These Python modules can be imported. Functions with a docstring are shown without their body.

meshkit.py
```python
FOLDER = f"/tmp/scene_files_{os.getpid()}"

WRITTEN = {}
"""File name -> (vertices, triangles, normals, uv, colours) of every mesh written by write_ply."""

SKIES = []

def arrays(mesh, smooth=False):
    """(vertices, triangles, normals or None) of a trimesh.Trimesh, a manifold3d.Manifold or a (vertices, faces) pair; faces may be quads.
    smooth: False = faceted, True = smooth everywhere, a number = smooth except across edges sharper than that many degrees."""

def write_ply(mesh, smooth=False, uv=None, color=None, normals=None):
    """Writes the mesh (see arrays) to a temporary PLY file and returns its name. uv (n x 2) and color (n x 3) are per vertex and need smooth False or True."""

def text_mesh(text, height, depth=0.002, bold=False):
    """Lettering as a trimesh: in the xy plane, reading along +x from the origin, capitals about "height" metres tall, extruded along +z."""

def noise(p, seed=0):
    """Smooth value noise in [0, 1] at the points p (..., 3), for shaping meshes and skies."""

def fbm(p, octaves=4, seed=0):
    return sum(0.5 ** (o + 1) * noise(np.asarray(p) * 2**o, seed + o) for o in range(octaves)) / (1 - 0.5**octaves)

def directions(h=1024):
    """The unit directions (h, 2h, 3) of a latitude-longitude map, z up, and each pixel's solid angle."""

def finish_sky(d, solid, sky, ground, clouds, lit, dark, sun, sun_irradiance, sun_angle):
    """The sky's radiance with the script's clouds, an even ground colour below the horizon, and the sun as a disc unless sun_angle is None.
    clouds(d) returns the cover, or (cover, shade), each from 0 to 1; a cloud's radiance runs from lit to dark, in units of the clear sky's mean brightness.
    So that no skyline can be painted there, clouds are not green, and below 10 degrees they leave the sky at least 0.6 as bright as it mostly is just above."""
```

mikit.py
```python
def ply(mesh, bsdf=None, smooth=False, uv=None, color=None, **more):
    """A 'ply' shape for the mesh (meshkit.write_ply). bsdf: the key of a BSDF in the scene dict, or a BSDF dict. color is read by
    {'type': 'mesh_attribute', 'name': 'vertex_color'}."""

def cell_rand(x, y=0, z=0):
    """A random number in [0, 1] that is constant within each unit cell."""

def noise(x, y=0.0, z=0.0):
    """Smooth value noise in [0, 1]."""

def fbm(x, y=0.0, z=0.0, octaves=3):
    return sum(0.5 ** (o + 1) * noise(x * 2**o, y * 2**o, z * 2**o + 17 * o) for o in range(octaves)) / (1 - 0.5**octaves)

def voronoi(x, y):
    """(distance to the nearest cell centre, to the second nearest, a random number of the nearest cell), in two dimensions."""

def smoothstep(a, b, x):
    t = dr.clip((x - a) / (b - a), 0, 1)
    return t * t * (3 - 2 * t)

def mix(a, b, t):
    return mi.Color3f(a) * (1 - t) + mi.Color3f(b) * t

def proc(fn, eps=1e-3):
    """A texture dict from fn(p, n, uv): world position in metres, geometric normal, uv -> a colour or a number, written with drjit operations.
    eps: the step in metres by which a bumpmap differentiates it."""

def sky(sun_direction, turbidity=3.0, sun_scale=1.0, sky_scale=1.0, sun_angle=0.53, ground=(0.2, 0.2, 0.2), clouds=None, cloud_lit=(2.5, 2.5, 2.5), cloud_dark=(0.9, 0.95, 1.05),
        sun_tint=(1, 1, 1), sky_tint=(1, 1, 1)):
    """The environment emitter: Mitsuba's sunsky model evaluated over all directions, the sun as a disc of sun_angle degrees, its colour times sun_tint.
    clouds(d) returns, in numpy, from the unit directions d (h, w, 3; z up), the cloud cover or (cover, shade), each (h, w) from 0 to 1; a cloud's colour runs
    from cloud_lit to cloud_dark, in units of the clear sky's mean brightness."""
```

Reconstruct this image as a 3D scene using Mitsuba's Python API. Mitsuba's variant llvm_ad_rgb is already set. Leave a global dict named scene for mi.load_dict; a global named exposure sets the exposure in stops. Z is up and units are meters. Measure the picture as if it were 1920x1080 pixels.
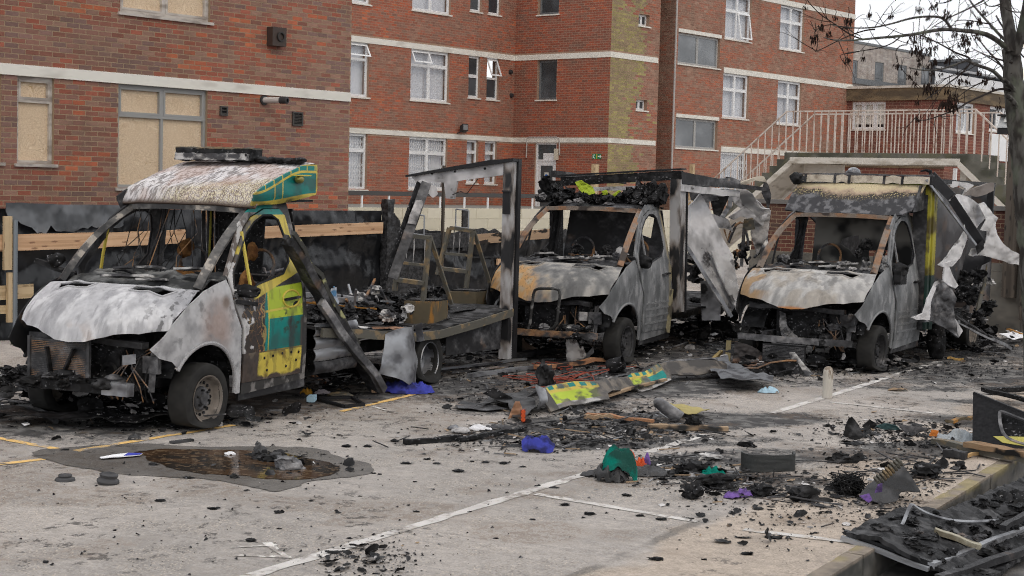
import math, random
import numpy as np, trimesh, shapely, mitsuba as mi, drjit as dr
from shapely.geometry import Polygon, box as sbox, LineString
from scipy.spatial import Delaunay
import mikit, meshkit
from mikit import proc, noise, fbm, voronoi, cell_rand, smoothstep, mix

# ---------------------------------------------------------------- camera, sky, exposure
scene, labels = {}, {}
HGT, FOC = 2.44, 2927.0
_pi, _ro = math.radians(3.79), math.radians(1.52)
CF = np.array([0, math.cos(_pi), -math.sin(_pi)])
_R0 = np.array([1.0, 0, 0]); _U0 = np.cross(_R0, CF)
CR = math.cos(_ro) * _R0 + math.sin(_ro) * _U0
CU = math.cos(_ro) * _U0 - math.sin(_ro) * _R0
EYE = np.array([0, 0, HGT])
T = mi.ScalarTransform4f
scene['camera'] = {'type': 'perspective', 'fov': math.degrees(2 * math.atan(960 / FOC)), 'fov_axis': 'x', 'near_clip': 0.1, 'far_clip': 2000.0,
                   'to_world': T().look_at(origin=EYE.tolist(), target=(EYE + CF).tolist(), up=CU.tolist())}
scene['sky_light'] = mikit.sky([0.30, -0.75, 0.75], turbidity=4, sun_scale=0.10, sun_angle=30, clouds=lambda d: (1.0 + 0 * d[..., 2], 0.12 + 0.45 * meshkit.fbm(d * [2.2, 2.2, 5], 4, 3)),
                               cloud_lit=(2.5, 2.53, 2.60), cloud_dark=(1.9, 1.95, 2.05), ground=(0.22, 0.21, 0.2))
exposure = 2.12

# ---------------------------------------------------------------- helpers
RNG = np.random.default_rng(11)
_count = {}
def numbered(k):
    n = _count.get(k, 0); _count[k] = n + 1
    return k if n == 0 else f'{k}_{n:03d}'
def lab(key, label=None, cat=None, group=None, kind=None):
    d = labels.setdefault(key, {})
    for a, b in (('label', label), ('category', cat), ('group', group), ('kind', kind)):
        if b: d[a] = b
    return key
def thing(name, label, cat, group=None):
    return lab(numbered(name), label, cat, group)
def put(key, mesh, bsdf, smooth=35, **kw):
    if isinstance(mesh, tuple): mesh, kw['uv'] = mesh
    if 'uv' in kw and kw['uv'] is not None or 'color' in kw: smooth = bool(smooth)
    scene[key] = mikit.ply(mesh, bsdf, smooth=smooth, **kw)
    return key
def part(parent, name, mesh, bsdf, label=None, smooth=35, kind=None, **kw):
    key = put(numbered(parent + '__' + name), mesh, bsdf, smooth, **kw)
    if label or kind: lab(key, label, kind=kind)
    return key
def solo(name, mesh, bsdf, label=None, cat=None, group=None, kind=None, smooth=35, **kw):
    key = put(numbered(name), mesh, bsdf, smooth, **kw)
    return lab(key, label, cat, group, kind)
def V(*a): return np.array(a, float)
def unit(v): v = np.asarray(v, float); return v / np.linalg.norm(v)
def ray(x, y): return CF + CR * (x - 960) / FOC + CU * (540 - y) / FOC
def gp(x, y, z=0.0):
    d = ray(x, y); return EYE + d * ((z - HGT) / d[2])
def at(x, y, Y):
    d = ray(x, y); return EYE + d * (Y / d[1])
def cat(ms):
    ms = [m for m in ms if m is not None]
    return trimesh.util.concatenate(ms) if len(ms) > 1 else ms[0]
def quadbox(P, A, B, C):
    """box from corner P with edge vectors A, B, C"""
    P, A, B, C = (np.asarray(v, float) for v in (P, A, B, C))
    v = np.array([P + A * i + B * j + C * k for i in (0, 1) for j in (0, 1) for k in (0, 1)])
    f = [[0, 1, 3], [0, 3, 2], [4, 6, 7], [4, 7, 5], [0, 4, 5], [0, 5, 1], [2, 3, 7], [2, 7, 6], [0, 2, 6], [0, 6, 4], [1, 5, 7], [1, 7, 3]]
    m = trimesh.Trimesh(v, f, process=False)
    if np.dot(np.cross(A, B), C) < 0: m.invert()
    return m
def bar(p0, p1, w, h, up=(0, 0, 1), seg=1, wob=0.0, seed=0):
    """rectangular beam; with seg > 1 it is bent a little"""
    p0, p1 = V(*p0), V(*p1); d = unit(p1 - p0); s = np.cross(d, up)
    if np.linalg.norm(s) < 1e-4: s = np.cross(d, (1, 0, 0))
    s = unit(s); u = np.cross(s, d)
    if seg == 1 and wob == 0: return quadbox(p0 - s * w / 2 - u * h / 2, p1 - p0, s * w, u * h)
    r = np.random.default_rng(seed); t = np.linspace(0, 1, seg + 1); pts = p0 + (p1 - p0) * t[:, None]
    pts[1:-1] += r.normal(0, wob, (seg - 1, 1)) * s + r.normal(0, wob, (seg - 1, 1)) * u
    ring = [(-1, -1), (1, -1), (1, 1), (-1, 1)]; v = np.array([p + s * w / 2 * a + u * h / 2 * b for p in pts for a, b in ring]); f = []
    for i in range(seg):
        for k in range(4):
            a, b = i * 4 + k, i * 4 + (k + 1) % 4; f += [[a, b, b + 4], [a, b + 4, a + 4]]
    n = seg * 4; f += [[0, 2, 1], [0, 3, 2], [n, n + 1, n + 2], [n, n + 2, n + 3]]
    return trimesh.Trimesh(v, f, process=False)
def tube(pts, r, sides=6, caps=True):
    p = np.asarray(pts, float); r = np.broadcast_to(r, (len(p),))
    t = np.gradient(p, axis=0); t /= np.linalg.norm(t, axis=1, keepdims=True) + 1e-12
    a = np.cross(t[0], (0.3, 0.2, 0.93) if abs(t[0][2]) < .9 else (1, 0.1, 0)); A = []
    for k in range(len(p)):
        a = a - t[k] * np.dot(a, t[k]); a = unit(a); A.append(a)
    A = np.array(A); B = np.cross(t, A); g = np.arange(sides) * 2 * np.pi / sides
    v = (p[:, None] + r[:, None, None] * (np.cos(g)[None, :, None] * A[:, None] + np.sin(g)[None, :, None] * B[:, None])).reshape(-1, 3)
    f = []
    for i in range(len(p) - 1):
        for k in range(sides):
            x, y = i * sides + k, i * sides + (k + 1) % sides; f += [[x, y, y + sides], [x, y + sides, x + sides]]
    if caps:
        n = len(v); v = np.vstack([v, p[0], p[-1]]); m = (len(p) - 1) * sides
        f += [[n, (k + 1) % sides, k] for k in range(sides)] + [[n + 1, m + k, m + (k + 1) % sides] for k in range(sides)]
    return trimesh.Trimesh(v, f, process=False)
def lathe(prof, n=24, axis=(0, 0, 1), O=(0, 0, 0)):
    """prof: (radius, height) pairs revolved about axis through O"""
    ax = unit(axis); a = unit(np.cross(ax, (1, 0, 0.1) if abs(ax[0]) < .9 else (0, 1, 0))); b = np.cross(ax, a); g = np.arange(n) * 2 * np.pi / n
    v = np.array([V(*O) + ax * h + r * (np.cos(t) * a + np.sin(t) * b) for r, h in prof for t in g]); f = []
    for i in range(len(prof) - 1):
        for k in range(n):
            x, y = i * n + k, i * n + (k + 1) % n; f += [[x, y, y + n], [x, y + n, x + n]]
    return trimesh.Trimesh(v, f, process=False)
def tri2d(poly, h, seed=0):
    """uniform triangulation of a shapely polygon"""
    poly = poly.buffer(0) if not poly.is_valid else poly
    if poly.geom_type != 'Polygon': poly = max(poly.geoms, key=lambda g: g.area)
    sp = poly.segmentize(h); pts = [np.array(sp.exterior.coords)[:-1]] + [np.array(i.coords)[:-1] for i in sp.interiors]
    x0, y0, x1, y1 = poly.bounds; r = np.random.default_rng(seed)
    gx, gy = np.meshgrid(np.arange(x0, x1, h), np.arange(y0, y1, h * .87)); gx = gx + (np.arange(gx.shape[0]) % 2)[:, None] * h / 2
    g = np.stack([gx.ravel(), gy.ravel()], 1) + r.uniform(-.12, .12, (gx.size, 2)) * h
    if len(g):
        inner = poly.buffer(-h * .45)
        if not inner.is_empty: pts.append(g[shapely.contains_xy(inner, g[:, 0], g[:, 1])])
    p = np.vstack(pts); p = p[np.unique(np.round(p, 6), axis=0, return_index=True)[1]]
    t = Delaunay(p).simplices; c = p[t].mean(1); t = t[shapely.contains_xy(poly, c[:, 0], c[:, 1])]
    e1, e2 = p[t[:, 1]] - p[t[:, 0]], p[t[:, 2]] - p[t[:, 0]]; ar = e1[:, 0] * e2[:, 1] - e1[:, 1] * e2[:, 0]
    t[ar < 0] = t[ar < 0][:, ::-1]; t = t[np.abs(ar) > 1e-9]
    return p, t
def panel(poly, fn, thick=0.003, h=0.06, seed=0, clean=True):
    """(mesh, uv): sheet of a 2-D outline, carried into space by fn(a, b) -> (n, 3), with thickness"""
    poly = Polygon(poly) if not hasattr(poly, 'exterior') and not hasattr(poly, 'geoms') else poly
    p, t = tri2d(poly, h, seed); q = np.asarray(fn(p[:, 0], p[:, 1]), float)
    if not thick: return trimesh.Trimesh(q, t, process=False), p
    n = np.zeros_like(q); fnorm = np.cross(q[t[:, 1]] - q[t[:, 0]], q[t[:, 2]] - q[t[:, 0]])
    for k in range(3): np.add.at(n, t[:, k], fnorm)
    n /= np.linalg.norm(n, axis=1, keepdims=True) + 1e-12
    N = len(q); e = np.sort(np.vstack([t[:, [0, 1]], t[:, [1, 2]], t[:, [2, 0]]]), axis=1)
    d = np.vstack([t[:, [0, 1]], t[:, [1, 2]], t[:, [2, 0]]]); u, inv, c = np.unique(e, axis=0, return_inverse=True, return_counts=True)
    b = d[c[inv.ravel()] == 1]; q1, q2 = q + n * thick / 2, q - n * thick / 2
    v = np.vstack([q1, q2, q1[b[:, 0]], q1[b[:, 1]], q2[b[:, 0]], q2[b[:, 1]]]); m = len(b); k = np.arange(m) + 2 * N
    f = np.vstack([t, t[:, ::-1] + N, np.stack([k, k + 2 * m, k + m], 1), np.stack([k + m, k + 2 * m, k + 3 * m], 1)])
    return trimesh.Trimesh(v, f, process=False), np.vstack([p, p, p[b[:, 0]], p[b[:, 1]], p[b[:, 0]], p[b[:, 1]]])
def xf(m, fn):
    m = m.copy(); m.vertices = fn(np.asarray(m.vertices)); return m
def nz(p, f, seed=0): return meshkit.fbm(np.asarray(p) * f, 3, seed) - 0.5
def crumple(m, amp, f, seed=0):
    v = np.asarray(m.vertices); d = np.stack([nz(v, f, seed), nz(v, f, seed + 9), nz(v, f, seed + 17)], 1) * 2 * amp
    m = m.copy(); m.vertices = v + d; return m
def clump(c, size, seed, n=7):
    """a burnt clump: crumpled shreds and stalks packed into an ellipsoid"""
    r = np.random.default_rng(seed); ms = []; S = np.array(size, float)
    m = trimesh.creation.icosphere(subdivisions=2); v = np.asarray(m.vertices); v = v * (.66 + 1.1 * nz(v + seed, 1.5, seed)[:, None] + .9 * nz(v + seed, 4.2, seed + 1)[:, None]) * S; ms.append(trimesh.Trimesh(v, m.faces, process=False))
    for i in range(n):
        p, t = tri2d(disc_pts(0, 0, 1, r.uniform(.45, .9), 14, seed * 7 + i, .55), .36, i); q = np.c_[p, .9 * nz(np.c_[p, 0 * p[:, :1] + i], 1.3, seed + i) + .5 * nz(np.c_[p, 0 * p[:, :1] + i], 3.7, seed)]
        R = trimesh.transformations.random_rotation_matrix(r.random(3))[:3, :3]; d = r.normal(0, 1, 3); d = d / np.linalg.norm(d) * r.uniform(.3, .85); ms.append(trimesh.Trimesh((q * r.uniform(.35, .75)) @ R.T * S + d * S, t, process=False))
    m = cat(ms); v = np.asarray(m.vertices).copy(); v[:, 2] -= np.percentile(v[:, 2], 12); m.vertices = v + V(*c); return m
def chunk(c, size, seed, sub=1, rough=.5, flat=1.0):
    if rough >= .8: return clump(c, size, seed)
    m = trimesh.creation.icosphere(subdivisions=sub); v = np.asarray(m.vertices); r = np.random.default_rng(seed)
    v = v * (1 + rough * 2 * nz(v + r.uniform(0, 50, 3), 1.7, seed)[:, None]) * np.array(size) * [1, 1, flat]
    a = r.uniform(0, 6.28); ca, sa = math.cos(a), math.sin(a)
    v = np.stack([v[:, 0] * ca - v[:, 1] * sa, v[:, 0] * sa + v[:, 1] * ca, v[:, 2]], 1)
    return trimesh.Trimesh(v + V(*c) - [0, 0, v[:, 2].min() * .8], m.faces, process=False)
def disc_pts(cx, cy, rx, ry, n, seed, amp=.25, rot=0):
    g = np.linspace(0, 2 * np.pi, n, endpoint=False); c = np.stack([np.cos(g), np.sin(g), 0 * g], 1)
    r = 1 + amp * 2 * nz(c + seed * 3.1, 1.3, seed); x, y = np.cos(g) * r * rx, np.sin(g) * r * ry
    return Polygon(np.stack([cx + x * math.cos(rot) - y * math.sin(rot), cy + x * math.sin(rot) + y * math.cos(rot)], 1)).buffer(0)
class Frame:
    """a wall plane: origin O (on z = 0), horizontal direction U, outward normal N"""
    def __init__(s, O, U, N): s.O, s.U, s.N = V(*O), unit(U), unit(N)
    def pt(s, u, z, n=0.0): return s.O + s.U * u + s.N * n + V(0, 0, 1) * z
    def px(s, x, y, n=0.0):
        d = ray(x, y); O = s.O + s.N * n; t = np.dot(O - EYE, s.N) / np.dot(d, s.N); P = EYE + d * t
        return float(np.dot(P - s.O, s.U)), float(P[2])
    def box(s, u0, u1, z0, z1, n0, n1): return quadbox(s.pt(u0, z0, n0), s.U * (u1 - u0), V(0, 0, z1 - z0), s.N * (n1 - n0))

# ---------------------------------------------------------------- materials
def two(b): return {'type': 'twosided', 'bsdf': b}
def rgb(*c): return {'type': 'rgb', 'value': list(c)}
def diff(*c): return two({'type': 'diffuse', 'reflectance': rgb(*c)})
def prin(c, rough=.6, spec=.4, metal=0.0, **k):
    return two({'type': 'principled', 'base_color': c if isinstance(c, dict) else rgb(*c), 'roughness': rough if isinstance(rough, dict) else float(rough), 'specular': float(spec), 'metallic': float(metal), **k})
def C3(a, b, c): return mi.Color3f(a, b, c)
def mat(name, b): scene['mat_' + name] = b; return 'mat_' + name

def f_white(p, n, uv):
    d = fbm(p.x * 2.1, p.y * 2.1, p.z * 5, 3); s = smoothstep(.55, .8, d)
    return mix(C3(.74, .72, .66), C3(.5, .47, .42), s * .6)
BAND = mat('band', prin(proc(f_white), .7, .2))
UPVC = mat('upvc', prin((.78, .79, .80), .35, .4))
OLDFRAME = mat('oldframe', prin(proc(lambda p, n, uv: mix(C3(.5, .46, .42), C3(.3, .26, .23), smoothstep(.4, .7, fbm(p.x * 4, p.y * 4, p.z * 9))))))
GREYFRAME = mat('greyframe', prin((.16, .17, .18), .5, .3))
GLASS = mat('glass', {'type': 'blendbsdf', 'weight': .07, 'a': {'type': 'null'}, 'b': prin((.86, .89, .93), .3, .5, 1.0)})
STAIRGLASS = mat('stairglass', prin(proc(lambda p, n, uv: mix(C3(.115, .125, .135), C3(.20, .215, .23), smoothstep(.3, .7, fbm(p.x * .9 + p.z * .5, p.y * .9, p.z * 1.1, 3)))), .22, .7))
DARKGLASS = mat('darkpane', prin(proc(lambda p, n, uv: mix(C3(.035, .04, .045), C3(.09, .10, .11), smoothstep(.35, .7, fbm(p.x * 1.3, p.y * 1.3, p.z * .9, 3)))), .2, .6))
DARKROOM = mat('darkroom', diff(.05, .05, .055))
GREYROOM = mat('greyroom', diff(.22, .23, .24))
def f_curt(p, n, uv): return mix(C3(.62, .64, .68), C3(.44, .46, .5), fbm(p.x * 22 + p.y * 18, p.z * .7))
CURTAIN = mat('curtain', diff(.6, .62, .66))
def f_osb(p, n, uv):
    a = fbm(uv.x * 3, uv.y * 3) * 6.0
    th = (noise(uv.x * 4, uv.y * 5, 3.0) - .5) * 1.6
    x, y = uv.x + uv.y * th, uv.y - uv.x * th * .5
    d1, d2, w = voronoi(x * 9 + a * .6, y * 34 - a); e1, e2, w2 = voronoi(x * 26 - a, y * 15 + a * .6)
    c = mix(C3(.54, .39, .25), C3(.75, .60, .43), w); c = mix(c, C3(.82, .70, .55), smoothstep(.6, .9, w2) * .7); c = mix(c, C3(.42, .27, .12), smoothstep(.86, .95, w) * .8)
    return c * (1 - .16 * smoothstep(.12, .0, d2 - d1))
OSB = mat('osb', prin(proc(f_osb), .7, .2))
def wood(c1, c2, c3, sc=1.0):
    def f(p, n, uv):
        g = fbm(uv.x * 1.2 * sc, uv.y * 34 * sc, 0, 3); k = voronoi(uv.x * 2.2, uv.y * 9)[0]
        c = mix(mi.Color3f(*c1), mi.Color3f(*c2), smoothstep(.3, .75, g)); c = mix(c, mi.Color3f(*c3), smoothstep(.16, .07, k) * .8)
        return c * (0.85 + .3 * fbm(uv.x * 1.1, uv.y * 3, 4))
    return f
PINE = mat('pine', prin(proc(wood((.60, .40, .25), (.48, .29, .17), (.2, .1, .06))), .7, .2))
PINEPALE = mat('pinepale', prin(proc(wood((.56, .43, .27), (.42, .31, .18), (.2, .13, .08))), .7, .2))
OLDWOOD = mat('oldwood', prin(proc(wood((.125, .105, .088), (.075, .064, .055), (.03, .03, .03))), .85, .1))
CHARWOOD = mat('charwood', prin(proc(lambda p, n, uv: mix(C3(.012, .012, .013), C3(.045, .045, .048), smoothstep(.3, .8, voronoi(uv.x * 22 + fbm(p.x * 9, p.y * 9, p.z * 9), uv.y * 22)[1] - .2))), .5, .5))
STEELPOST = mat('steelpost', prin((.22, .25, .28), .4, .5, .5))
def f_tarp(p, n, uv): return mix(C3(.010, .011, .013), C3(.030, .032, .037), smoothstep(.45, .75, fbm(p.x * 3, p.y * 3, p.z * 3)))
TARP = mat('tarp', prin(proc(f_tarp), .26, .42))
def f_tarpgrey(p, n, uv): return mix(C3(.15, .16, .175), C3(.06, .065, .072), smoothstep(.35, .7, fbm(p.x * 4, p.y * 4, p.z * 4)))
TARPGREY = mat('tarpgrey', prin(proc(f_tarpgrey), .5, .4))

# burnt sheet metal, three knobs: ash whiteness, rust, darkness
def burnt(ash, rust, dark, seed=0.0, fr=1.0):
    def f(p, n, uv):
        x, y, z = p.x * fr + seed, p.y * fr, p.z * fr
        a = fbm(x * 1.7, y * 1.7, z * 1.7, 4); b = fbm(x * 6.5, y * 6.5, z * 6.5, 4); c = fbm(x * 26, y * 26, z * 26, 3); e = fbm(x * 3 + 40, y * 3, z * 3, 4)
        g = a * .5 + b * .35 + c * .15
        col = mix(C3(.024, .024, .026), C3(.17, .17, .18), smoothstep(.28 + dark * .2, .74 + dark * .2, g))
        col = mix(col, C3(.62, .60, .59), smoothstep(.54 - ash * .34, .86 - ash * .22, g * .7 + b * .3) * min(1, ash * 1.8))
        rm = smoothstep(.66 - rust * .3, .8 - rust * .22, e * .65 + b * .35)
        col = mix(col, mix(C3(.30, .13, .05), C3(.36, .24, .14), c), rm * min(1, rust * 2.2))
        return col * (.8 + .4 * c)
    return f
BURNT = mat('burnt', prin(proc(burnt(.25, .2, .1, 3.0)), .55, .35))
BURNTDARK = mat('burntdark', prin(proc(burnt(.08, .12, .7, 9.0)), .55, .22))
ASHMETAL = mat('ashmetal', prin(proc(burnt(.85, .03, -.1, 5.0)), .6, .3))
RUSTY = mat('rusty', prin(proc(burnt(.12, .75, .15, 21.0, 1.6)), .75, .2))
def f_char(p, n, uv):
    c = mix(C3(.005, .005, .0055), C3(.026, .026, .028), smoothstep(.35, .75, fbm(p.x * 14, p.y * 14, p.z * 14, 4))); return mix(c, C3(.22, .22, .23), smoothstep(.66, .74, fbm(p.x * 46, p.y * 46, p.z * 46, 3)) * smoothstep(.42, .6, fbm(p.x * 5, p.y * 5, p.z * 5, 3)))
CHAR = mat('char', prin(proc(f_char), .6, .22))
def f_soot(p, n, uv): return mix(C3(.012, .012, .0125), C3(.075, .075, .078), smoothstep(.4, .75, fbm(p.x * 9, p.y * 9, p.z * 9, 4)))
SOOT = mat('soot', prin(proc(f_soot), .75, .18))
def f_ash(p, n, uv):
    g = fbm(p.x * 9, p.y * 9, p.z * 9, 4); return mix(C3(.07, .07, .075), C3(.5, .49, .48), smoothstep(.42, .62, g))
ASH = mat('ash', prin(proc(f_ash), .85, .2))
TYRE = mat('tyre', prin(proc(lambda p, n, uv: mix(C3(.013, .013, .0135), C3(.036, .035, .033), fbm(p.x * 11, p.y * 11, p.z * 11))), .8, .2))
ALU = mat('alu', prin(proc(lambda p, n, uv: mix(C3(.36, .37, .39), C3(.12, .12, .13), smoothstep(.4, .7, fbm(p.x * 5, p.y * 5, p.z * 5, 4)))), .4, .5, .6))
BLACKPROF = mat('blackprof', prin(proc(lambda p, n, uv: mix(C3(.006, .006, .007), C3(.024, .024, .027), fbm(p.x * 8, p.y * 8, p.z * 8))), .45, .3))
# ---------------------------------------------------------------- ground, kerb, markings, puddle
GD, GN = V(.5, .8660254, 0), V(.8660254, -.5, 0)          # along the bays, and across them towards the kerb
KERB_N, JOINT_N = -3.12, -4.44
def gpd(d, n, z=0.0): return GD * d + GN * n + V(0, 0, z)
SOOT_ZONES = [(-2.9, 17.6, 4.3, 1.75, 62, .95), (-4.6, 15.7, 1.7, .75, 10, .8), (.9, 19.4, 3.2, 1.9, 35, .9), (3.2, 24.6, 7.5, 3.0, 8, 1.0), (-.2, 21.5, 3.2, 2.0, 60, .95),
              (1.5, 16.2, 2.2, .75, 22, .95), (1.4, 14.9, 1.5, .40, 18, .75), (2.2, 14.2, 1.1, .5, 20, .75), (2.0, 13.2, 1.0, .38, -15, .9), (4.0, 14.9, 1.5, .5, 25, .7), (7.4, 21.2, 2.6, 1.7, -20, .75), (6.6, 18.3, 1.8, .35, -12, .6),
              (5.6, 16.6, 1.4, .7, -30, .9), (.15, 15.0, 1.2, .3, 12, .45), (3.1, 12.0, .8, .4, 20, .45), (5.2, 20.0, 2.0, .7, 5, .5), (.6, 17.2, 1.8, .7, 30, .6)]
def f_ground(p, n, uv):
    x, y = p.x, p.y; al, ac = x * .5 + y * .8660254, x * .8660254 - y * .5
    big = fbm(x * .55, y * .55, 3.0, 4); mid = fbm(x * 2.7, y * 2.7, 1.0, 4); fine = fbm(x * 19, y * 19, 2.0, 3)
    st = fbm(al * 26, ac * 1.5, 5.0, 3)
    d1, d2, w = voronoi(x * 42, y * 42)
    c = mix(C3(.342, .313, .288), C3(.265, .246, .230), smoothstep(.3, .7, big * .6 + mid * .4))
    c = mix(c, C3(.21, .20, .195), smoothstep(.52, .75, st) * .38)
    tan = smoothstep(JOINT_N - .05, JOINT_N + .15, ac + (mid - .5) * .5)
    c = mix(c, mix(C3(.425, .345, .27), C3(.325, .265, .21), mid), tan * .62)
    gr = fbm(x * 85, y * 85, 3.0, 2); c = c * (.60 + .42 * fine + .38 * gr)
    c = mix(c, mix(C3(.55, .47, .38), C3(.10, .09, .085), w), smoothstep(.40, .22, d1) * (.22 + .38 * smoothstep(.45, .65, mid)))
    g = smoothstep(.07, .02, dr.abs(ac - JOINT_N + (mid - .5) * .12)) * smoothstep(14.5, 11.0, al)
    c = mix(c, C3(.07, .065, .06), g * .55 * smoothstep(.3, .55, mid))
    soot = mi.Float(0)
    for cx, cy, rx, ry, rot, s in SOOT_ZONES:
        a = math.radians(rot); dx, dy = x - cx, y - cy
        e = dr.sqrt(dr.square((dx * math.cos(a) + dy * math.sin(a)) / rx) + dr.square((-dx * math.sin(a) + dy * math.cos(a)) / ry))
        soot = dr.maximum(soot, s * smoothstep(1.15, .62, e))
    sk = smoothstep(.14, .70, soot + (mid - .5) * .75 + (fine - .5) * .6 + (fbm(x * 42, y * 42, 2.0, 2) - .5) * .55 + (fbm(x * 1.1, y * 1.1, 6.0, 3) - .5) * .7) * smoothstep(.02, .25, soot)
    sc = mix(C3(.028, .028, .03), C3(.12, .118, .115), smoothstep(.4, .75, fbm(x * 8, y * 8, 9.0, 3)))
    c = mix(c, sc, sk * .93)
    sp = smoothstep(.58, .70, fbm(x * 9 + 31, y * 9, 4.0, 4)) * smoothstep(.40, .58, fine * .5 + fbm(x * 60, y * 60, 1.0, 2) * .5) * smoothstep(.38, .62, fbm(x * .7, y * .7, 8.0))
    c = mix(c, C3(.12, .085, .06), smoothstep(.54, .66, fbm(x * 1.3 + 9, y * 1.3, 4.0, 4)) * smoothstep(.40, .62, fine * .5 + gr * .5) * .55)
    return mix(c, C3(.05, .046, .043), sp * .8)
GROUND = mat('ground', two({'type': 'bumpmap', 'scale': 1.0, 'arbitrary': proc(lambda p, n, uv: .007 * fbm(p.x * 18, p.y * 18, 0, 3) + .010 * fbm(p.x * 4, p.y * 4, 1, 2), 4e-3),
                             'bsdf': {'type': 'principled', 'base_color': proc(f_ground), 'roughness': .85, 'specular': .3}}))
def f_low(p, n, uv):
    d = fbm(p.x * 3, p.y * 3, 0, 4); return mix(C3(.14, .135, .13), C3(.06, .06, .062), smoothstep(.35, .7, d)) * (.8 + .4 * fbm(p.x * 22, p.y * 22))
LOWGROUND = mat('lowground', prin(proc(f_low), .8, .3))
big = np.array([[-900, -300], [900, -300], [900, 1500], [-900, 1500]], float)
solo('ground', trimesh.Trimesh(np.c_[big, [-.215] * 4], [[0, 1, 2], [0, 2, 3]], process=False), LOWGROUND, smooth=False, kind='structure')
q = [gpd(-30, KERB_N - .12), gpd(120, KERB_N - .12), gpd(120, -90), gpd(-30, -90)]
solo('car_park', trimesh.Trimesh(np.array(q), [[0, 1, 2], [0, 2, 3]], process=False), GROUND, smooth=False, kind='structure')
def f_kerb(p, n, uv):
    d = fbm(p.x * 4, p.y * 4, p.z * 4, 4); c = mix(C3(.125, .12, .112), C3(.05, .05, .047), smoothstep(.35, .7, d))
    top = smoothstep(-.03, -.005, p.z); c = mix(c, mix(C3(.28, .235, .19), C3(.12, .105, .09), fbm(p.x * 14, p.y * 14, 0, 3)), top)
    return mix(c, C3(.30, .25, .08), smoothstep(.56, .7, fbm(p.x * 2.3 + 3, p.y * 2.3, p.z * 3)) * smoothstep(-.10, .0, p.z) * .4)
KERB = mat('kerb', prin(proc(f_kerb), .85, .2))
lab('kerb', kind='structure'); r = np.random.default_rng(5); d = 2.0; first = True
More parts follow.
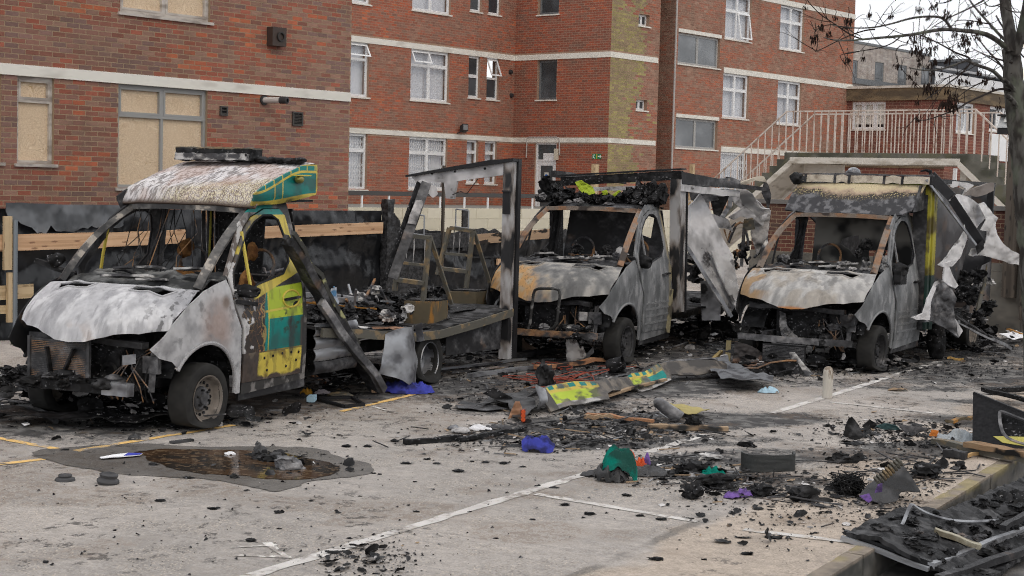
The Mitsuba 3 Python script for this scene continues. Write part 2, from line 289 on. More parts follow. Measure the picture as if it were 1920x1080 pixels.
while d < 34:
    L = .915; o = gpd(d + .004, KERB_N - .125 + r.normal(0, .003), -.26)
    m = trimesh.creation.box((L - .012, .13, .262)); v = np.asarray(m.vertices); m = m.subdivide_to_size(.12)
    v = np.asarray(m.vertices); v = v + np.clip(nz(v + d, 9, 4), -.3, .3)[:, None] * .02 * [0.2, 1, 1]; m.vertices = o + GD * (v[:, :1] + L / 2) + GN * (v[:, 1:2] + .065) + V(0, 0, 1) * (v[:, 2:] + .131)
    if first: lab(put(numbered('kerb'), m, KERB, 25), kind='structure'); first = False
    else: part('kerb', 'stone', m, KERB, smooth=25)
    d += L
def paint(col, wear, name):
    def w(p, n, uv): return smoothstep(wear - .1, wear + .12, fbm(p.x * 7, p.y * 7, 3, 4) * .6 + fbm(p.x * 30, p.y * 30, 1, 3) * .4)
    return mat(name, {'type': 'blendbsdf', 'weight': proc(w), 'a': prin(col, .7, .3), 'b': {'type': 'ref', 'id': GROUND}})
WHITE_PAINT = paint(proc(lambda p, n, uv: mix(C3(.60, .58, .555), C3(.38, .36, .34), fbm(p.x * 5, p.y * 5, 0, 3))), .555, 'whitepaint')
FAINT_PAINT = paint((.62, .6, .57), .47, 'faintpaint')
YELLOW_PAINT = paint((.66, .43, .16), .57, 'yellowpaint')
def strip(name, a, b, w, mt, z=.004, jag=.008, kind='structure'):
    a, b = V(*a), V(*b); L = np.linalg.norm(b - a); d = (b - a) / L; s = np.cross(d, (0, 0, 1)); k = max(2, int(L / .12)); t = np.linspace(0, 1, k); r = np.random.default_rng(int(L * 1000))
    e1 = a + d * (t * L)[:, None] + s * (w / 2 + r.normal(0, jag, k))[:, None]; e2 = a + d * (t * L)[:, None] - s * (w / 2 + r.normal(0, jag, k))[:, None]
    v = np.vstack([e1, e2]); v[:, 2] = z; f = [x for i in range(k - 1) for x in ([i, i + k, i + 1], [i + 1, i + k, i + k + 1])]
    return solo(name, trimesh.Trimesh(v, f, process=False), mt, kind=kind, smooth=False)
strip('white_bay_line', gp(440, 1090), gp(1115, 884), .105, WHITE_PAINT)
strip('white_bay_line', gp(1215, 849), gp(1321, 815), .105, WHITE_PAINT)
strip('white_bay_line', gp(1449, 775), gp(1640, 716), .105, WHITE_PAINT)
strip('white_bay_line', gp(1640, 716), gp(1762, 677), .10, FAINT_PAINT)
strip('white_bay_line', gp(1005, 927), gp(1308, 979), .085, WHITE_PAINT, .0045)
strip('white_bay_line', gp(1395, 993), gp(1606, 1019), .09, WHITE_PAINT, .0045)
strip('white_bay_line', gp(1556, 754), gp(1752, 775), .085, WHITE_PAINT, .0045)
strip('yellow_bay_line', gp(-40, 815), gp(138, 848), .085, YELLOW_PAINT)
strip('yellow_bay_line', gp(142, 846), gp(440, 797), .085, YELLOW_PAINT, .0045)
strip('yellow_bay_line', gp(-40, 875), gp(86, 861), .085, YELLOW_PAINT)
strip('yellow_bay_line', gp(640, 772), gp(775, 740), .08, YELLOW_PAINT, .0045)
strip('yellow_bay_line', gp(700, 763), gp(745, 775), .06, FAINT_PAINT, .0055)
for a, b, w in (((432, 1028), (520, 1022), .05), ((440, 1042), (545, 1046), .05), ((500, 1018), (545, 1048), .045)): strip('worn_white_marking', gp(*a), gp(*b), w, FAINT_PAINT, .0045)
DAMP = mat('damp', prin(proc(lambda p, n, uv: f_ground(p, n, uv) * (.34 + .12 * fbm(p.x * 3, p.y * 3, 0, 3))), .6, .25))
WATER = mat('water', prin(proc(lambda p, n, uv: mix(mix(C3(.055, .032, .018), C3(.02, .016, .013), smoothstep(.35, .65, fbm(p.x * 4, p.y * 4, 2, 3))), C3(.16, .11, .07), smoothstep(.58, .68, fbm(p.x * 26, p.y * 26, 2, 3)) * .6)), .12, .35))
def outline(pts, z):
    from scipy.interpolate import make_interp_spline
    P = np.array([gp(*q)[:2] for q in pts + pts[:3]]); t = np.arange(len(P)); P = make_interp_spline(t, P, k=3)(np.linspace(1, len(pts) + 1, 220)[:-1]); P = P + .13 * np.stack([nz(np.c_[P, 0 * P[:, :1]], 5, 1), nz(np.c_[P, 0 * P[:, :1]], 5, 2)], 1) + .03 * np.stack([nz(np.c_[P, 0 * P[:, :1]], 17, 1), nz(np.c_[P, 0 * P[:, :1]], 17, 2)], 1)
    return panel(Polygon(P).buffer(0), lambda a, b: np.stack([a, b, 0 * a + z], 1), 0, .15)
m, uvv = outline([(62, 850), (120, 840), (250, 832), (330, 836), (480, 838), (590, 842), (650, 860), (702, 876), (660, 893), (590, 903), (530, 922), (470, 912), (380, 899), (280, 892), (180, 882), (95, 866)], .0045)
solo('puddle', m, DAMP, kind='structure', smooth=False)
m, uvv = outline([(262, 850), (330, 843), (440, 846), (520, 850), (585, 862), (640, 880), (590, 897), (520, 902), (470, 896), (400, 892), (330, 880), (285, 868)], .0085)
part('puddle', 'water', m, WATER, smooth=False, kind='structure')
# ---------------------------------------------------------------- brick walls and windows
def f_grime(p, n, uv): return smoothstep(.45, .8, fbm(p.x * 1.1, p.y * 1.1, p.z * 1.6, 4)) * .35 + .12 * fbm(p.x * 24, p.y * 24, p.z * 40, 3) + .22 * smoothstep(.5, .75, fbm(p.x * 5, p.y * 5, p.z * .45, 3))
VC = {'type': 'mesh_attribute', 'name': 'vertex_color'}
BRICK = mat('brick', two({'type': 'blendbsdf', 'weight': proc(f_grime), 'a': {'type': 'principled', 'base_color': VC, 'roughness': .85, 'specular': .2}, 'b': {'type': 'diffuse', 'reflectance': rgb(.16, .115, .09)}}))
MORTAR = mat('mortar', diff(.34, .25, .17)); MORTARPALE = mat('mortarpale', diff(.37, .25, .185))
INNER = mat('innerwall', diff(.10, .09, .085))
BL, BH = .2385, .0796
PAL_A = [((.195, .122, .105), 4), ((.155, .105, .095), 2.4), ((.215, .115, .09), 4), ((.245, .150, .112), 2.6), ((.205, .085, .062), 3), ((.285, .085, .054), 3.6), ((.365, .098, .048), 2.2), ((.45, .125, .055), .9)]
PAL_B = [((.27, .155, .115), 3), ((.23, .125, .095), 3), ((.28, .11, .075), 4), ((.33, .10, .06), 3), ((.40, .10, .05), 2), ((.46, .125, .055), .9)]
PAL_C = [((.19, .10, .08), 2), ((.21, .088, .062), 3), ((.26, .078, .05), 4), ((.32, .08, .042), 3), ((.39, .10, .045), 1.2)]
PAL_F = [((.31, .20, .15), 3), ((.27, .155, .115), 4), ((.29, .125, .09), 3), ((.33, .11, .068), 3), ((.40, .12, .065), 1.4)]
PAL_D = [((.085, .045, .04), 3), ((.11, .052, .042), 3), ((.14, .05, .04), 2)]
MOSS = [((.33, .28, .14), 4), ((.30, .235, .14), 2), ((.36, .315, .13), 2)]
CREAM = [((.62, .58, .46), 1), ((.58, .54, .43), 1)]
def bricks(fr, u0, u1, z0, z1, holes, pal, seed, moss=None, bl=BL, bh=BH):
    """(u0, u1, z0, z1, depth, colour) of every brick of a wall face, cut at its openings; clusters of one tone as burnt in the kiln"""
    r = np.random.default_rng(seed); cols = np.array([c for c, _ in pal]); w = np.array([k for _, k in pal], float); cols = (.78 * cols + .22 * (cols * w[:, None]).sum(0) / w.sum()) * 1.07; cw = np.cumsum(w / w.sum()); out = []
    nr = int((z1 - z0) / bh + .5)
    for i in range(nr):
        za, zb = z0 + i * bh, z0 + (i + 1) * bh - .0085; off = (i % 2) * bl / 2 + r.normal(0, .004); k0 = math.floor((u0 - off) / bl)
        for k in range(k0, int((u1 - off) / bl) + 1):
            a, b = max(off + k * bl, u0), min(off + (k + 1) * bl - .0095, u1); segs = [(a, b)]
            for h in holes:
                if h[2] < zb - .02 and h[3] > za + .02: segs = [s for x, y in segs for s in ((x, min(y, h[0])), (max(x, h[1]), y)) if s[1] - s[0] > .02]
            v = r.random() * .62 + .38 * (meshkit.fbm(V(a * .8 + seed, za * 1.6, 0), 3, seed) * 2.2 - .6)
            c = cols[int(np.searchsorted(cw, min(max(v, 0), .999)))] * r.uniform(.86, 1.14)
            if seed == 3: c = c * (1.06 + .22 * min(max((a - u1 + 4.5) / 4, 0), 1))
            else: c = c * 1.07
            if moss is not None:
                q = moss(a, za) + r.normal(0, .13)
                if q > .5: c = np.array(MOSS[r.integers(3)][0]) * r.uniform(.85, 1.1)
            for x, y in segs:
                if y - x > .025: out.append((x, y, za, zb, r.uniform(.001, .006), c))
    return out
_BOXF = np.array([[4, 6, 7], [4, 7, 5], [0, 4, 5], [0, 5, 1], [2, 3, 7], [2, 7, 6], [0, 2, 6], [0, 6, 4], [1, 5, 7], [1, 7, 3]])
def brick_mesh(fr, bs):
    b = np.array([x[:5] for x in bs]); c = np.array([x[5] for x in bs]); lo, hi = np.full(len(b), -.012), b[:, 4]
    e = .0025; V8 = []
    for n in (0, 1):
        for u in (0, 1):
            for z in (0, 1):
                uu = (b[:, 1] - n * e) if u else (b[:, 0] + n * e); zz = (b[:, 3] - n * e) if z else (b[:, 2] + n * e); V8.append(fr.O + fr.U * uu[:, None] + fr.N * (hi if n else lo)[:, None] + V(0, 0, 1) * zz[:, None])
    v = np.stack(V8, 1).reshape(-1, 3); f = (_BOXF[None] + 8 * np.arange(len(b))[:, None, None]).reshape(-1, 3)
    if np.dot(np.cross(fr.U, fr.N), (0, 0, 1)) > 0: f = f[:, ::-1]
    return trimesh.Trimesh(v, f, process=False), np.repeat(c, 8, axis=0)
def wall(parent, fr, u0, u1, z0, z1, holes, pal, seed, single=None, moss=None, thick=.30, mortar=None, label=None, sort=None, zb=None, bk=(BL, BH), nsingle=300):
    poly = sbox(u0, zb if zb is not None else z0, u1, z1)
    for h in holes: poly = poly.difference(sbox(h[0], h[2], h[1], h[3]))
    ms = []
    for g in getattr(poly, 'geoms', [poly]):
        m = trimesh.creation.extrude_polygon(g, thick, engine='earcut'); v = np.asarray(m.vertices); w = fr.O + fr.U * v[:, :1] + V(0, 0, 1) * v[:, 1:2] - fr.N * v[:, 2:]
        m = trimesh.Trimesh(w, m.faces, process=False); ms.append(m)
    key = part(parent, 'wall', cat(ms), mortar or MORTAR, label, smooth=False)
    bs = bricks(fr, u0, u1, z0, z1, holes, pal, seed, moss, *bk)
    if single:   # the bricks that show largest, each a piece of its own; the rest one mesh
        x0, x1, y0, y1 = single; inside = [x0 <= b[0] and b[1] <= x1 and y0 <= b[2] <= y1 for b in bs]
        P = [fr.pt((b[0] + b[1]) / 2, b[2]) for b in bs]; dist = [np.linalg.norm(p - EYE) if i else 1e9 for p, i in zip(P, inside)]
        idx = [i for i in np.argsort(dist)[:nsingle] if dist[i] < 1e9]; own = set(idx)
        for i in idx:
            m, c = brick_mesh(fr, [bs[i]]); scene[numbered(key + '__brick')] = mikit.ply(m, BRICK, smooth=False, color=c)
        bs = [b for i, b in enumerate(bs) if i not in own]
    m, c = brick_mesh(fr, bs); k = numbered(key + '__brick' + ('_course' if single else 'work')); scene[k] = mikit.ply(m, BRICK, smooth=False, color=c); lab(k, kind='stuff')
    return key
def frame_bars(fr, u0, u1, z0, z1, w, n0, n1, vs=(), hs=()):
    """outer frame plus mullions vs (u, z0, z1) and transoms hs (z, u0, u1)"""
    ms = [fr.box(u0, u0 + w, z0, z1, n0, n1), fr.box(u1 - w, u1, z0, z1, n0, n1), fr.box(u0 + w, u1 - w, z0, z0 + w, n0, n1), fr.box(u0 + w, u1 - w, z1 - w, z1, n0, n1)]
    ms += [fr.box(u - w * .5, u + w * .5, a, b, n0 + .002, n1 - .002) for u, a, b in vs] + [fr.box(a, b, z - w * .5, z + w * .5, n0 + .001, n1 + .003) for z, a, b in hs]
    return cat(ms)
def curtain_mesh(fr, u0, u1, z0, z1, n, amp=.014, per=.34, seed=0):
    k = max(8, int((u1 - u0) / .018)); u = np.linspace(u0, u1, k); r = np.random.default_rng(seed); ph = np.cumsum(r.uniform(.6, 1.4, k)) * (u1 - u0) / k / per * 6.28
    d = n + np.sin(ph) * amp; a = fr.O + fr.U * u[:, None] + fr.N * d[:, None]; v = np.vstack([a + [0, 0, z0], a + [0, 0, z1]])
    f = [x for i in range(k - 1) for x in ([i, i + 1, i + k], [i + 1, i + k + 1, i + k])]
    return trimesh.Trimesh(v, f, process=False)
def window(parent, fr, u0, u1, z0, z1, panes, w=.055, rec=.08, frame=None, curtain=True, sill=True, label=None, vs=(), hs=(), pane_mat=None, open_top=None, lattice=None, blind=None, name='window', sillmat=None):
    """panes: list of (u0, u1, z0, z1); the frame is the part, panes, sill, curtain, security lattice its sub-parts"""
    key = part(parent, name, frame_bars(fr, u0, u1, z0, z1, w, -rec - .06, -rec, vs, hs), frame or UPVC, label, smooth=False)
    for i, (a, b, c, d) in enumerate(panes):
        sw = .028
        if open_top is not None and i in open_top:
            ang = open_top[i]; H = d - c; ca, sa = math.cos(ang), math.sin(ang)      # top-hung casement swung out
            def sash(x0, x1, h0, h1, t0, t1):
                P = lambda u, h, t: fr.pt(u, d - (H - h) * ca + t * sa * 0, -rec + .005 + (H - h) * sa + t * ca)
                A = P(x0, h0, t0); return quadbox(A, P(x1, h0, t0) - A, P(x0, h1, t0) - A, P(x0, h0, t1) - A)
            part(key, 'open_casement', cat([sash(a, a + .05, 0, H, 0, .04), sash(b - .05, b, 0, H, 0, .04), sash(a + .05, b - .05, 0, .05, 0, .04), sash(a + .05, b - .05, H - .05, H, 0, .04)]), frame or UPVC, smooth=False)
            A, B, D = fr.pt(a + .05, d - (H - .05) * ca, -rec + .02 + (H - .05) * sa), fr.U * (b - a - .1), V(0, 0, 0)
            E_ = fr.pt(a + .05, d - .05 * ca, -rec + .02 + .05 * sa)
            part(key, 'pane', trimesh.Trimesh(np.array([A, A + B, E_ + B, E_]), [[0, 1, 2], [0, 2, 3]], process=False), GLASS, smooth=False); continue
        part(key, 'sash', frame_bars(fr, a, b, c, d, sw, -rec - .05, -rec + .012), frame or UPVC, smooth=False)
        part(key, 'pane', fr_quad(fr, a + sw, b - sw, c + sw, d - sw, -rec - .02), pane_mat or GLASS, smooth=False)
    if sill: part(key, 'sill', fr.box(u0 - .05, u1 + .05, z0 - .045, z0 - .002, -rec - .05, .05), sillmat or BAND, smooth=False)
    if curtain: part(key, 'net_curtain', curtain_mesh(fr, u0 + .03, u1 - .03, z0 + .03, z1 - .03, -rec - .17, seed=int(u0 * 100) % 97), CURTAIN, smooth=True)
    if blind: part(key, 'blind', fr.box(u0 + .04, u1 - .04, blind, z1 - .03, -rec - .13, -rec - .12), BAND, smooth=False)
    if lattice: part(key, 'security_grille', lattice_mesh(fr, u0 + .05, u1 - .05, z0 + .05, z1 - .05, -rec - .09), UPVC, smooth=False)
    return key
def fr_quad(fr, u0, u1, z0, z1, n): return trimesh.Trimesh(np.array([fr.pt(u0, z0, n), fr.pt(u1, z0, n), fr.pt(u1, z1, n), fr.pt(u0, z1, n)]), [[0, 1, 2], [0, 2, 3]], process=False)
def lattice_mesh(fr, u0, u1, z0, z1, n, step=.105, w=.014):
    ms = []; k = int((u1 - u0) / step); us = np.linspace(u0, u1, k + 1)
    for u in us: ms.append(fr.box(u - w / 2, u + w / 2, z0, z1, n, n + .012))
    h = step * 1.6; z = z0 + (z1 - z0) * .12
    for band in ((z0 + (z1 - z0) * .08, z0 + (z1 - z0) * .52), (z0 + (z1 - z0) * .62, z1 - .02)):
        z = band[0]
        while z + h < band[1]:
            for i in range(k):
                for s in (0, 1):
                    a, b = (us[i], us[i + 1]) if s == 0 else (us[i + 1], us[i])
                    for q in (z, z + h): pass
                    ms.append(bar(fr.pt(a, z, n + .016), fr.pt(b, z + h, n + .016), .010, .006, up=fr.N))
            z += h
    return cat(ms)
def band(parent, fr, u0, u1, z0, z1, out=.025): return part(parent, 'concrete_band', fr.box(u0, u1, z0, z1, -.05, out), BAND, smooth=False)
# ---------------------------------------------------------------- buildings
BU, BW = V(.6468, .7627, 0), V(.7627, -.6468, 0)         # along the main facade, and out of it towards the car park
Q = V(-.106, 54.6, 0)
FB = Frame(Q, BU, BW); FC = Frame(Q, BW, -BU); CD = Q + BW * 4.14
FD = Frame(CD, BU, BW); FF = Frame(CD - BW * .27, BU, BW); FA = Frame(Q + BW * 14.16, BU, BW)
def rect(fr, x0, x1, y0, y1, n=0.0):
    xm, ym = (x0 + x1) / 2, (y0 + y1) / 2
    return fr.px(x0, ym, n)[0], fr.px(x1, ym, n)[0], fr.px(xm, y1, n)[1], fr.px(xm, y0, n)[1]
def uu(fr, x, y): return fr.px(x, y)[0]
def zz(fr, x, y): return fr.px(x, y)[1]
# --- foreground block A with boarded windows
A = thing('brick_building', 'dark red and purple brick block with boarded windows behind the nearest wrecked ambulance', 'building')
uA = uu(FA, 655.5, 230)
wA = {'a': rect(FA, 32, 101, 147, 307), 'b': rect(FA, 221, 388, 166, 353), 'c': rect(FA, 226, 395, -130, 32), 'd': rect(FA, -75, 2, 143, 303)}
zb1, zb0 = zz(FA, 330, 146), zz(FA, 330, 165)
zb0 = min(zb0, zz(FA, 330, 164.5))
for k in wA:
    if k in 'abd': u0, u1, z0, z1 = wA[k]; wA[k] = (u0, u1, z0, zb0)
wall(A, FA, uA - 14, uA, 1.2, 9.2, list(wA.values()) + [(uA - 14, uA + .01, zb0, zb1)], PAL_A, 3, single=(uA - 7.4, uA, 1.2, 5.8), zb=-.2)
band(A, FA, uA - 14, uA - .012, zb0, zb1, .035)
def boarded(parent, fr, R, cols, split, fm, label):
    u0, u1, z0, z1 = R; w = .05; zs = z0 + (z1 - z0) * split if split else None
    vs = [(u0 + (u1 - u0) * c, z0 + w, z1 - w) for c in cols]; hs = [(zs, u0 + w, u1 - w)] if split else []
    key = part(parent, 'boarded_window', frame_bars(fr, u0, u1, z0, z1, w, -.14, -.05, vs, hs), fm, label, smooth=False)
    e = [u0 + w] + [v[0] for v in vs] + [u1 - w]
    for i in range(len(e) - 1):
        for a, b in ([(z0 + w, zs - w / 2), (zs + w / 2, z1 - w)] if split else [(z0 + w, z1 - w)]):
            x0, x1 = e[i] + (.025 if i else 0), e[i + 1] - (.025 if i < len(e) - 2 else 0)
            if b == z1 - w or split is None:
                s = .035; part(key, 'sash', frame_bars(fr, x0, x1, a, b, s, -.13, -.042), fm, smooth=False); x0, x1, a, b = x0 + s, x1 - s, a + s, b - s
            part(key, 'board', panel(sbox(x0, a, x1, b), lambda p, q: fr.O + fr.U * p[:, None] + V(0, 0, 1) * q[:, None] - fr.N * .10, 0, .5), OSB, smooth=False)
    part(key, 'sill', fr.box(u0 - .05, u1 + .05, z0 - .05, z0 - .002, -.14, .05), OLDFRAME, smooth=False)
boarded(A, FA, wA['a'], [], .72, OLDFRAME, 'narrow window boarded with chipboard left of the wide one')
boarded(A, FA, wA['b'], [.5], .70, mat('palegreyframe', prin((.30, .30, .295), .5, .3)), 'wide window with four chipboard panels under the pale band')
boarded(A, FA, wA['c'], [.5], None, OLDFRAME, 'upper window boarded with chipboard, cut by the top of the picture')
boarded(A, FA, wA['d'], [], .72, OLDFRAME, 'boarded window cut by the left edge of the picture')
# solid body so that no light comes through from behind
part(A, 'rear_body', quadbox(FA.pt(uA - 14, -.2, -.9), BU * 13.99, V(0, 0, 9.4), -BW * 11.0), INNER, smooth=False)
part(A, 'side_wall', quadbox(FA.pt(uA - .005, -.2, -.3), -BU * .2, V(0, 0, 9.4), -BW * 13.5), MORTAR, smooth=False)
# fixtures on A
def fixture(fr, x0, x1, y0, y1): return rect(fr, x0, x1, y0, y1)
u0, u1, z0, z1 = fixture(FA, 500, 526, 52, 87)
k = solo('flue_box', FA.box(u0, u1, z0, z1, .003, .16), mat('browncast', prin((.06, .042, .035), .5, .3)), 'brown boxed boiler flue with round outlet high on the dark brick wall', 'flue', smooth=False)
part(k, 'outlet', lathe([(.085, -.02), (.085, .03), (.06, .03), (.06, -.02)], 20, FA.N, FA.pt(u1 - .14, z1 - .16, .16)), mat('browncast2', prin((.035, .03, .028), .5, .3)), smooth=20)
P0 = FA.pt(*FA.px(494, 188), 0)
k = solo('flue_pipe', lathe([(.055, -.01), (.055, .42), (.045, .42), (.045, .2)], 18, unit(FA.N + BU * .25), P0), mat('paleplastic', prin((.5, .47, .45), .5, .3)), 'pale round flue pipe with black end below the concrete band', 'flue', smooth=40)
part(k, 'collar', lathe([(.085, 0), (.085, .035), (.055, .035)], 18, FA.N, P0 + FA.N * .002), mat('darkrubber', prin((.04, .04, .042), .6, .3)), smooth=20)
part(k, 'end_cap', lathe([(.062, 0), (.062, .14), (.03, .15)], 18, unit(FA.N + BU * .25), P0 + unit(FA.N + BU * .25) * .36), 'mat_darkrubber', smooth=30)
def grille(fr, R, mt, nb, name, label):
    u0, u1, z0, z1 = R; k = solo(name, frame_bars(fr, u0, u1, z0, z1, .025, .002, .04), mt, label, 'vent', smooth=False)
    part(k, 'backing', fr.box(u0 + .02, u1 - .02, z0 + .02, z1 - .02, .002, .008), CHAR, smooth=False)
    for i in range(nb):
        z = z0 + .03 + (z1 - z0 - .06) * (i + .5) / nb; part(k, 'slat', quadbox(fr.pt(u0 + .025, z - .012, .012), fr.U * (u1 - u0 - .05), fr.N * .02 - V(0, 0, .012), V(0, 0, .006)), mt, smooth=False)
grille(FA, fixture(FA, 547, 566, 210, 236), mat('ventmetal', prin((.06, .055, .05), .5, .4)), 7, 'air_vent', 'slatted black air vent low on the brick wall, right of the flue pipe')
grille(FA, fixture(FA, 411, 425, 199, 217), 'mat_ventmetal', 2, 'air_vent', 'small square rusty vent right of the wide boarded window')
# --- main block B C D F
M = thing('brick_building', 'orange red brick apartment block with white windows and cream bands in the background', 'building')
zl1, zl0 = zz(FB, 810, 249), zz(FB, 810, 258); zu1, zu0 = zz(FB, 810, 85), zz(FB, 810, 95.5)
uB0 = uu(FB, 640, 150)
def R_(fr, x0, x1, y0, y1, top=None):
    u0, u1, z0, z1 = rect(fr, x0, x1, y0, y1); return (u0, u1, z0, top if top else z1)
ST = 2.88
wB = []
for fl in (-1, 0, 1):
    dz = ST * fl; top = {-1: zl0, 0: zu0, 1: zu0 + ST}[fl]
    wB.append(('s', fl, (uu(FB, 615, 140), uu(FB, 691.5, 140), zz(FB, 672, 181.5) + dz, top)))
    wB.append(('d', fl, (uu(FB, 770, 145), uu(FB, 842, 145), zz(FB, 806, 190) + dz, top)))
    wB.append(('n', fl, (uu(FB, 878.5, 145), uu(FB, 899.5, 145), zz(FB, 889, 183.5) + dz, top)))
    wB.append(('n2', fl, (uu(FB, 912.5, 148), uu(FB, 935, 148), zz(FB, 924, 187) + dz, top)))
bandsB = [(uB0 - 3, .01, zl0, zl1), (uB0 - 3, .01, zu0, zu1), (uB0 - 3, .01, zu0 + ST, zu1 + ST)]
wall(M, FB, uB0 - 3, 0, -.2, 9.6, [w[2] for w in wB] + bandsB, PAL_B, 7, single=(uB0, 0, 3.0, 7.2), mortar=MORTARPALE)
for b in bandsB: band(M, FB, uB0 - 3, -.03, b[2], b[3])
for kd, fl, (u0, u1, z0, z1) in wB:
    zt = z0 + (z1 - z0) * .70; um = (u0 + u1) / 2; w = .055
    lab_ = None
    if kd == 's': window(M, FB, u0, u1, z0, z1, [(u0 + w, u1 - w, z0 + w, zt - .03), (u0 + w, u1 - w, zt + .03, z1 - w)], hs=[(zt, u0 + w, u1 - w)], open_top={1: .5} if fl == 0 else None, lattice=fl < 0)
    elif kd == 'd': window(M, FB, u0, u1, z0, z1, [(u0 + w, um - .03, z0 + w, zt - .03), (um + .03, u1 - w, z0 + w, zt - .03), (u0 + w, um - .03, zt + .03, z1 - w), (um + .03, u1 - w, zt + .03, z1 - w)],
                           vs=[(um, z0 + w, z1 - w)], hs=[(zt, u0 + w, u1 - w)], open_top={2: .45} if fl == 0 else None, lattice=fl < 0)
    else:
        zt = z0 + (z1 - z0) * .52 if fl >= 0 else z0 + (z1 - z0) * .72
        window(M, FB, u0, u1, z0, z1, [(u0 + .045, u1 - .045, z0 + .045, zt - .025), (u0 + .045, u1 - .045, zt + .025, z1 - .045)], w=.045, hs=[(zt, u0 + .045, u1 - .045)], curtain=fl < 0, pane_mat=DARKGLASS if fl >= 0 else None, open_top={1: .4} if (kd == 'n2' and fl == 0) else None)
# C
uC = 4.14
wC = [(uu(FC, 1007, 150), uu(FC, 1043.5, 150), zz(FC, 1026, 187), zu0 - .01), (uu(FC, 1009, 10), uu(FC, 1048, 10), zz(FC, 1028, 27), zu0 + ST)]
dC = (uu(FC, 1002, 330), uu(FC, 1042, 330), 1.3, zl0)
bandsC = [(-.01, uC + .01, zl0, zl1), (-.01, uC + .01, zu0, zu1), (-.01, uC + .01, zu0 + ST, zu1 + ST)]
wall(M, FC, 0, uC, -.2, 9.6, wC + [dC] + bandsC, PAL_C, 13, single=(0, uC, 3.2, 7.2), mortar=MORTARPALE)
for b in bandsC: band(M, FC, .03, uC + .024, b[2], b[3])
for i, (u0, u1, z0, z1) in enumerate(wC): window(M, FC, u0, u1, z0, z1, [(u0 + .05, u1 - .05, z0 + .05, z1 - .05)], w=.05, rec=.12, frame=GREYFRAME, curtain=False, pane_mat=DARKGLASS)
k = part(M, 'door', frame_bars(FC, dC[0], dC[1], dC[2], dC[3], .07, -.14, -.06, (), [(dC[3] - .62, dC[0] + .07, dC[1] - .07)]), UPVC, 'white part glazed back door under the lower cream band', smooth=False)
zd = dC[3] - .66
part(k, 'leaf', frame_bars(FC, dC[0] + .07, dC[1] - .07, dC[2] + .02, zd, .13, -.12, -.075), UPVC, smooth=False)
part(k, 'pane', FC.box(dC[0] + .2, dC[1] - .2, dC[2] + .15, zd - .13, -.105, -.095), mat('darkglass', prin((.07, .08, .085), .12, .5)), smooth=False)
part(k, 'transom_pane', FC.box(dC[0] + .07, dC[1] - .07, zd + .04, dC[3] - .07, -.105, -.095), 'mat_darkglass', smooth=False)
part(k, 'paper_notice', FC.box(dC[0] + .3, dC[1] - .16, zd + .06, zd + .3, -.09, -.088), UPVC, smooth=False)
part(k, 'notice', FC.box(dC[0] + .37, dC[0] + .56, zd - .62, zd - .36, -.09, -.086), mat('noticeblue', prin((.62, .64, .6), .5, .3)), smooth=False)
part(k, 'notice_symbol', lathe([(.001, .003), (.07, .003), (.07, 0)], 18, FC.N, FC.pt(dC[0] + .465, zd - .49, -.085)), mat('signblue', prin((.03, .12, .4), .4, .4)), smooth=False)
# D, recess, E and F
uD = FD.px(1234.5, 150)[0]; zF = lambda x, y: FF.px(x, y)[1]
wD = [rect(FD, 1197.5, 1218, 27, 49), rect(FD, 1192.5, 1213.5, 187, 207)]
bandsD = [(-.01, uD - .08, b[2], b[3]) for b in bandsC]
def moss(u, z):
    s = meshkit.fbm(V(u * 1.3, z * .8, 2), 4, 5)
    return 1.0 - u / (uD * .62) * .70 + (s - .5) * 2.2
wall(M, FD, 0, uD, -.2, 9.6, wD + bandsD, PAL_F, 17, moss=moss, mortar=MORTARPALE, label='narrow return of the stair tower streaked with olive moss')
for b in bandsD: band(M, FD, .03, b[1], b[2], b[3])
for u0, u1, z0, z1 in wD: window(M, FD, u0, u1, z0, z1, [(u0 + .04, (u0 + u1) / 2 - .02, z0 + .04, z1 - .04), ((u0 + u1) / 2 + .02, u1 - .04, z0 + .04, z1 - .04)], w=.04, vs=[((u0 + u1) / 2, z0 + .04, z1 - .04)], curtain=False, rec=.14, pane_mat=DARKGLASS)
uE, uF, uR = FF.px(1263, 150)[0], FF.px(1356, 150)[0], FF.px(1600.5, 90)[0]
FE = Frame(FF.pt(uE, 0, 0) - BW * 2.0, BW, -BU)
wall(M, FE, 0, 2.0, -.2, 9.6, [], PAL_F, 19, mortar=MORTARPALE, thick=.2)
wE = [rect(FF, 1271, 1350, 66, 124), rect(FF, 1266.5, 1345, 223, 279)]
wF = []
for fl in (-1, 0, 1):
    dz = ST * fl; z1 = {-1: zl0, 0: zu0, 1: zu0 + ST}[fl]
    wF.append((0, fl, (FF.px(1355, 180)[0], FF.px(1403.5, 180)[0], (zF(1379, 222) if fl >= 0 else zF(1376, 372) + ST) + dz, z1)))
    if fl >= 0: wF.append((1, fl, (FF.px(1457.5, 190)[0], FF.px(1502, 190)[0], zF(1480, 234) + dz, z1)))
zlF1, zlF0, zuF1, zuF0 = zF(1352, 274.6), zF(1352, 284.5), zF(1478, 142.5), zF(1478, 152)
wF = [(c, fl, (u0, u1, z0, {-1: zlF0, 0: zuF0, 1: zuF0 + ST}[fl])) for c, fl, (u0, u1, z0, z1) in wF]
bandsF = [(uF, uR + .01, zlF0, zlF1), (uF, uR + .01, zuF0, zuF1), (uF, uR + .01, zuF0 + ST, zuF1 + ST)]
wall(M, FF, uE, uR, -.2, 11.0, wE + [w[2] for w in wF] + bandsF, PAL_F, 23, mortar=MORTARPALE)
for b in bandsF: band(M, FF, uF, uR + .02, b[2], b[3])
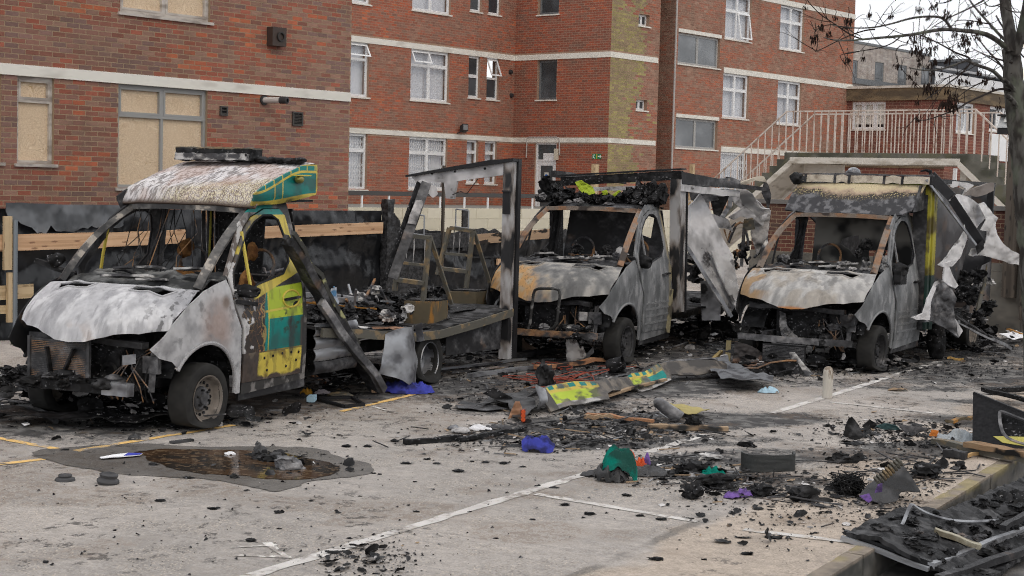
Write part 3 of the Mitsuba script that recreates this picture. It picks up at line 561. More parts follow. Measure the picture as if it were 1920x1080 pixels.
for i, (u0, u1, z0, z1) in enumerate(wE):
    um = (u0 + u1) / 2; key = window(M, FF, u0, u1, z0, z1, [(u0 + .05, um - .025, z0 + .05, z1 - .05), (um + .025, u1 - .05, z0 + .05, z1 - .05)], w=.05, frame=mat('alum%d' % i, prin((.42, .42, .41), .5, .4)), vs=[(um, z0 + .05, z1 - .05)], curtain=False, rec=.1, pane_mat=STAIRGLASS)
    part(key, 'lintel', FF.box(u0 - .02, u1 + .05, z1 + .003, z1 + .13, -.05, .03), BAND, smooth=False)
for c, fl, (u0, u1, z0, z1) in wF:
    if fl < 0: part(M, 'security_gate', lattice_mesh(FF, u0, u1, z0, z1 - .04, .01, .13, .022), UPVC, 'white folding security grille at ground floor behind the stair'); window(M, FF, u0, u1, z0, z1, [(u0 + .05, u1 - .05, z0 + .05, z1 - .05)]); continue
    um, zt, w = (u0 + u1) / 2, z0 + (z1 - z0) * .64, .055
    window(M, FF, u0, u1, z0, z1, [(u0 + w, um - .03, z0 + w, zt - .03), (um + .03, u1 - w, z0 + w, zt - .03), (u0 + w, um - .03, zt + .03, z1 - w), (um + .03, u1 - w, zt + .03, z1 - w)], vs=[(um, z0 + w, z1 - w)], hs=[(zt, u0 + w, u1 - w)],
           open_top={1: .16} if (c == 0 and fl == 1) else None)
FR = Frame(FF.pt(uR, 0, 0), -BW, BU)
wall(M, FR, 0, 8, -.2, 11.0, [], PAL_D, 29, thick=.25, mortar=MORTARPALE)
for fr, a, b in ((FB, uB0 - 3, 0.0), (FF, uE + .3, uR - .3)):
    for u_ in np.arange(a, b, 3.2): pass
    part(M, 'rear_body', quadbox(fr.pt(a, -.2, -1.5), BU * (b - a - .02), V(0, 0, 10.9), -BW * 7), GREYROOM, smooth=False)
part(M, 'rear_body', quadbox(FC.pt(.35, -.2, -2.6), BW * (uC - .7), V(0, 0, 9.8), BU * .2), GREYROOM, smooth=False)
part(M, 'roof', trimesh.Trimesh(np.array([FB.pt(uB0 - 3, 9.6, -.3), FB.pt(0, 9.6, -.3), FC.pt(uC, 9.6, -.3), FD.pt(uD, 9.6, -.3), FF.pt(uR, 11., -.3), FF.pt(uR, 11., -8), FB.pt(uB0 - 3, 9.6, -8)]), [[0, 1, 6], [1, 5, 6], [1, 2, 3], [1, 3, 4], [1, 4, 5]], process=False), INNER, smooth=False)
# fixtures of the main block
PIPE = mat('pipegrey', prin((.45, .42, .40), .45, .3))
Pp = [FF.pt(uE - .42, z, .33) for z in np.linspace(.2, 9.6, 12)]
solo('drainpipe', tube(Pp, .035, 8), PIPE, 'thin grey drainpipe running down the corner beside the moss stained wall', 'pipe')
P = FB.pt(*FB.px(857, 250)); k = solo('floodlight', quadbox(P + BW * .12 + V(0, 0, .03), BU * .28, BW * .12 + V(0, 0, .07), V(0, 0, .22)), mat('lampblack', prin((.03, .03, .032), .5, .4)), 'small black floodlight on the brick wall just above the lower cream band', 'floodlight', smooth=False)
part(k, 'bracket', bar(P + BW * .01, P + BW * .2 + BU * .1 + V(0, 0, .08), .04, .03), 'mat_lampblack', smooth=False)
part(k, 'lens', quadbox(P + BW * .245 + V(0, 0, .12) + BU * .03, BU * .22, V(0, 0, .17), BW * .006), mat('lampglass', prin((.25, .26, .27), .2, .5)), smooth=False)
R = rect(FC, 1111, 1127.5, 288.5, 298); k = solo('exit_sign', FC.box(R[0], R[1], R[2], R[3], .004, .02), mat('signgreen', prin((.015, .2, .08), .4, .4)), 'green running man exit sign with arrow on the brick wall right of the white door', 'sign', smooth=False)
um, zm, hh = (R[0] + R[1]) / 2, (R[2] + R[3]) / 2, (R[3] - R[2]); WS = mat('signwhite', prin((.75, .78, .74), .5, .3))
part(k, 'arrow', cat([FC.box(um + .06, um + .15, zm - .02, zm + .02, .02, .023), trimesh.Trimesh(np.array([FC.pt(um + .14, zm - .06, .023), FC.pt(um + .21, zm, .023), FC.pt(um + .14, zm + .06, .023)]), [[0, 1, 2]], process=False)]), WS, smooth=False)
part(k, 'running_figure', cat([bar(FC.pt(um - .15, zm - .07, .022), FC.pt(um - .12, zm + .03, .022), .025, .004, FC.N), bar(FC.pt(um - .12, zm - .02, .022), FC.pt(um - .07, zm - .07, .022), .025, .004, FC.N), bar(FC.pt(um - .17, zm + .01, .022), FC.pt(um - .08, zm + .03, .022), .02, .004, FC.N), lathe([(.001, .003), (.018, .003), (.018, 0)], 10, FC.N, FC.pt(um - .105, zm + .065, .02))]), WS, smooth=False)
part(k, 'door_symbol', FC.box(um - .02, um + .025, zm - .075, zm + .075, .02, .023), mat('signyellow', prin((.5, .42, .05), .5, .3)), smooth=False)
cond = [FC.pt(*FC.px(x, y), .03) for x, y in ((988, 296), (989, 262), (990, 258.5), (994, 257.5), (1044, 257.5), (1049, 259), (1050, 263), (1050, 290))]
solo('conduit', tube(cond, .022, 7), PIPE, 'bent grey conduit running over the white back door', 'pipe')
R = rect(FC, 1041.5, 1047.5, 279, 300); solo('junction_box', FC.box(R[0], R[1], R[2], R[3], .004, .09), mat('boxcream', prin((.6, .55, .45), .5, .3)), 'cream junction box on the wall beside the white back door', 'box', smooth=False)
R = rect(FB, 953, 957.5, 144, 163)
for x, y in ((956.5, 135), (958, 179)):
    P = FB.pt(*FB.px(x, y)); solo('wall_outlet', lathe([(.001, .10), (.07, .08), (.085, .0)], 12, FB.N, P), 'mat_lampblack', 'small dark round outlet in the corner of the brick wall' + (', the upper of two' if y < 150 else ', the lower of two'), 'vent')
# --- terrace wall with rail in front of B and C
FT = Frame(Q + BW * 5.3, BU, BW); t0, t1 = FT.px(600, 380)[0], FT.px(1420, 440)[0]
zt1 = FT.px(800, 390)[1]; zr1, zr0 = FT.px(800, 360)[1], FT.px(800, 368.3)[1]
k = thing('terrace_wall', 'low cream blockwork wall of the raised terrace behind the burnt fence', 'wall')
part(k, 'core', FT.box(t0, t1, -.2, zt1 - .003, -.25, -.012), mat('creamwall', diff(.56, .52, .42)), smooth=False)
CREAMB = [mat('creamblock%d' % i, prin(c, .8, .2)) for i, c in enumerate(((.62, .58, .46), (.58, .54, .43), (.65, .61, .50)))]
bw, bhh = 1.02, .30; i = 0; r = np.random.default_rng(2)
for j in range(6):
    z1 = zt1 - j * bhh; u = t0 - (j % 2) * bw / 2
    while u < t1:
        a, b = max(u, t0), min(u + bw - .012, t1)
        if b - a > .1 and z1 - bhh > -.1: part(k, 'block', FT.box(a, b, z1 - bhh + .012, z1, -.012, r.uniform(.0, .005)), CREAMB[r.integers(3)], smooth=False)
        u += bw
part(k, 'terrace_slab', FT.box(t0, FT.px(1010, 390)[0] + 6, zt1 - .2, zt1 - .01, -5.0, -.25), mat('slabgrey', diff(.25, .24, .22)), smooth=False)
k = thing('terrace_railing', 'dark horizontal board on thin white posts along the terrace', 'railing')
tr = FT.px(1043, 365)[0]
part(k, 'board', FT.box(t0, tr, zr0, zr1, -.05, 0), mat('railgrey', prin((.075, .072, .07), .6, .3)), smooth=False)
P0 = FT.px(678.5, 380)[0]
for i in range(-1, 9): part(k, 'post', FT.box(P0 + i * 1.02, P0 + i * 1.02 + .045, zt1 + .001, zr0 - .001, -.045, -.005), UPVC, smooth=False)
for x, y0 in ((1112, 308), (1294, 308)):
    u, z = FT.px(x, y0); wd = .22 if x < 1200 else .13; m = quadbox(FT.pt(u - wd / 2, -.2, .02), BU * wd, V(0, 0, z + .2), BW * .14)
    solo('timber_post', m, PINEPALE, 'pale squared timber post standing before the brick ' + ('stair tower, beside the moss' if x < 1200 else 'wall below the wide stair window'), 'post', smooth=False, uv=np.array([[i * .2 + k * .1, j * 3.0] for i in (0, 1) for j in (0, 1) for k in (0, 1)])[:, ::-1])
# ---------------------------------------------------------------- the three burnt-out ambulances: cabs
class Car:
    def __init__(s, x, y, a):
        s.O = V(x, y, 0); s.h = V(-math.sin(a), -math.cos(a), 0); s.l = V(math.cos(a), -math.sin(a), 0)
    def w(s, p): p = np.asarray(p, float); return s.O + s.h * p[..., :1] + s.l * p[..., 1:2] + V(0, 0, 1) * p[..., 2:3]
    def side(s, x, y, Y=.93):          # where a view ray meets the plane of the left flank
        d = ray(x, y); t = (Y - np.dot(EYE - s.O, s.l)) / np.dot(d, s.l); P = EYE + d * t; return P
    def front(s, x, y, X=1.0):
        d = ray(x, y); t = (X - np.dot(EYE - s.O, s.h)) / np.dot(d, s.h); return EYE + d * t
    def m(s, mesh):
        if isinstance(mesh, tuple): return (s.m(mesh[0]), mesh[1])
        return trimesh.Trimesh(s.w(mesh.vertices), mesh.faces, process=False)
_zs, _ws = [0, .3, .6, 1.0, 1.3, 1.6, 2.1, 2.3], [.93, .95, .975, .985, .965, .905, .795, .73]
def hw(x, z):
    t = np.clip((np.asarray(x) - .1) / .9, 0, 1); return np.interp(z, _zs, _ws) - .05 * t - .15 * t ** 3
def flank(sgn, off=0.0, dent=0.012, seed=1):
    def f(a, b):
        y = hw(a, b) + off; p = np.stack([a, y * sgn, b], 1); p[:, 1] += sgn * dent * 2 * nz(p, 2.2, seed); return p
    return f
def stack(a, b, c): return np.stack(np.broadcast_arrays(np.asarray(a, float), np.asarray(b, float), np.asarray(c, float)), 1)
HUBX, HUBZ, RW = .13, .335, .345
def arc(cx, cz, r, a0, a1, n=14): return [(cx + r * math.cos(t), cz + r * math.sin(t)) for t in np.linspace(math.radians(a0), math.radians(a1), n)]
FENDER = [(-.36, .30)] + arc(HUBX, .38, .46, 186, 32, 16) + [(.60, .70), (.74, .74), (.84, .83), (.70, .95), (.60, 1.06), (.40, 1.22), (.18, 1.345), (-.02, 1.40), (-.20, 1.44), (-.24, 1.36), (-.30, 1.15), (-.41, .95), (-.43, .30)]
DOOR = [(-.45, .40), (-.43, .95), (-.32, 1.15), (-.26, 1.36), (-.24, 1.46), (-.62, 1.93), (-.78, 2.04), (-1.02, 2.12), (-1.30, 2.12), (-1.38, 2.05), (-1.48, 1.5), (-1.52, .40)]
DWIN = [(-.30, 1.35), (-.62, 1.33), (-.70, 1.37), (-1.18, 1.46), (-1.31, 1.58), (-1.30, 1.85), (-1.24, 2.01), (-1.14, 2.06), (-.98, 2.06), (-.80, 1.99), (-.64, 1.88), (-.32, 1.50)]
BONNET = Polygon([(.17, -.905), (.40, -.935), (.62, -.90), (.78, -.68), (.90, -.38), (.955, -.18), (.965, 0), (.955, .18), (.90, .38), (.78, .68), (.62, .90), (.40, .935), (.17, .905), (.23, .45), (.245, 0), (.23, -.45)])
def bonnet_fn(seed, sag=0.0, dent=.009):
    def f(x, y):
        t = np.clip((x - .2) / .765, 0, 1.1); s = np.abs(y) / .87; edge = np.interp(np.abs(y), [0, .18, .38, .68, .90], [.965, .955, .90, .78, .62])
        z = 1.375 - .14 * t - .33 * t ** 3 - .17 * s ** 3 * t / .55 - .03 * s ** 2 * (1 - t) - .05 * np.exp(-((edge - x) / .035) ** 2)
        z = z + .020 * np.exp(-((s - .60 + .1 * t) / .07) ** 2) * (1 - t ** 2) - sag * np.exp(-((t - .8) / .3) ** 2 - (s / .6) ** 2)
        p = stack(x, y, z); p[:, 2] += (dent * 2 * nz(p, 1.9, seed) + dent * .6 * nz(p, 6, seed)) * np.clip((edge - x) / .12, .08, 1); return p
    return f
TYREP = [(.215, -.10), (.25, -.118), (.30, -.122), (.335, -.105), (.345, -.075), (.345, .075), (.335, .105), (.30, .122), (.25, .118), (.215, .10), (.205, .06), (.205, -.06), (.215, -.10)]
def flatten(m, z0, k=.55, ax=None):
    v = np.asarray(m.vertices).copy(); low = v[:, 2] < z0; d = z0 - v[low, 2]; v[low, 2] = np.maximum(z0 - d * k, .004); out = unit(ax); v[low] += (np.sign((v[low] - v.mean(0)) @ out) * d * .55)[:, None] * out; m.vertices = v; return m
def wheel(parent, car, x, y, sgn, sink=.03, dull=False, caps=True, rimm=None, deep=False):
    ax = car.l * sgn; c = car.w(V(x, y, HUBZ - sink)); rm = rimm or RIMGREY
    if deep: prof = [(.012, -.10), (.10, -.10), (.12, -.085), (.19, -.07), (.195, -.02), (.205, .0), (.205, .05), (.222, .075), (.235, .10), (.222, .115), (.215, .10)]
    else: prof = [(.01, .035), (.09, .04), (.115, .03), (.135, .01), (.16, .015), (.185, .03), (.195, .055), (.205, .085), (.228, .108), (.232, .12), (.222, .118), (.21, .10)]
    key = part(parent, 'wheel', lathe(prof, 40, ax, c), rm, smooth=40)
    t = flatten(lathe(TYREP, 44, ax, c), .11, .55, ax); t = crumple(t, .006, 9, 3); part(key, 'tyre', t, TYRE, smooth=40)
    if caps and not deep:
        part(key, 'hub_cap', lathe([(.001, .075), (.055, .075), (.062, .06), (.105, .055), (.118, .04), (.12, .02)], 28, ax, c), BURNT if not dull else BURNTDARK, smooth=30)
        e1 = unit(np.cross(ax, (0, 0, 1))); e2 = V(0, 0, 1)
        for k in range(6): g = k * 1.047 + .3; part(key, 'bolt', lathe([(.001, .086), (.011, .084), (.013, .05)], 8, ax, c + (e1 * math.cos(g) + e2 * math.sin(g)) * .085), SOOT, smooth=20)
        for k in range(16): g = k * .3927; part(key, 'vent_hole', lathe([(.001, .026), (.0165, .026), (.0165, .019)], 10, ax, c + (e1 * math.cos(g) + e2 * math.sin(g)) * .158), CHAR, smooth=False)
    if deep:
        e1 = unit(np.cross(ax, (0, 0, 1))); e2 = V(0, 0, 1)
        for k in range(6): g = k * 1.047; part(key, 'vent_hole', lathe([(.001, -.078), (.022, -.078), (.022, -.09)], 10, ax, c + (e1 * math.cos(g) + e2 * math.sin(g)) * .145), CHAR, smooth=False)
    return key
def torus(R, r, c, ax, n=24, k=6):
    ax = unit(ax); a = unit(np.cross(ax, (0.1, .2, 1))); b = np.cross(ax, a); g = np.linspace(0, 2 * np.pi, n + 1)
    return tube([V(*c) + R * (math.cos(t) * a + math.sin(t) * b) for t in g], r, k)
def cab(car, label, B, seed, wheels=(True, True), doorfn=None, holes_far=True, windows=True, sag=0.0):
    """B: dict of materials: bonnet, fender, door, frame, roof, pillar"""
    A = thing('ambulance', label, 'ambulance', 'burnt out ambulances parked side by side')
    P = lambda name, mesh, mt, lab_=None, **k: part(A, name, car.m(mesh), mt, lab_, **k)
    # bonnet with the two air scoops
    bp = BONNET; sc = [Polygon([(.285, s * .24), (.27, s * .72), (.405, s * .65), (.42, s * .26)]) for s in (-1, 1)]
    for q in sc: bp = bp.difference(q)
    fn = bonnet_fn(seed, sag); key = P('bonnet', panel(bp, fn, .006, .045, seed), B['bonnet'], B.get('bonnet_label'), smooth=True)
    for q in sc:
        k = part(key, 'air_scoop', car.m(panel(q.buffer(.02), lambda a, b: fn(a, b) - V(0, 0, .085), .004, .04)), SOOT, smooth=True)
        ring = np.array(q.exterior.coords); rr = LineString(ring).segmentize(.05); rr = np.array(rr.coords); p3 = fn(rr[:, 0], rr[:, 1]) + V(0, 0, .008)
        part(key, 'scoop_rim', car.m(tube(p3, .010, 5)), B['bonnet'], smooth=30)
    for sgn in (1, -1):
        P('wing', panel(FENDER, flank(sgn, 0, .012, seed), .006, .05, seed), B['fender'] if sgn > 0 else B['fender2'], smooth=True)
        r_ = arc(HUBX, .38, .465, 188, 30, 22); P('wheel_arch_lip', tube([V(x, sgn * (hw(x, z) + .004), z) for x, z in r_], .020, 6), B['fender'] if sgn > 0 else B['fender2'], smooth=40)
        P('wheel_well', trimesh.Trimesh(*(lambda r: (np.array([V(x, sgn * y, z) for x, z in r for y in (.90, .55)]), np.array([q for i in range(len(r) - 1) for q in ([2 * i, 2 * i + 1, 2 * i + 2], [2 * i + 1, 2 * i + 3, 2 * i + 2])])))(arc(HUBX, .38, .47, 195, 20, 14)), process=False), CHAR, smooth=True)
        d = Polygon(DOOR).difference(Polygon(DWIN).buffer(.001)) if windows else Polygon(DOOR)
        dk = P('door', panel(d, flank(sgn, .004, .008, seed + 3), .02, .045, seed), B['door'] if sgn > 0 else B['fender2'], B.get('door_label') if sgn > 0 else None, smooth=True)
        if sgn > 0: DK = dk
        part(dk, 'window_seal', car.m(tube([V(x, sgn * (hw(x, z) + .008), z) for x, z in np.array(LineString(DWIN + DWIN[:1]).segmentize(.06).coords)], .014, 5)), BLACKPROF, smooth=40)
        fdiv = [(-.585, 1.34), (-.575, 1.60), (-.575, 1.90)]
        part(dk, 'window_divider', car.m(cat([bar(V(x0, sgn * (hw(x0, z0) + .006), z0), V(x1, sgn * (hw(x1, z1) + .006), z1), .028, .02, up=(0, 1, 0)) for (x0, z0), (x1, z1) in zip(fdiv, fdiv[1:])])), B.get('divider', B['door'] if sgn > 0 else B['fender2']), smooth=False)
        part(dk, 'handle', car.m(cat([bar(V(-1.14, sgn * 1.005, 1.195), V(-1.40, sgn * 1.0, 1.21), .022, .05, up=(0, 1, 0)), ])), B.get('handle', SOOT), smooth=False)
        # frame round the door: B pillar and cantrail
        fr = Polygon([(-1.60, .33), (-1.56, 1.5), (-1.47, 2.20), (-.98, 2.20), (-.74, 2.10), (-.56, 1.98), (-.19, 1.48), (-.26, 1.45), (-.36, 1.1), (-.46, .95), (-.46, .28)]).difference(Polygon(DOOR).buffer(.006))
        P('body_frame', panel(fr, flank(sgn, -.012, .004, seed + 5), .02, .05, seed), B['frame'] if sgn > 0 else B['fender2'], smooth=True)
        # A pillar
        pb, pt = V(.13, sgn * .845, 1.35), V(-.83, sgn * .735, 2.10)
        n = 9; pts = [pb + (pt - pb) * t + V(.05, sgn * .02, .05) * math.sin(math.pi * t) for t in np.linspace(0, 1, n)]
        P('front_pillar', cat([bar(pts[i], pts[i + 1] + (pts[i + 1] - pts[i]) * .08, .085, .06, up=(.6, sgn * .5, .6)) for i in range(n - 1)]), B['pillar'] if sgn > 0 else B.get('pillar2', B['pillar']), smooth=30)
        P('sill', panel([(-.44, .22), (-.44, .40), (-1.60, .40), (-1.62, .24)], flank(sgn, -.02, .01, seed + 8), .02, .06), B.get('sill', BURNTDARK), smooth=True)
    # header, roof
    hp = [V(-.82 + .055 * (1 - (s) ** 2), s * .74, 2.105 + .02 * (1 - s * s)) for s in np.linspace(-1, 1, 11)]
    P('windscreen_header', cat([bar(hp[i], hp[i + 1] + (hp[i + 1] - hp[i]) * .03, .07, .06) for i in range(10)]), B.get('header', B['pillar']), smooth=30)
    P('roof', panel(sbox(-1.52, -.76, -.78, .76), lambda a, b: stack(a, b, 2.14 + .06 * np.clip((-.78 - a) / .3, 0, 1) - .10 * np.abs(b / .76) ** 6 + .01 * nz(stack(a, b, 0), 3, seed)), .006, .06), B['roof'], smooth=True)
    # scuttle, dashboard, floor, bulkhead
    dn = lambda a, b: stack(a, b, 1.33 + .05 * np.exp(-((a + .05) / .12) ** 2) + .09 * nz(stack(a, b, 0), 5, seed + 2) + .06 * nz(stack(a, b, 1), 13, seed) + (.30 if seed == 4 else .10) * np.clip(-a, 0, .42))
    k = P('dashboard', panel(sbox(-.56, -.82, .20, .82), dn, .01, .03), B.get('dash', SOOT), smooth=True)
    r = np.random.default_rng(seed)
    for i in range(7): part(k, 'debris_slab', car.m(crumple(quadbox((lambda x_: V(x_, r.uniform(-.7, .5), 1.375 + (.30 if seed == 4 else .1) * max(-x_, 0) + r.uniform(0, .03)))(r.uniform(-.4, .0)), V(r.uniform(.1, .2), r.uniform(-.06, .06), .02), V(r.uniform(-.05, .05), r.uniform(.15, .32), .02), V(0, 0, .022)), .012, 5, i)), B.get('slab', ASH), smooth=False)
    P('scuttle_front', panel(sbox(-.83, .55, .83, 1.33), lambda a, b: stack(-.38, a, b), .01, .12), CHAR, smooth=True)
    P('floor', quadbox(V(-1.6, -.9, .52), V(1.25, 0, 0), V(0, 1.8, 0), V(0, 0, .03)), CHAR, smooth=False)
    P('steering_wheel', cat([torus(.19, .014, (-.42, -.42, 1.36), (-.55, 0, .8)), bar(V(-.42, -.42, 1.36), V(-.2, -.42, 1.15), .04, .04), bar(V(-.42, -.60, 1.36), V(-.42, -.24, 1.36), .02, .015)]), BURNTDARK, smooth=30)
    for i, y in enumerate((-.42, .45)):
        k = P('seat', cat([bar(V(-1.36, y - .2, .85), V(-1.47, y - .17, 1.5), .03, .03), bar(V(-1.36, y + .2, .85), V(-1.47, y + .17, 1.5), .03, .03), torus(.18, .016, (-1.47, y, 1.5), (1, 0, .15), 20, 5)] + [bar(V(-1.38, y - .2, .9 + q * .13), V(-1.38, y + .2, .9 + q * .13), .014, .014) for q in range(5)]), RUSTY, smooth=30)
        part(k, 'base', car.m(crumple(quadbox(V(-1.38, y - .24, .55), V(.5, 0, 0), V(0, .48, 0), V(0, 0, .34)), .02, 5, i)), BURNTDARK, smooth=False)
        if B.get('foam'): part(k, 'foam', car.m(crumple(cat([chunk((-1.22, y, .80), (.10, .25, .36), seed + i, 3, .2), chunk((-1.30, y + .02, 1.58), (.06, .14, .10), seed + 9 + i, 2, .3)]), .02, 9, i)), B['foam'], smooth=40)
    # engine bay
    P('engine', cat([crumple(quadbox(V(.0, -.34, .35), V(.62, 0, 0), V(0, .66, 0), V(0, 0, .62)), .05, 4, seed), chunk((.45, .28, .62), (.16, .15, .17), seed, 2, .5), chunk((.55, -.25, .75), (.10, .22, .09), seed + 1, 2, .5), torus(.08, .03, (.62, .2, .55), (1, 0, 0)), torus(.06, .025, (.62, .36, .45), (1, 0, 0)), chunk((.5, .5, .5), (.12, .1, .2), seed + 3, 2, .5)]), CHAR, smooth=30)
    P('slam_panel', bar(V(.66, -.72, .86), V(.66, .66, .84), .10, .06, seg=8, wob=.008, seed=seed), BURNTDARK, smooth=30)
    for i in range(9):
        y0, y1 = r.uniform(.1, .75), r.uniform(.1, .75); P('wire', tube([V(.55, y0, .8), V(.66, (y0 + y1) / 2 + r.uniform(-.1, .1), .62), V(.70, y1, .45), V(.62, y1 + r.uniform(-.1, .1), .3)], .006, 5), RUSTY if i % 3 else CHAR)
    P('bumper_beam', cat([bar(V(.90 - .10 * (abs(s) ** 2.2), s * .82, .43 + .01 * s), V(.90 - .10 * (abs(s + .17) ** 2.2), (s + .17) * .82, .43), .05, .085, up=(0, 0, 1)) for s in np.arange(-1, B.get('bump_end', .99), .167)]), B.get('bumper', RUSTY), smooth=30)
    for y in (-.42, .42):
        P('chassis_rail', bar(V(.85, y, .45), V(-6.35, y, .47), .08, .14), BURNTDARK, smooth=False)
    P('headlamp_bracket', cat([quadbox(V(.60, .62, .58), V(.05, 0, 0), V(0, .18, 0), V(0, 0, .16)), bar(V(.62, .70, .4), V(.60, .72, .82), .03, .06)]), BURNT, smooth=False)
    wheel(A, car, HUBX, .875, 1, **B.get('wheel', {})); wheel(A, car, HUBX, -.86, -1, caps=False)
    return A, DK, P, fn
# ---------------------------------------------------------------- ambulance materials
def f_bon1(p, n, uv):
    t, s = (uv.x - .2) / .77, uv.y / .87; a = fbm(t * 3.1, s * 3.1, 1, 4); b = fbm(t * 9 + 5, s * 9 - t * 5, 2, 4); c = fbm(t * 34, s * 30, 3, 3)
    w = fbm(t * 6 + a * 3, s * 5 - a * 4, 5, 4); col = mix(C3(.29, .29, .305), C3(.47, .47, .485), smoothstep(.28, .66, a * .35 + b * .30 + w * .35))
    col = mix(col, C3(.62, .62, .63), smoothstep(.50, .72, fbm(t * 4, s * 6 + 3 + a, 4, 4)) * .7)
    col = mix(col, C3(.22, .22, .235), smoothstep(.54, .72, fbm(t * 5 + s * 3 + 7, s * 16 - t * 5, 6, 4)) * .5)
    col = mix(col, C3(.12, .12, .125), smoothstep(.57, .70, fbm(t * 18, s * 18, 8, 3)) * smoothstep(.60, .95, s) * .9)
    col = mix(col, C3(.33, .26, .22), smoothstep(.5, .7, b) * smoothstep(.8, .97, t) * .5)
    return col * (.86 + .28 * c)
BON1 = mat('bonnet_a', prin(proc(f_bon1), .6, .3))
def f_fen1(p, n, uv):
    x, z = uv.x, uv.y; b = fbm(x * 6, z * 6, 1, 4); c = fbm(x * 25, z * 25, 3, 3)
    col = mix(C3(.26, .26, .27), C3(.44, .44, .45), smoothstep(.28, .62, b)); col = mix(col, C3(.14, .14, .145), smoothstep(.58, .76, fbm(x * 9 + 4, z * 9, 6, 4)) * .7)
    w = smoothstep(.34, .08, dr.sqrt(dr.square(x + .02) + dr.square((z - .98) * .8)))
    col = mix(col, C3(.30, .215, .185), w * .75 * smoothstep(.3, .6, b + .1)); col = mix(col, C3(.20, .16, .14), smoothstep(.1, .02, dr.sqrt(dr.square(x + .16) + dr.square(z - 1.22))))
    return col * (.86 + .28 * c)
FEN1 = mat('wing_a', prin(proc(f_fen1), .6, .3))
TEAL, LIME, YEL = C3(.0, .185, .165), C3(.36, .46, .03), C3(.55, .44, .07)
def f_door1(p, n, uv):
    x, z = uv.x, uv.y; c = fbm(x * 30, z * 30, 3, 3); b = fbm(x * 7, z * 7, 1, 4); e = (b - .5)
    bl = C3(.028, .027, .028) * (.7 + .8 * c)
    # burnt front with branching cracks
    d1, d2, w = voronoi(x * 13 + e * 2, z * 11 + e * 2); crack = smoothstep(.09, .02, d2 - d1) * smoothstep(.35, .6, fbm(x * 4, z * 4, 5, 3))
    burn = mix(mix(C3(.05, .035, .03), C3(.024, .023, .023), c), mix(C3(.33, .12, .04), C3(.30, .22, .08), b), crack)
    ash = smoothstep(.48, .56, fbm(x * 12, z * 12, 8, 4) + (x + .50) * 1.2)
    burn = mix(burn, C3(.52, .51, .51) * (.8 + .4 * c), ash)
    low = mix(C3(.06, .045, .038), C3(.15, .12, .09), smoothstep(.5, .7, b)) * (.7 + .6 * c)
    # lower quarter: yellow strip
    ys = smoothstep(-.70, -.74, x + e * .05) * smoothstep(.42, .45, z + e * .08) * smoothstep(.685, .675, z) * smoothstep(-1.485, -1.47, x)
    lo = mix(low, mix(YEL, C3(.20, .14, .03), smoothstep(.55, .75, b)), ys)
    # teal and lime blocks behind the burn
    pan = mix(TEAL * (.55 + .5 * smoothstep(-1.5, -1.2, x)), LIME, smoothstep(1.0, 1.006, z + .012 * x)); pan = mix(pan, TEAL, smoothstep(-.855, -.845, x) * smoothstep(1.0, 1.006, z))
    blist = smoothstep(.55, .68, fbm(x * 19, z * 19, 4, 3)) * smoothstep(.30, .12, dr.sqrt(dr.square((x + 1.28) * .9) + dr.square((z - .99) * 1.3)))
    pan = mix(pan, C3(.03, .035, .02), blist * .85)
    line = smoothstep(.014, .008, dr.abs(z - 1.10 + .055 * (x + 1.0))) ; pan = mix(pan, YEL, line * .9)
    pan = mix(pan, C3(.05, .04, .035), smoothstep(-1.42, -1.47, x) * smoothstep(1.02, .98, z))
    pan = mix(pan, YEL, smoothstep(.012, .007, dr.abs(x + .862)) * .8)
    mid = mix(burn, pan, smoothstep(-.80, -.825, x + e * .10))
    mid = mix(mid, C3(.32, .24, .09), smoothstep(.015, .006, dr.abs(x + .80 + e * .22)) * .8)
    col = mix(lo, mid, smoothstep(.688, .694, z)); col = mix(col, YEL * .5, smoothstep(.008, .004, dr.abs(z - .69)) * smoothstep(-.8, -.9, x))
    # beltline: rising yellow strip over a black triangle
    zb = 1.31 + (-.62 - x) * .30
    tri = smoothstep(1.335, 1.345, z + (x + 1.2) * .06) * smoothstep(-1.0, -1.03, x); col = mix(col, bl, tri)
    belt = smoothstep(.035, .045, z - zb + .135) * smoothstep(-.60, -.66, x); col = mix(col, YEL, belt)
    # window surround: yellow with teal arch
    up = smoothstep(1.60, 1.63, z); col = mix(col, YEL, up * smoothstep(-1.0, -1.1, x)); arch = smoothstep(2.065, 2.07, z + .05 * (x + 1.1) - .10 * dr.abs(x + 1.12)); 
    fr = up * smoothstep(-1.0, -.9, x); col = mix(col, mix(YEL, C3(.10, .085, .07), smoothstep(.4, .6, b + (x + .55) * .8)), fr)
    col = mix(col, TEAL, smoothstep(2.058, 2.066, z) * smoothstep(-1.455, -1.44, x) * smoothstep(-.70, -.76, x))
    col = mix(col, bl, smoothstep(.50, .72, fbm(x * 3.1 + 2, z * 2.6, 9, 4)) * .55 + smoothstep(.55, .7, fbm(x * 14, z * 8, 3, 3)) * .30)
    return mix(col, bl, smoothstep(-1.47, -1.485, x) * .9)
DOOR1 = mat('door_a', prin(proc(f_door1), .42, .45))
def f_frame1(p, n, uv):
    x, z = uv.x, uv.y; b = fbm(x * 9, z * 9, 1, 4); c = mix(C3(.035, .034, .034), C3(.19, .18, .175), smoothstep(.5, .7, b))
    c = mix(c, TEAL, smoothstep(2.085, 2.09, z) * smoothstep(-1.25, -1.15, x) * smoothstep(-.6, -.7, x))
    return mix(c, mix(C3(.45, .44, .43), C3(.12, .1, .09), smoothstep(.45, .6, b)), smoothstep(-.75, -.6, x) * smoothstep(.9, 1.2, z))
FRAME1 = mat('frame_a', prin(proc(f_frame1), .5, .4))
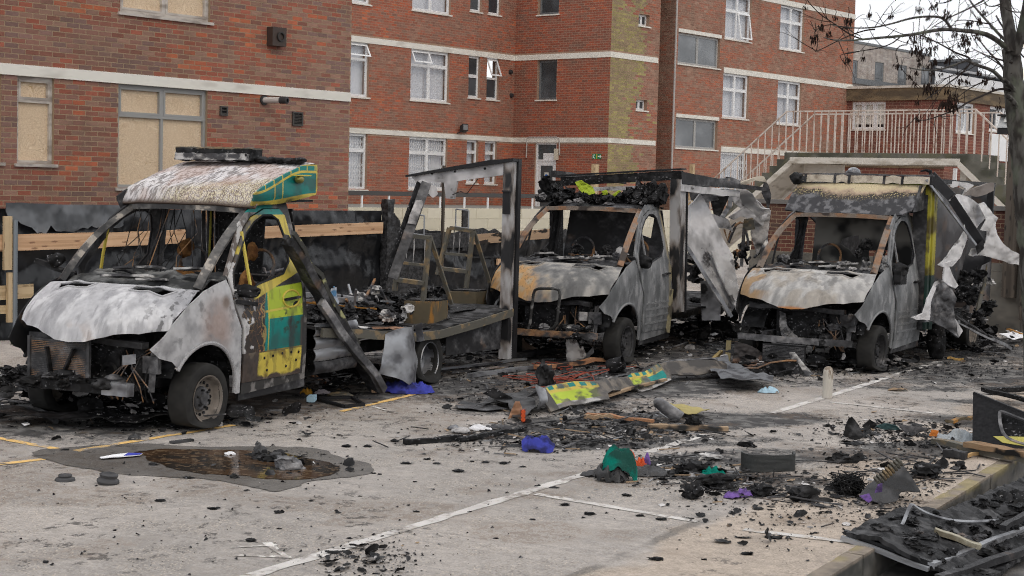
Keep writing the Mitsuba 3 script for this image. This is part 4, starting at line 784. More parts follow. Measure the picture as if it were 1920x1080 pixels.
def f_rub(p, n, uv):
    # foam roof dome bared by the fire: fibrous pale fleece turning to yellowed bubbles
    t, s = uv.x, uv.y; a = fbm(t * 2 + s * .6, s * 2, 1, 3)
    st = fbm(t * 16 + s * 22, s * 46 - t * 8 + a * 6, 2, 3); d1, d2, w = voronoi(t * 74, s * 74)
    col = mix(C3(.22, .205, .205), C3(.60, .58, .585), smoothstep(.32, .62, st))
    yel = smoothstep(.62, .95, t * .75 + (s + .8) * .20 + (a - .5) * .7); bub = mix(C3(.66, .58, .36), C3(.16, .10, .06), smoothstep(.25, .5, d1 + (w - .5) * .5))
    bub = mix(bub, C3(.85, .82, .74), smoothstep(.75, .9, w) * smoothstep(.4, .2, d1)); col = mix(col, bub, yel * .62)
    col = mix(col, C3(.33, .20, .15), smoothstep(.45, .7, fbm(t * 3, s * 3 + 4, 7, 3)) * .45)
    return mix(col, C3(.07, .05, .04), smoothstep(.95, 1.0, t))
FLEECE = mat('fleece', two({'type': 'bumpmap', 'scale': 1.0, 'arbitrary': proc(lambda p, n, uv: .010 * fbm(uv.x * 30, uv.y * 34, 1, 3), 4e-3), 'bsdf': {'type': 'principled', 'base_color': proc(f_rub), 'roughness': .8, 'specular': .2}}))
def f_luton(p, n, uv):
    x, z = uv.x, uv.y; b = fbm(x * 9, z * 9, 1, 4); k = -x
    bot = 2.165 + .09 * smoothstep(.8, 1.9, k)
    crv = 2.285 + .235 * smoothstep(.70, 1.62, k)                       # yellow line that carries the row of dashes
    col = mix(TEAL, TEAL * .75, smoothstep(1.7, 1.85, k))
    for q in (1.08, 1.22): col = mix(col, YEL, smoothstep(.012, .006, dr.abs(k - q)) * smoothstep(.0, .01, crv - z))
    ph = k * 6.6 - dr.floor(k * 6.6); dash = smoothstep(.04, .07, ph) * smoothstep(.96, .93, ph)
    row = smoothstep(.008, .012, z - crv) * smoothstep(.062, .058, z - crv); col = mix(col, YEL, smoothstep(.018, .012, dr.abs(z - crv)))
    col = mix(col, mix(YEL, TEAL, dash), row)
    top = smoothstep(.060, .064, z - crv); col = mix(col, YEL * .9, smoothstep(.058, .062, z - crv))
    soot = mix(C3(.42, .33, .16), C3(.05, .04, .035), smoothstep(.4, .65, b + (z - crv - .06) * 4)); col = mix(col, soot, smoothstep(.072, .078, z - crv))
    col = mix(col, YEL, smoothstep(bot + .045, bot + .035, z)); col = mix(col, C3(.03, .025, .015), smoothstep(.5, .75, b) * smoothstep(bot + .04, bot, z) * .9)
    col = mix(col, YEL, smoothstep(1.835, 1.845, k)); return mix(col, C3(.04, .035, .03), smoothstep(.55, .75, fbm(x * 4, z * 5, 6, 4)) * .45)
LUTON = mat('luton_side', prin(proc(f_luton), .35, .5))
def metal2(rust0, seed):
    def f(p, n, uv):
        t, s = (uv.x - .2) / .77, uv.y / .87; a = fbm(t * 2.4 + seed, s * 2.4, 1, 4); b = fbm(t * 8 + seed, s * 8, 2, 4); c = fbm(t * 30, s * 30, 3, 3)
        col = mix(C3(.12, .12, .12), C3(.30, .295, .285), smoothstep(.28, .70, a * .5 + b * .5)); col = mix(col, C3(.40, .37, .33), smoothstep(.52, .74, b) * .4)
        r = smoothstep(.42, .62, a * .5 + b * .3 + rust0(t, s)); rc = mix(C3(.47, .27, .11), C3(.40, .32, .22), smoothstep(.4, .65, b)); rc = mix(rc, C3(.13, .09, .06), smoothstep(.6, .75, c) * .7)
        return mix(col, rc, r) * (.82 + .36 * c)
    return f
BON2 = mat('bonnet_b', prin(proc(metal2(lambda t, s: smoothstep(-.05, -.6, s) * .30 + smoothstep(.55, .95, t) * .10 - smoothstep(.15, .4, s) * .12 - smoothstep(.2, .0, t) * .1, 3.0)), .65, .25))
def f_bon3(p, n, uv):
    t, s = (uv.x - .2) / .77, uv.y / .87; a = fbm(t * 3 + 9, s * 3.2, 1, 4); b = fbm(t * 8 + a * 5, s * 10, 2, 4); c = fbm(t * 34, s * 30, 3, 3)
    col = mix(C3(.27, .265, .26), C3(.48, .468, .45), smoothstep(.28, .68, b * .6 + a * .4)); col = mix(col, C3(.30, .255, .20), smoothstep(.5, .66, a) * .55)
    col = mix(col, C3(.36, .22, .10), smoothstep(.5, .66, fbm(t * 5, s * 5, 9, 4) + smoothstep(-.55, -.95, s) * .25 - .05) * smoothstep(-.3, -.75, s) * .85)
    col = mix(col, C3(.11, .105, .10), smoothstep(.56, .76, fbm(t * 7 + 3, s * 8, 6, 4)) * .6); col = mix(col, C3(.42, .17, .04), smoothstep(.962, .985, t) * .9)
    return col * (.85 + .3 * c)
BON3 = mat('bonnet_c', prin(proc(f_bon3), .6, .3))
def f_pil(p, n, uv):
    g = fbm(p.x * 7, p.y * 7, p.z * 7, 4); c = fbm(p.x * 30, p.y * 30, p.z * 30, 3)
    col = mix(C3(.27, .155, .095), C3(.22, .18, .15), smoothstep(.4, .6, g)); return mix(col, C3(.06, .05, .045), smoothstep(.55, .68, fbm(p.x * 4 + 8, p.y * 4, p.z * 6, 3))) * (.8 + .4 * c)
PIL = mat('rust_pillar', prin(proc(f_pil), .7, .25))
def f_pil1(p, n, uv):
    g = fbm(p.x * 8, p.y * 8, p.z * 8, 4); return mix(mix(C3(.03, .03, .031), C3(.12, .115, .11), smoothstep(.35, .6, g)), C3(.42, .38, .33), smoothstep(.60, .68, g) * .8)
PIL1 = mat('sooty_pillar', prin(proc(f_pil1), .5, .4))
def f_side2(p, n, uv):
    x, z = uv.x, uv.y; a = fbm(x * 3, z * 3, 1, 4); b = fbm(x * 11, z * 5, 2, 4); c = fbm(x * 30, z * 30, 3, 3)
    col = mix(C3(.10, .105, .11), C3(.235, .24, .248), smoothstep(.28, .70, a * .6 + b * .4)); col = mix(col, C3(.36, .36, .365), smoothstep(.56, .76, b) * .45)
    return mix(col, C3(.30, .25, .15), smoothstep(-1.38, -1.46, x) * smoothstep(.45, .6, b + .1) * .8) * (.85 + .3 * c)
SIDE2 = mat('side_grey', prin(proc(f_side2), .5, .4))
FOAM = mat('foam', prin(proc(lambda p, n, uv: mix(C3(.30, .15, .055), C3(.10, .045, .02), smoothstep(.35, .65, fbm(p.x * 9, p.y * 9, p.z * 9, 4)))), .9, .1))
DIVY = mat('divider_yellow', prin((.55, .44, .07), .4, .4))
def f_silver(p, n, uv):
    a = fbm(p.x * 3.4, p.y * 3.4, p.z * 2.2, 4); c = fbm(p.x * 20, p.y * 20, p.z * 20, 3)
    col = mix(C3(.62, .61, .62), C3(.36, .355, .36), smoothstep(.4, .62, a)); return mix(col, C3(.045, .042, .042), smoothstep(.60, .72, a * .75 + c * .25)) * (.9 + .2 * c)
SILVER = mat('silver_sheet', prin(proc(f_silver), .6, .3))
def f_post(p, n, uv):
    a = fbm(p.x * 6, p.y * 6, p.z * 2.0, 4); return mix(mix(C3(.46, .455, .46), C3(.22, .19, .17), smoothstep(.38, .58, a)), C3(.02, .02, .022), smoothstep(.52, .64, a))
POST = mat('streaked_post', prin(proc(f_post), .4, .5, .2))
OLIVE = mat('olive_steel', prin(proc(lambda p, n, uv: mix(mix(C3(.075, .068, .05), C3(.12, .09, .05), fbm(p.x * 9, p.y * 9, p.z * 4, 3)), C3(.36, .17, .035), smoothstep(.54, .66, fbm(p.x * 8 + 3, p.y * 8, p.z * 1.8, 4)) * .9)), .6, .3))
OLIVEG = mat('olive_grey', prin(proc(lambda p, n, uv: mix(C3(.10, .095, .08), C3(.22, .16, .09), smoothstep(.5, .7, fbm(p.x * 9, p.y * 9, p.z * 9, 4)))), .6, .3))
def f_fascia(p, n, uv):
    s, z = uv.x, uv.y; g = fbm(s * 6, z * 8, 1, 4); d1, d2, w = voronoi(s * 34, z * 34); q = z + (g - .5) * .16 - .035 * dr.abs(s) * 2
    col = mix(C3(.60, .51, .33), C3(.42, .31, .23), smoothstep(2.50, 2.42, q)); bub = mix(C3(.50, .42, .22), C3(.06, .052, .045), smoothstep(.12, .34, d1 + (g - .5) * .5)); col = mix(col, bub, smoothstep(2.45, 2.40, q)); col = mix(col, mix(C3(.045, .045, .05), C3(.17, .17, .18), smoothstep(.45, .75, fbm(s * 14, z * 18, 5, 4))), smoothstep(2.385, 2.33, q))
    return mix(col, C3(.34, .42, .05), smoothstep(2.575, 2.585, z))
FASCIA = mat('fascia', prin(proc(f_fascia), .6, .3))
def f_ypost(p, n, uv):
    g = fbm(p.x * 5, p.y * 5, p.z * 3, 4); col = mix(C3(.40, .36, .035), C3(.09, .07, .015), smoothstep(.42, .62, g)); return mix(mix(C3(.02, .07, .055), C3(.025, .028, .028), g), col, smoothstep(1.28, 1.3, p.z))
YPOST = mat('yellow_post', prin(proc(f_ypost), .45, .4))
HIVIS = mat('hivis', prin((.50, .68, .03), .6, .3)); CREAMCLOTH = mat('creamcloth', prin(proc(lambda p, n, uv: mix(C3(.62, .56, .46), C3(.30, .25, .2), smoothstep(.45, .75, fbm(p.x * 6, p.y * 6, p.z * 6, 4)))), .9, .1))
def f_sidep(p, n, uv):
    a = fbm(p.x * 2.4, p.y * 2.4, p.z * 2.4, 4); col = mix(C3(.022, .022, .025), C3(.10, .10, .105), smoothstep(.42, .68, a)); return mix(col, C3(.12, .07, .04), smoothstep(.5, .65, fbm(p.x * 2 + 5, p.y * 2, p.z * 3, 3)) * .5)
SIDEP = mat('side_panel', prin(proc(f_sidep), .4, .5))

RIMGREY = mat('rim_grey', prin(proc(lambda p, n, uv: mix(mix(C3(.12, .105, .09), C3(.22, .19, .165), fbm(p.x * 14, p.y * 14, p.z * 14, 3)), C3(.04, .035, .03), smoothstep(.5, .7, fbm(p.x * 7, p.y * 7, p.z * 7, 3)))), .6, .35))
# ---------------------------------------------------------------- ambulance nearest the camera
c1 = Car(-3.73, 15.45, .45)
A1, D1, P1, b1 = cab(c1, 'burnt out ambulance with green and yellow door and bare cargo deck, nearest on the left',
    dict(bonnet=BON1, bonnet_label='bonnet burnt to white and grey ash', fender=FEN1, fender2=BURNTDARK, door=DOOR1, door_label='left door with surviving lime, teal and yellow livery', frame=FRAME1, pillar=PIL1, roof=BURNTDARK, header=PIL1, divider=DIVY, foam=FOAM, dash=mat('dash_grey', prin(proc(lambda p, n, uv: mix(C3(.035, .036, .037), C3(.17, .172, .17), smoothstep(.38, .66, fbm(p.x * 6, p.y * 6, p.z * 6, 4)))), .8, .15)), bumper=CHAR, bump_end=.45, wheel=dict()), 4)
part(D1, 'livery_letters', (lambda m: trimesh.Trimesh(c1.w(np.stack([-1.405 - m.vertices[:, 0], .985 + m.vertices[:, 2], 1.035 + m.vertices[:, 1]], 1)), m.faces, process=False))(meshkit.text_mesh('G8', .05, .004, True)), CHAR, smooth=False)
part(D1, 'handle_recess', c1.m(panel(Polygon(arc(-1.27, 1.20, .145, 0, 350, 24)), lambda a, b: flank(1, .010, 0)(a, 1.20 + (b - 1.20) * .58), .004, .05)), CHAR, smooth=True)
part(D1, 'handle_rim', c1.m(tube(flank(1, .016, 0)(np.array([-1.27 + .148 * math.cos(t) for t in np.linspace(0, 6.283, 30)]), np.array([1.20 + .088 * math.sin(t) for t in np.linspace(0, 6.283, 30)])), .011, 6)), DIVY, smooth=40)
for i, (x, z) in enumerate(((-.80, .62), (-.95, .63), (-1.12, .64), (-1.28, .64), (-1.42, .63), (-.86, .49), (-1.2, .50), (-1.38, .55))):
    part(D1, 'strip_hole', c1.m(lathe([(.001, .004), (.013, .004), (.015, 0)], 10, (0, 1, 0), V(x, hw(x, z) + .016, z))), CHAR, smooth=False)
# roof dome: fleece front, painted sides
def dome(a, b):
    s = b / .86; x = -.72 - 1.14 * a - .06 * s * s * (1 - a); z = 2.155 + .10 * smooth01(a / .12) + .36 * a ** .8 - .02 * s * s
    return stack(x, b, z) + V(0, 0, 1) * (.025 * nz(stack(a, b, 0), 2.5, 3))[:, None]
def smooth01(t): t = np.clip(t, 0, 1); return t * t * (3 - 2 * t)
P1('roof_dome', panel(sbox(0, -.86, 1, .86), lambda a, b: dome(1 - a, b), .02, .04), FLEECE, 'roof dome with its skin burnt back to pale fleece', smooth=True)
LS = [(-.73, 2.16), (-.72, 2.28), (-.85, 2.345), (-1.05, 2.415), (-1.3, 2.50), (-1.6, 2.585), (-1.80, 2.605), (-1.86, 2.59), (-1.87, 2.34), (-1.84, 2.275), (-1.6, 2.235), (-1.2, 2.18)]
for sgn in (1, -1):
    k = P1('dome_side', panel(LS, lambda a, b: stack(a, sgn * ((.885 if sgn > 0 else .855) - .5 * np.clip(2.25 - b, 0, .1)), b - (0 if sgn > 0 else .07)), .02, .05), LUTON if sgn > 0 else BURNTDARK, 'teal and yellow flank of the roof dome' if sgn > 0 else None, smooth=True)
    if sgn > 0:
        part(k, 'lamp_scoop', c1.m(xf(chunk((0, 0, 0), (.13, .05, .045), 3, 2, .1), lambda v: v + V(-1.50, .91, 2.40))), mat('scoop_olive', prin((.22, .20, .05), .4, .4)), smooth=40)
        part(k, 'lamp_scoop_lip', c1.m(bar(V(-1.37, .95, 2.475), V(-1.63, .95, 2.478), .05, .012)), DIVY, smooth=False)
P1('dome_floor', quadbox(V(-1.84, -.86, 2.20), V(1.0, 0, -.02), V(0, 1.72, 0), V(0, 0, .02)), CHAR, smooth=False)
P1('dome_back', quadbox(V(-1.86, -.86, 2.26), V(.02, 0, 0), V(0, 1.72, 0), V(0, 0, .33)), CHAR, smooth=False)
k = P1('light_bar', crumple(trimesh.creation.box((.22, 1.0, .13)).subdivide_to_size(.06), .02, 9, 2).apply_translation((-1.72, -.30, 2.68)), CHAR, 'melted light bar on the roof', smooth=25)
part(k, 'melted_lens', c1.m(crumple(trimesh.creation.box((.02, .98, .07)).subdivide_to_size(.05), .022, 12, 6).apply_translation((-1.60, -.30, 2.66))), ASH, smooth=25)
part(k, 'melted_edge', c1.m(crumple(trimesh.creation.box((.2, 1.0, .02)).subdivide_to_size(.05), .012, 14, 7).apply_translation((-1.72, -.30, 2.75))), OLIVEG, smooth=25)
for i in range(5): part(A1, 'roof_remains', c1.m(chunk((-1.75, .25 + i * .12, 2.60), (.08, .07, .035), i, 2, .6)), CHAR, smooth=40)
# bulkhead behind the seats, open on the far side
P1('bulkhead', panel(Polygon([(-.30, .5), (.86, .5), (.86, 1.5), (.76, 2.12), (-.28, 2.12), (-.33, 1.6)]).difference(Polygon([(.38, 1.42), (.72, 1.42), (.70, 2.0), (.42, 2.0)])), lambda a, b: stack(-1.60 + .02 * nz(stack(a, b, 0), 3, 1), a, b), .02, .1), CHAR, smooth=True)
P1('bulkhead_post', cat([bar(V(-1.58, -.36, .55), V(-1.55, -.34, 2.12), .07, .05), bar(V(-1.55, -.28, 1.3), V(-1.53, -.27, 2.12), .025, .02)]), BURNTDARK, smooth=False)
P1('yellow_rail', tube([V(-1.5, -.24, 1.4), V(-1.5, -.22, 2.08)], .013, 6), mat('railyellow', prin((.30, .27, .04), .5, .3)))
r = np.random.default_rng(8)
for i in range(26):
    x, y = r.uniform(-1.2, -.5), r.uniform(-.75, -.05) if i < 14 else r.uniform(0, .6)
    P1('hanging_wire', tube([V(x, y, 2.1), V(x + r.uniform(-.06, .06), y + r.uniform(-.15, .1), 1.85), V(x + r.uniform(-.1, .2), y - r.uniform(0, .2), 1.6), V(x + r.uniform(0, .35), y - r.uniform(.0, .25), 1.40)] if i < 14 else [V(x, y, 2.1), V(x + .02, y + .02, 1.8), V(x - .01, y + .01, r.uniform(1.45, 1.75))], .005, 5), RUSTY if i % 3 == 0 else (CHAR if i % 3 == 1 else SOOT))
# radiator
k = P1('radiator', crumple(trimesh.creation.box((.05, .70, .46)).subdivide_to_size(.08), .008, 5, 2).apply_translation((.80, -.24, .62)), BURNT, smooth=25)
for i in range(24): part(k, 'fin', c1.m(quadbox(V(.832, -.57, .42 + i * .0175), V(.004, 0, 0), V(0, .66, 0), V(0, 0, .004))), RUSTY, smooth=False)
for y in (-.60, .13): part(k, 'edge_post', c1.m(bar(V(.83, y, .38), V(.83, y, .87), .03, .03)), BURNT, smooth=False)
for i, (y0, z0, y1, z1) in enumerate(((-.36, .78, -.30, .50), (-.02, .78, -.14, .56))): part(k, 'strut', c1.m(bar(V(.86, y0, z0), V(.86, y1, z1), .05, .02)), CHAR, smooth=False)
P1('bumper_end', crumple(trimesh.creation.box((.10, .30, .12)).subdivide_to_size(.05), .012, 8, 4).apply_translation((.86, .50, .44)), ALU, smooth=25)
for i in range(26): P1('melted_lump', chunk((.86 + r.uniform(-.12, .08), r.uniform(-.98, .42), r.uniform(.36, .50)), (r.uniform(.05, .12), r.uniform(.06, .14), r.uniform(.03, .07)), 30 + i, 2, .85 if i % 3 else .6), [CHAR, CHAR, SOOT, BURNT][i % 4], smooth=40)
P1('headlamp_tag', quadbox(V(.80, .50, .66), V(.01, .02, 0), V(-.04, .12, .02), V(0, 0, .09)), ALU, smooth=False)
P1('far_wing_flap', panel([(0, 0), (.95, .0), (.90, .42), (.05, .40)], lambda a, b: stack(.62 - a * .78, -.98 - .25 * b, .88 + a * .40 - b * .45 + .0 * a) + .02 * nz(stack(a, b, 0), 3, 2)[:, None], .008, .08), mat('dark_olive', prin((.035, .034, .02), .35, .5)), smooth=True)
P1('far_mirror', chunk((-.05, -1.08, 1.48), (.05, .08, .07), 4, 2, .6), CHAR, smooth=40); P1('far_mirror_arm', bar(V(-.1, -.86, 1.40), V(-.05, -1.35, 1.53), .04, .05, seg=4, wob=.01), CHAR, smooth=30)
P1('near_mirror_stub', cat([chunk((-.40, 1.03, 1.27), (.16, .05, .07), 9, 2, .5), bar(V(-.28, 1.0, 1.31), V(-.62, 1.02, 1.30), .03, .03), bar(V(-.3, 1.0, 1.22), V(-.6, 1.03, 1.18), .03, .04)]), CHAR, smooth=30)
# deck of the burnt away box body
def deckz(x): return np.interp(-np.asarray(x), [1.7, 2.4, 3.7, 4.4, 5.4, 6.5], [.86, .80, .655, .64, .70, .79])
P1('deck', panel(sbox(-6.5, -1.02, -1.72, 1.05), lambda a, b: stack(a, b, deckz(a) + .035 * nz(stack(a, b, 0), 2.5, 2) + .02 * nz(stack(a, b, 2), 9, 3)), .03, .07), SOOT, smooth=True)
ex = np.linspace(-6.5, -1.75, 30); P1('deck_edge', cat([bar(V(ex[i], 1.06, deckz(ex[i]) - .045), V(ex[i + 1], 1.06, deckz(ex[i + 1]) - .045), .03, .10) for i in range(29)]), OLIVEG, smooth=30)
for s in range(9): P1('deck_blister', panel(disc_pts(0, 0, .35, .2, 20, s, .5), lambda a, b, s=s: stack(a + -2.4 - s * .45, b + [.55, .7, .3, .65, .75, .2, .6, .1, .5][s], deckz(-2.4 - s * .45 + a) + .03 + .05 * nz(stack(a, b, 0), 6, s)), .008, .05, s), mat('blister_tan', prin(proc(lambda p, n, uv: mix(C3(.30, .17, .11), C3(.06, .055, .05), smoothstep(.45, .62, fbm(p.x * 5, p.y * 5, p.z * 5, 4)))), .7, .2)) if s in (3,) else ASH if s in (1, 5) else CHAR, smooth=True)
P1('underskirt', panel([(-6.5, .25), (-6.5, .70), (-4.75, .56), (-4.72, .30)], lambda a, b: stack(a, .96 + .03 * nz(stack(a, b, 0), 3, 1), b), .01, .08), BURNTDARK, smooth=True)
P1('rear_panel', quadbox(V(-6.42, -1.0, .25), V(.02, 0, 0), V(0, 2.0, 0), V(0, 0, .42)), CHAR, smooth=False)
wheel(A1, c1, -4.25, .90, 1, sink=.05, deep=True, rimm=ALU); wheel(A1, c1, -4.25, -.9, -1, sink=.05, caps=False)
P1('fuel_tank', crumple(trimesh.creation.box((1.2, .5, .3)).subdivide_to_size(.15), .02, 4, 2).apply_translation((-2.6, .35, .42)), CHAR, smooth=25)
for i in range(4): P1('side_locker_panel', panel(sbox(0, 0, .85, .17), lambda a, b, i=i: stack(-1.72 - a, .98 + .03 * np.sin(b / .17 * 3.1) + .01 * nz(stack(a, b, i), 5, i), .36 + i * .135 + b * .74 + .02 * nz(stack(a, b, 1), 3, i)), .008, .05), ALU if i else BURNTDARK, smooth=True)
k = P1('torn_panel', panel([(0, 0), (.62, .10), (.80, -.40), (.35, -.72), (-.12, -.45)], lambda a, b: stack(-3.05 - a, 1.10 + .10 * np.sin(a * 5) - .18 * b * .5 + .06 * nz(stack(a, b, 0), 4, 3), .70 + b * .92 + .03 * np.sin(a * 8)), .006, .05), ALU, 'crumpled grey metal sheet hanging below the deck', smooth=True)
P1('torn_strip', panel([(0, 0), (.10, .02), (.12, .34), (.02, .30)], lambda a, b: stack(-3.72 + b * .3, 1.12 + a, .56 + b * .7 + .02 * np.sin(b * 20)), .006, .03), ALU, smooth=True)
# charred framing of the box body still standing: rear portal
def W1(px, py, Y=1.0): return c1.side(px, py, Y)
pr = [W1(952, 655), W1(952, 293)]
k = P1('rear_portal_post', quadbox(V(-6.42, .93, .12), V(.13, 0, 0), V(0, .13, 0), V(-.0, 0, 2.64)), POST, 'upright of the rear frame, streaked silver and black', smooth=False)
part(k, 'trim', c1.m(quadbox(V(-6.52, .94, .12), V(.095, 0, 0), V(0, .15, 0), V(0, 0, 2.66))), BLACKPROF, smooth=False)
part(k, 'bracket', c1.m(cat([quadbox(V(-6.28, .95, 2.05), V(.03, 0, 0), V(0, .1, 0), V(0, 0, .30)), quadbox(V(-6.28, .95, 2.34), V(.06, 0, 0), V(0, .11, 0), V(0, 0, .02))])), BLACKPROF, smooth=False)
def hdr(a, b): return stack(-6.33 + .02 * nz(stack(a, b, 0), 4, 1), .95 - a, 2.52 + b - .10 * a + .01 * nz(stack(a, b, 3), 6, 1))
k = P1('rear_header', panel([(-.1, .05), (.55, .03), (.72, .02), (.76, -.22), (.88, -.20), (.92, .02), (1.18, .04), (1.22, -.05), (1.30, -.03), (1.42, .14), (.5, .20), (-.1, .21)], hdr, .05, .05), SILVER, 'burnt header of the rear frame with a hanging rag of metal', smooth=True)
part(k, 'cap', c1.m(panel([(-.14, .21), (1.48, .135), (1.48, .16), (.2, .26), (-.14, .25)], lambda a, b: hdr(a, b) + V(.0, 0, .0), .16, .06)), BLACKPROF, smooth=25)
part(k, 'holes', c1.m(cat([lathe([(.001, .03), (.018, .03), (.018, .0)], 8, (1, 0, 0), hdr(np.array([q]), np.array([.15]))[0] + V(.0, 0, 0)) for q in (.3, .75, 1.1, 1.35)])), CHAR, smooth=False)
part(k, 'wire', c1.m(tube([V(-6.3, .55, 2.5), V(-6.28, .4, 2.3), V(-6.28, .3, 2.33), V(-6.28, .18, 2.28)], .006, 5)), CHAR)
# leaning corner extrusion, pale inside, black outside
p0, p1 = at(736, 522, 18.6), at(800, 342, 18.9)
d = unit(p1 - p0); sx = unit(np.cross(d, (0, 1, 0))); sx = sx if sx[0] > 0 else -sx; fwd = np.cross(sx, d); fwd = fwd if fwd[1] < 0 else -fwd; L = np.linalg.norm(p1 - p0)
k = part(A1, 'leaning_corner_post', panel(sbox(0, -.06, L, .06), lambda a, b: p0 + d * a[:, None] + sx * b[:, None] + fwd * (.02 * nz(stack(a, b, 0), 5, 1))[:, None], .02, .05), BURNT, 'pale leaning corner post of the burnt box body', smooth=True)
part(k, 'outer_face', panel(sbox(-.05, 0, L * .97, .09), lambda a, b: p0 + d * a[:, None] - sx * (.06 + b * .5)[:, None] + fwd * (b * .9 - .02)[:, None], .02, .06), CHAR, smooth=True)
part(k, 'torn_top', panel([(0, 0), (.22, .03), (.25, -.10), (.18, -.16), (.05, -.12)], lambda a, b: p1 + sx * (a - .1)[:, None] + V(0, 0, 1) * (b * .8 + .02 * np.sin(a * 25))[:, None] - fwd * (.03 + .1 * a)[:, None], .008, .03), SILVER, smooth=True)
part(k, 'plate', panel([(0, -.05), (.10, -.06), (.30, -.05), (.33, .02), (.28, .05), (.02, .05)], lambda a, b: p0 + d * (a + L * .55)[:, None] + sx * b[:, None] + fwd * .03, .01, .04), ASHMETAL, smooth=False)
# seat pedestals and frames on the deck
def seatset(pb, ztop, fr_pts, nm, lab_):
    x0, x1, y0, y1 = pb; B = c1.O; c = gp((x0 + x1) / 2, y1, .66); Y = c[1]
    k = part(A1, 'seat_pedestal', None or (lambda a, b: quadbox(a, b - a, c1.h * -.36 + c1.l * -.0, V(0, 0, ztop)))(gp(x0, y1 - 3, .655), gp(x1, y1 - 1, .655)), OLIVE, lab_, smooth=False)
    part(k, 'top_plate', (lambda a, b: quadbox(a + V(0, 0, ztop) - c1.h * .05, b - a, c1.h * -.30, V(0, 0, .02)))(gp(x0 + 2, y1 - 3, .655), gp(x1 - 2, y1 - 1, .655)), CHAR, smooth=False)
    pts = {n: at(x, y, Y + .25) for n, (x, y) in fr_pts.items()}
    f = part(A1, nm, cat([bar(pts['bl'], pts['tl'], .05, .06, c1.h), bar(pts['br'], pts['tr'], .05, .06, c1.h), bar(pts['tl'], pts['tr'], .05, .07, c1.h), bar(pts['ml'], pts['mr'], .035, .04, c1.h), bar(pts['ll'], pts['lr'], .05, .09, c1.h)]), OLIVEG, 'bare metal seat back frame with head loop', smooth=False)
    t, s = (pts['tl'] * .75 + pts['tr'] * .25), (pts['tl'] * .2 + pts['tr'] * .8); up = V(0, 0, .27)
    part(f, 'head_loop', cat([tube([t, t + up * .3, t + up], .010, 6), tube([s, s + up * .3, s + up], .010, 6), tube([t + up, s + up], .010, 6), tube([t + up * .1, s + up * .1], .008, 6)]), ALU)
    for q in (.2, .45, .85):
        m_ = pts['tl'] * (1 - q) + pts['tr'] * q; part(f, 'melted_drip', tube([m_, m_ - V(0, 0, .14), m_ - V(.01, 0, .25 + q * .2)], [.008, .007, .003], 5), ASHMETAL)
    part(f, 'backrest_leg', bar(pts['tr'] + V(0, .1, .02), pts['tr'] + c1.h * -.42 + V(.1, .0, -.85), .05, .03, c1.h), OLIVEG, smooth=False)
seatset((757, 813, 562, 612), .30, dict(bl=(740, 545), tl=(754, 440), tr=(805, 446), br=(793, 570), ml=(748, 492), mr=(800, 498), ll=(741, 524), lr=(795, 531)), 'seat_frame', 'left of the two rust streaked olive seat pedestals')
seatset((840, 892, 540, 588), .29, dict(bl=(820, 515), tl=(843, 427), tr=(887, 433), br=(874, 540), ml=(832, 475), mr=(880, 479), ll=(824, 503), lr=(876, 509)), 'seat_frame', 'right of the two rust streaked olive seat pedestals')
P1('springs_tray', cat([bar(V(-3.1 - .0, .45 - i * .13, .98 + i * .01), V(-3.9, .40 - i * .13, .90), .012, .012) for i in range(5)] + [bar(V(-3.1, .5, .98), V(-3.1, -.15, 1.0), .02, .02), bar(V(-3.9, .45, .90), V(-3.9, -.18, .92), .02, .02)]), mat('rust_orange', prin((.30, .14, .03), .7, .2)), smooth=False)
# stretcher and equipment remains along the far side of the deck
k = P1('stretcher', cat([bar(V(-2.1, -.55, 1.05), V(-4.3, -.45, 1.02), .05, .06), bar(V(-2.1, -.1, 1.02), V(-4.2, -.02, .98), .05, .06), bar(V(-2.2, -.55, 1.05), V(-2.2, -.1, 1.02), .04, .04), bar(V(-4.2, -.45, 1.02), V(-4.2, -.02, .98), .04, .04)] + [bar(V(x, -.5, .72), V(x + .15, -.5, 1.03), .03, .03) for x in (-2.5, -3.2, -3.9)]), ALU, 'collapsed stretcher frame', smooth=False)
for i, pts in enumerate(([(-2.0, .2, .85), (-1.98, .2, 1.32), (-2.02, .12, 1.44), (-2.1, -.1, 1.46), (-2.2, -.2, 1.1)], [(-2.6, -.4, 1.05), (-2.62, -.4, 1.32), (-3.3, -.4, 1.38), (-3.35, -.4, 1.12)], [(-2.35, .35, .8), (-2.34, .35, 1.05), (-2.4, .3, 1.12), (-2.62, .25, 1.10)])):
    part(k, 'rail', c1.m(tube(pts, .018, 6)), RUSTY)
for i in range(95):
    x, y = r.uniform(-6.0, -1.8), r.uniform(-.95, .15) if i % 4 else r.uniform(.1, .6); s = r.uniform(.05, .16)
    P1('charred_heap', chunk((x, y, deckz(x) + r.uniform(0, .22)), (s * 1.3, s, s * .7), 60 + i, 1, .8), [CHAR, CHAR, SOOT, ASH, CHAR][i % 5], smooth=False)
for i in range(30):
    a = V(r.uniform(-5.8, -1.9), r.uniform(-.8, .2), 0); a[2] = deckz(a[0]) + r.uniform(.05, .35); b = a + V(r.uniform(-.5, .5), r.uniform(-.3, .3), r.uniform(-.12, .25))
    P1('bent_bar', bar(a, b, .025, .025), [ALU, RUSTY, ASHMETAL, BURNTDARK][i % 4], smooth=False)
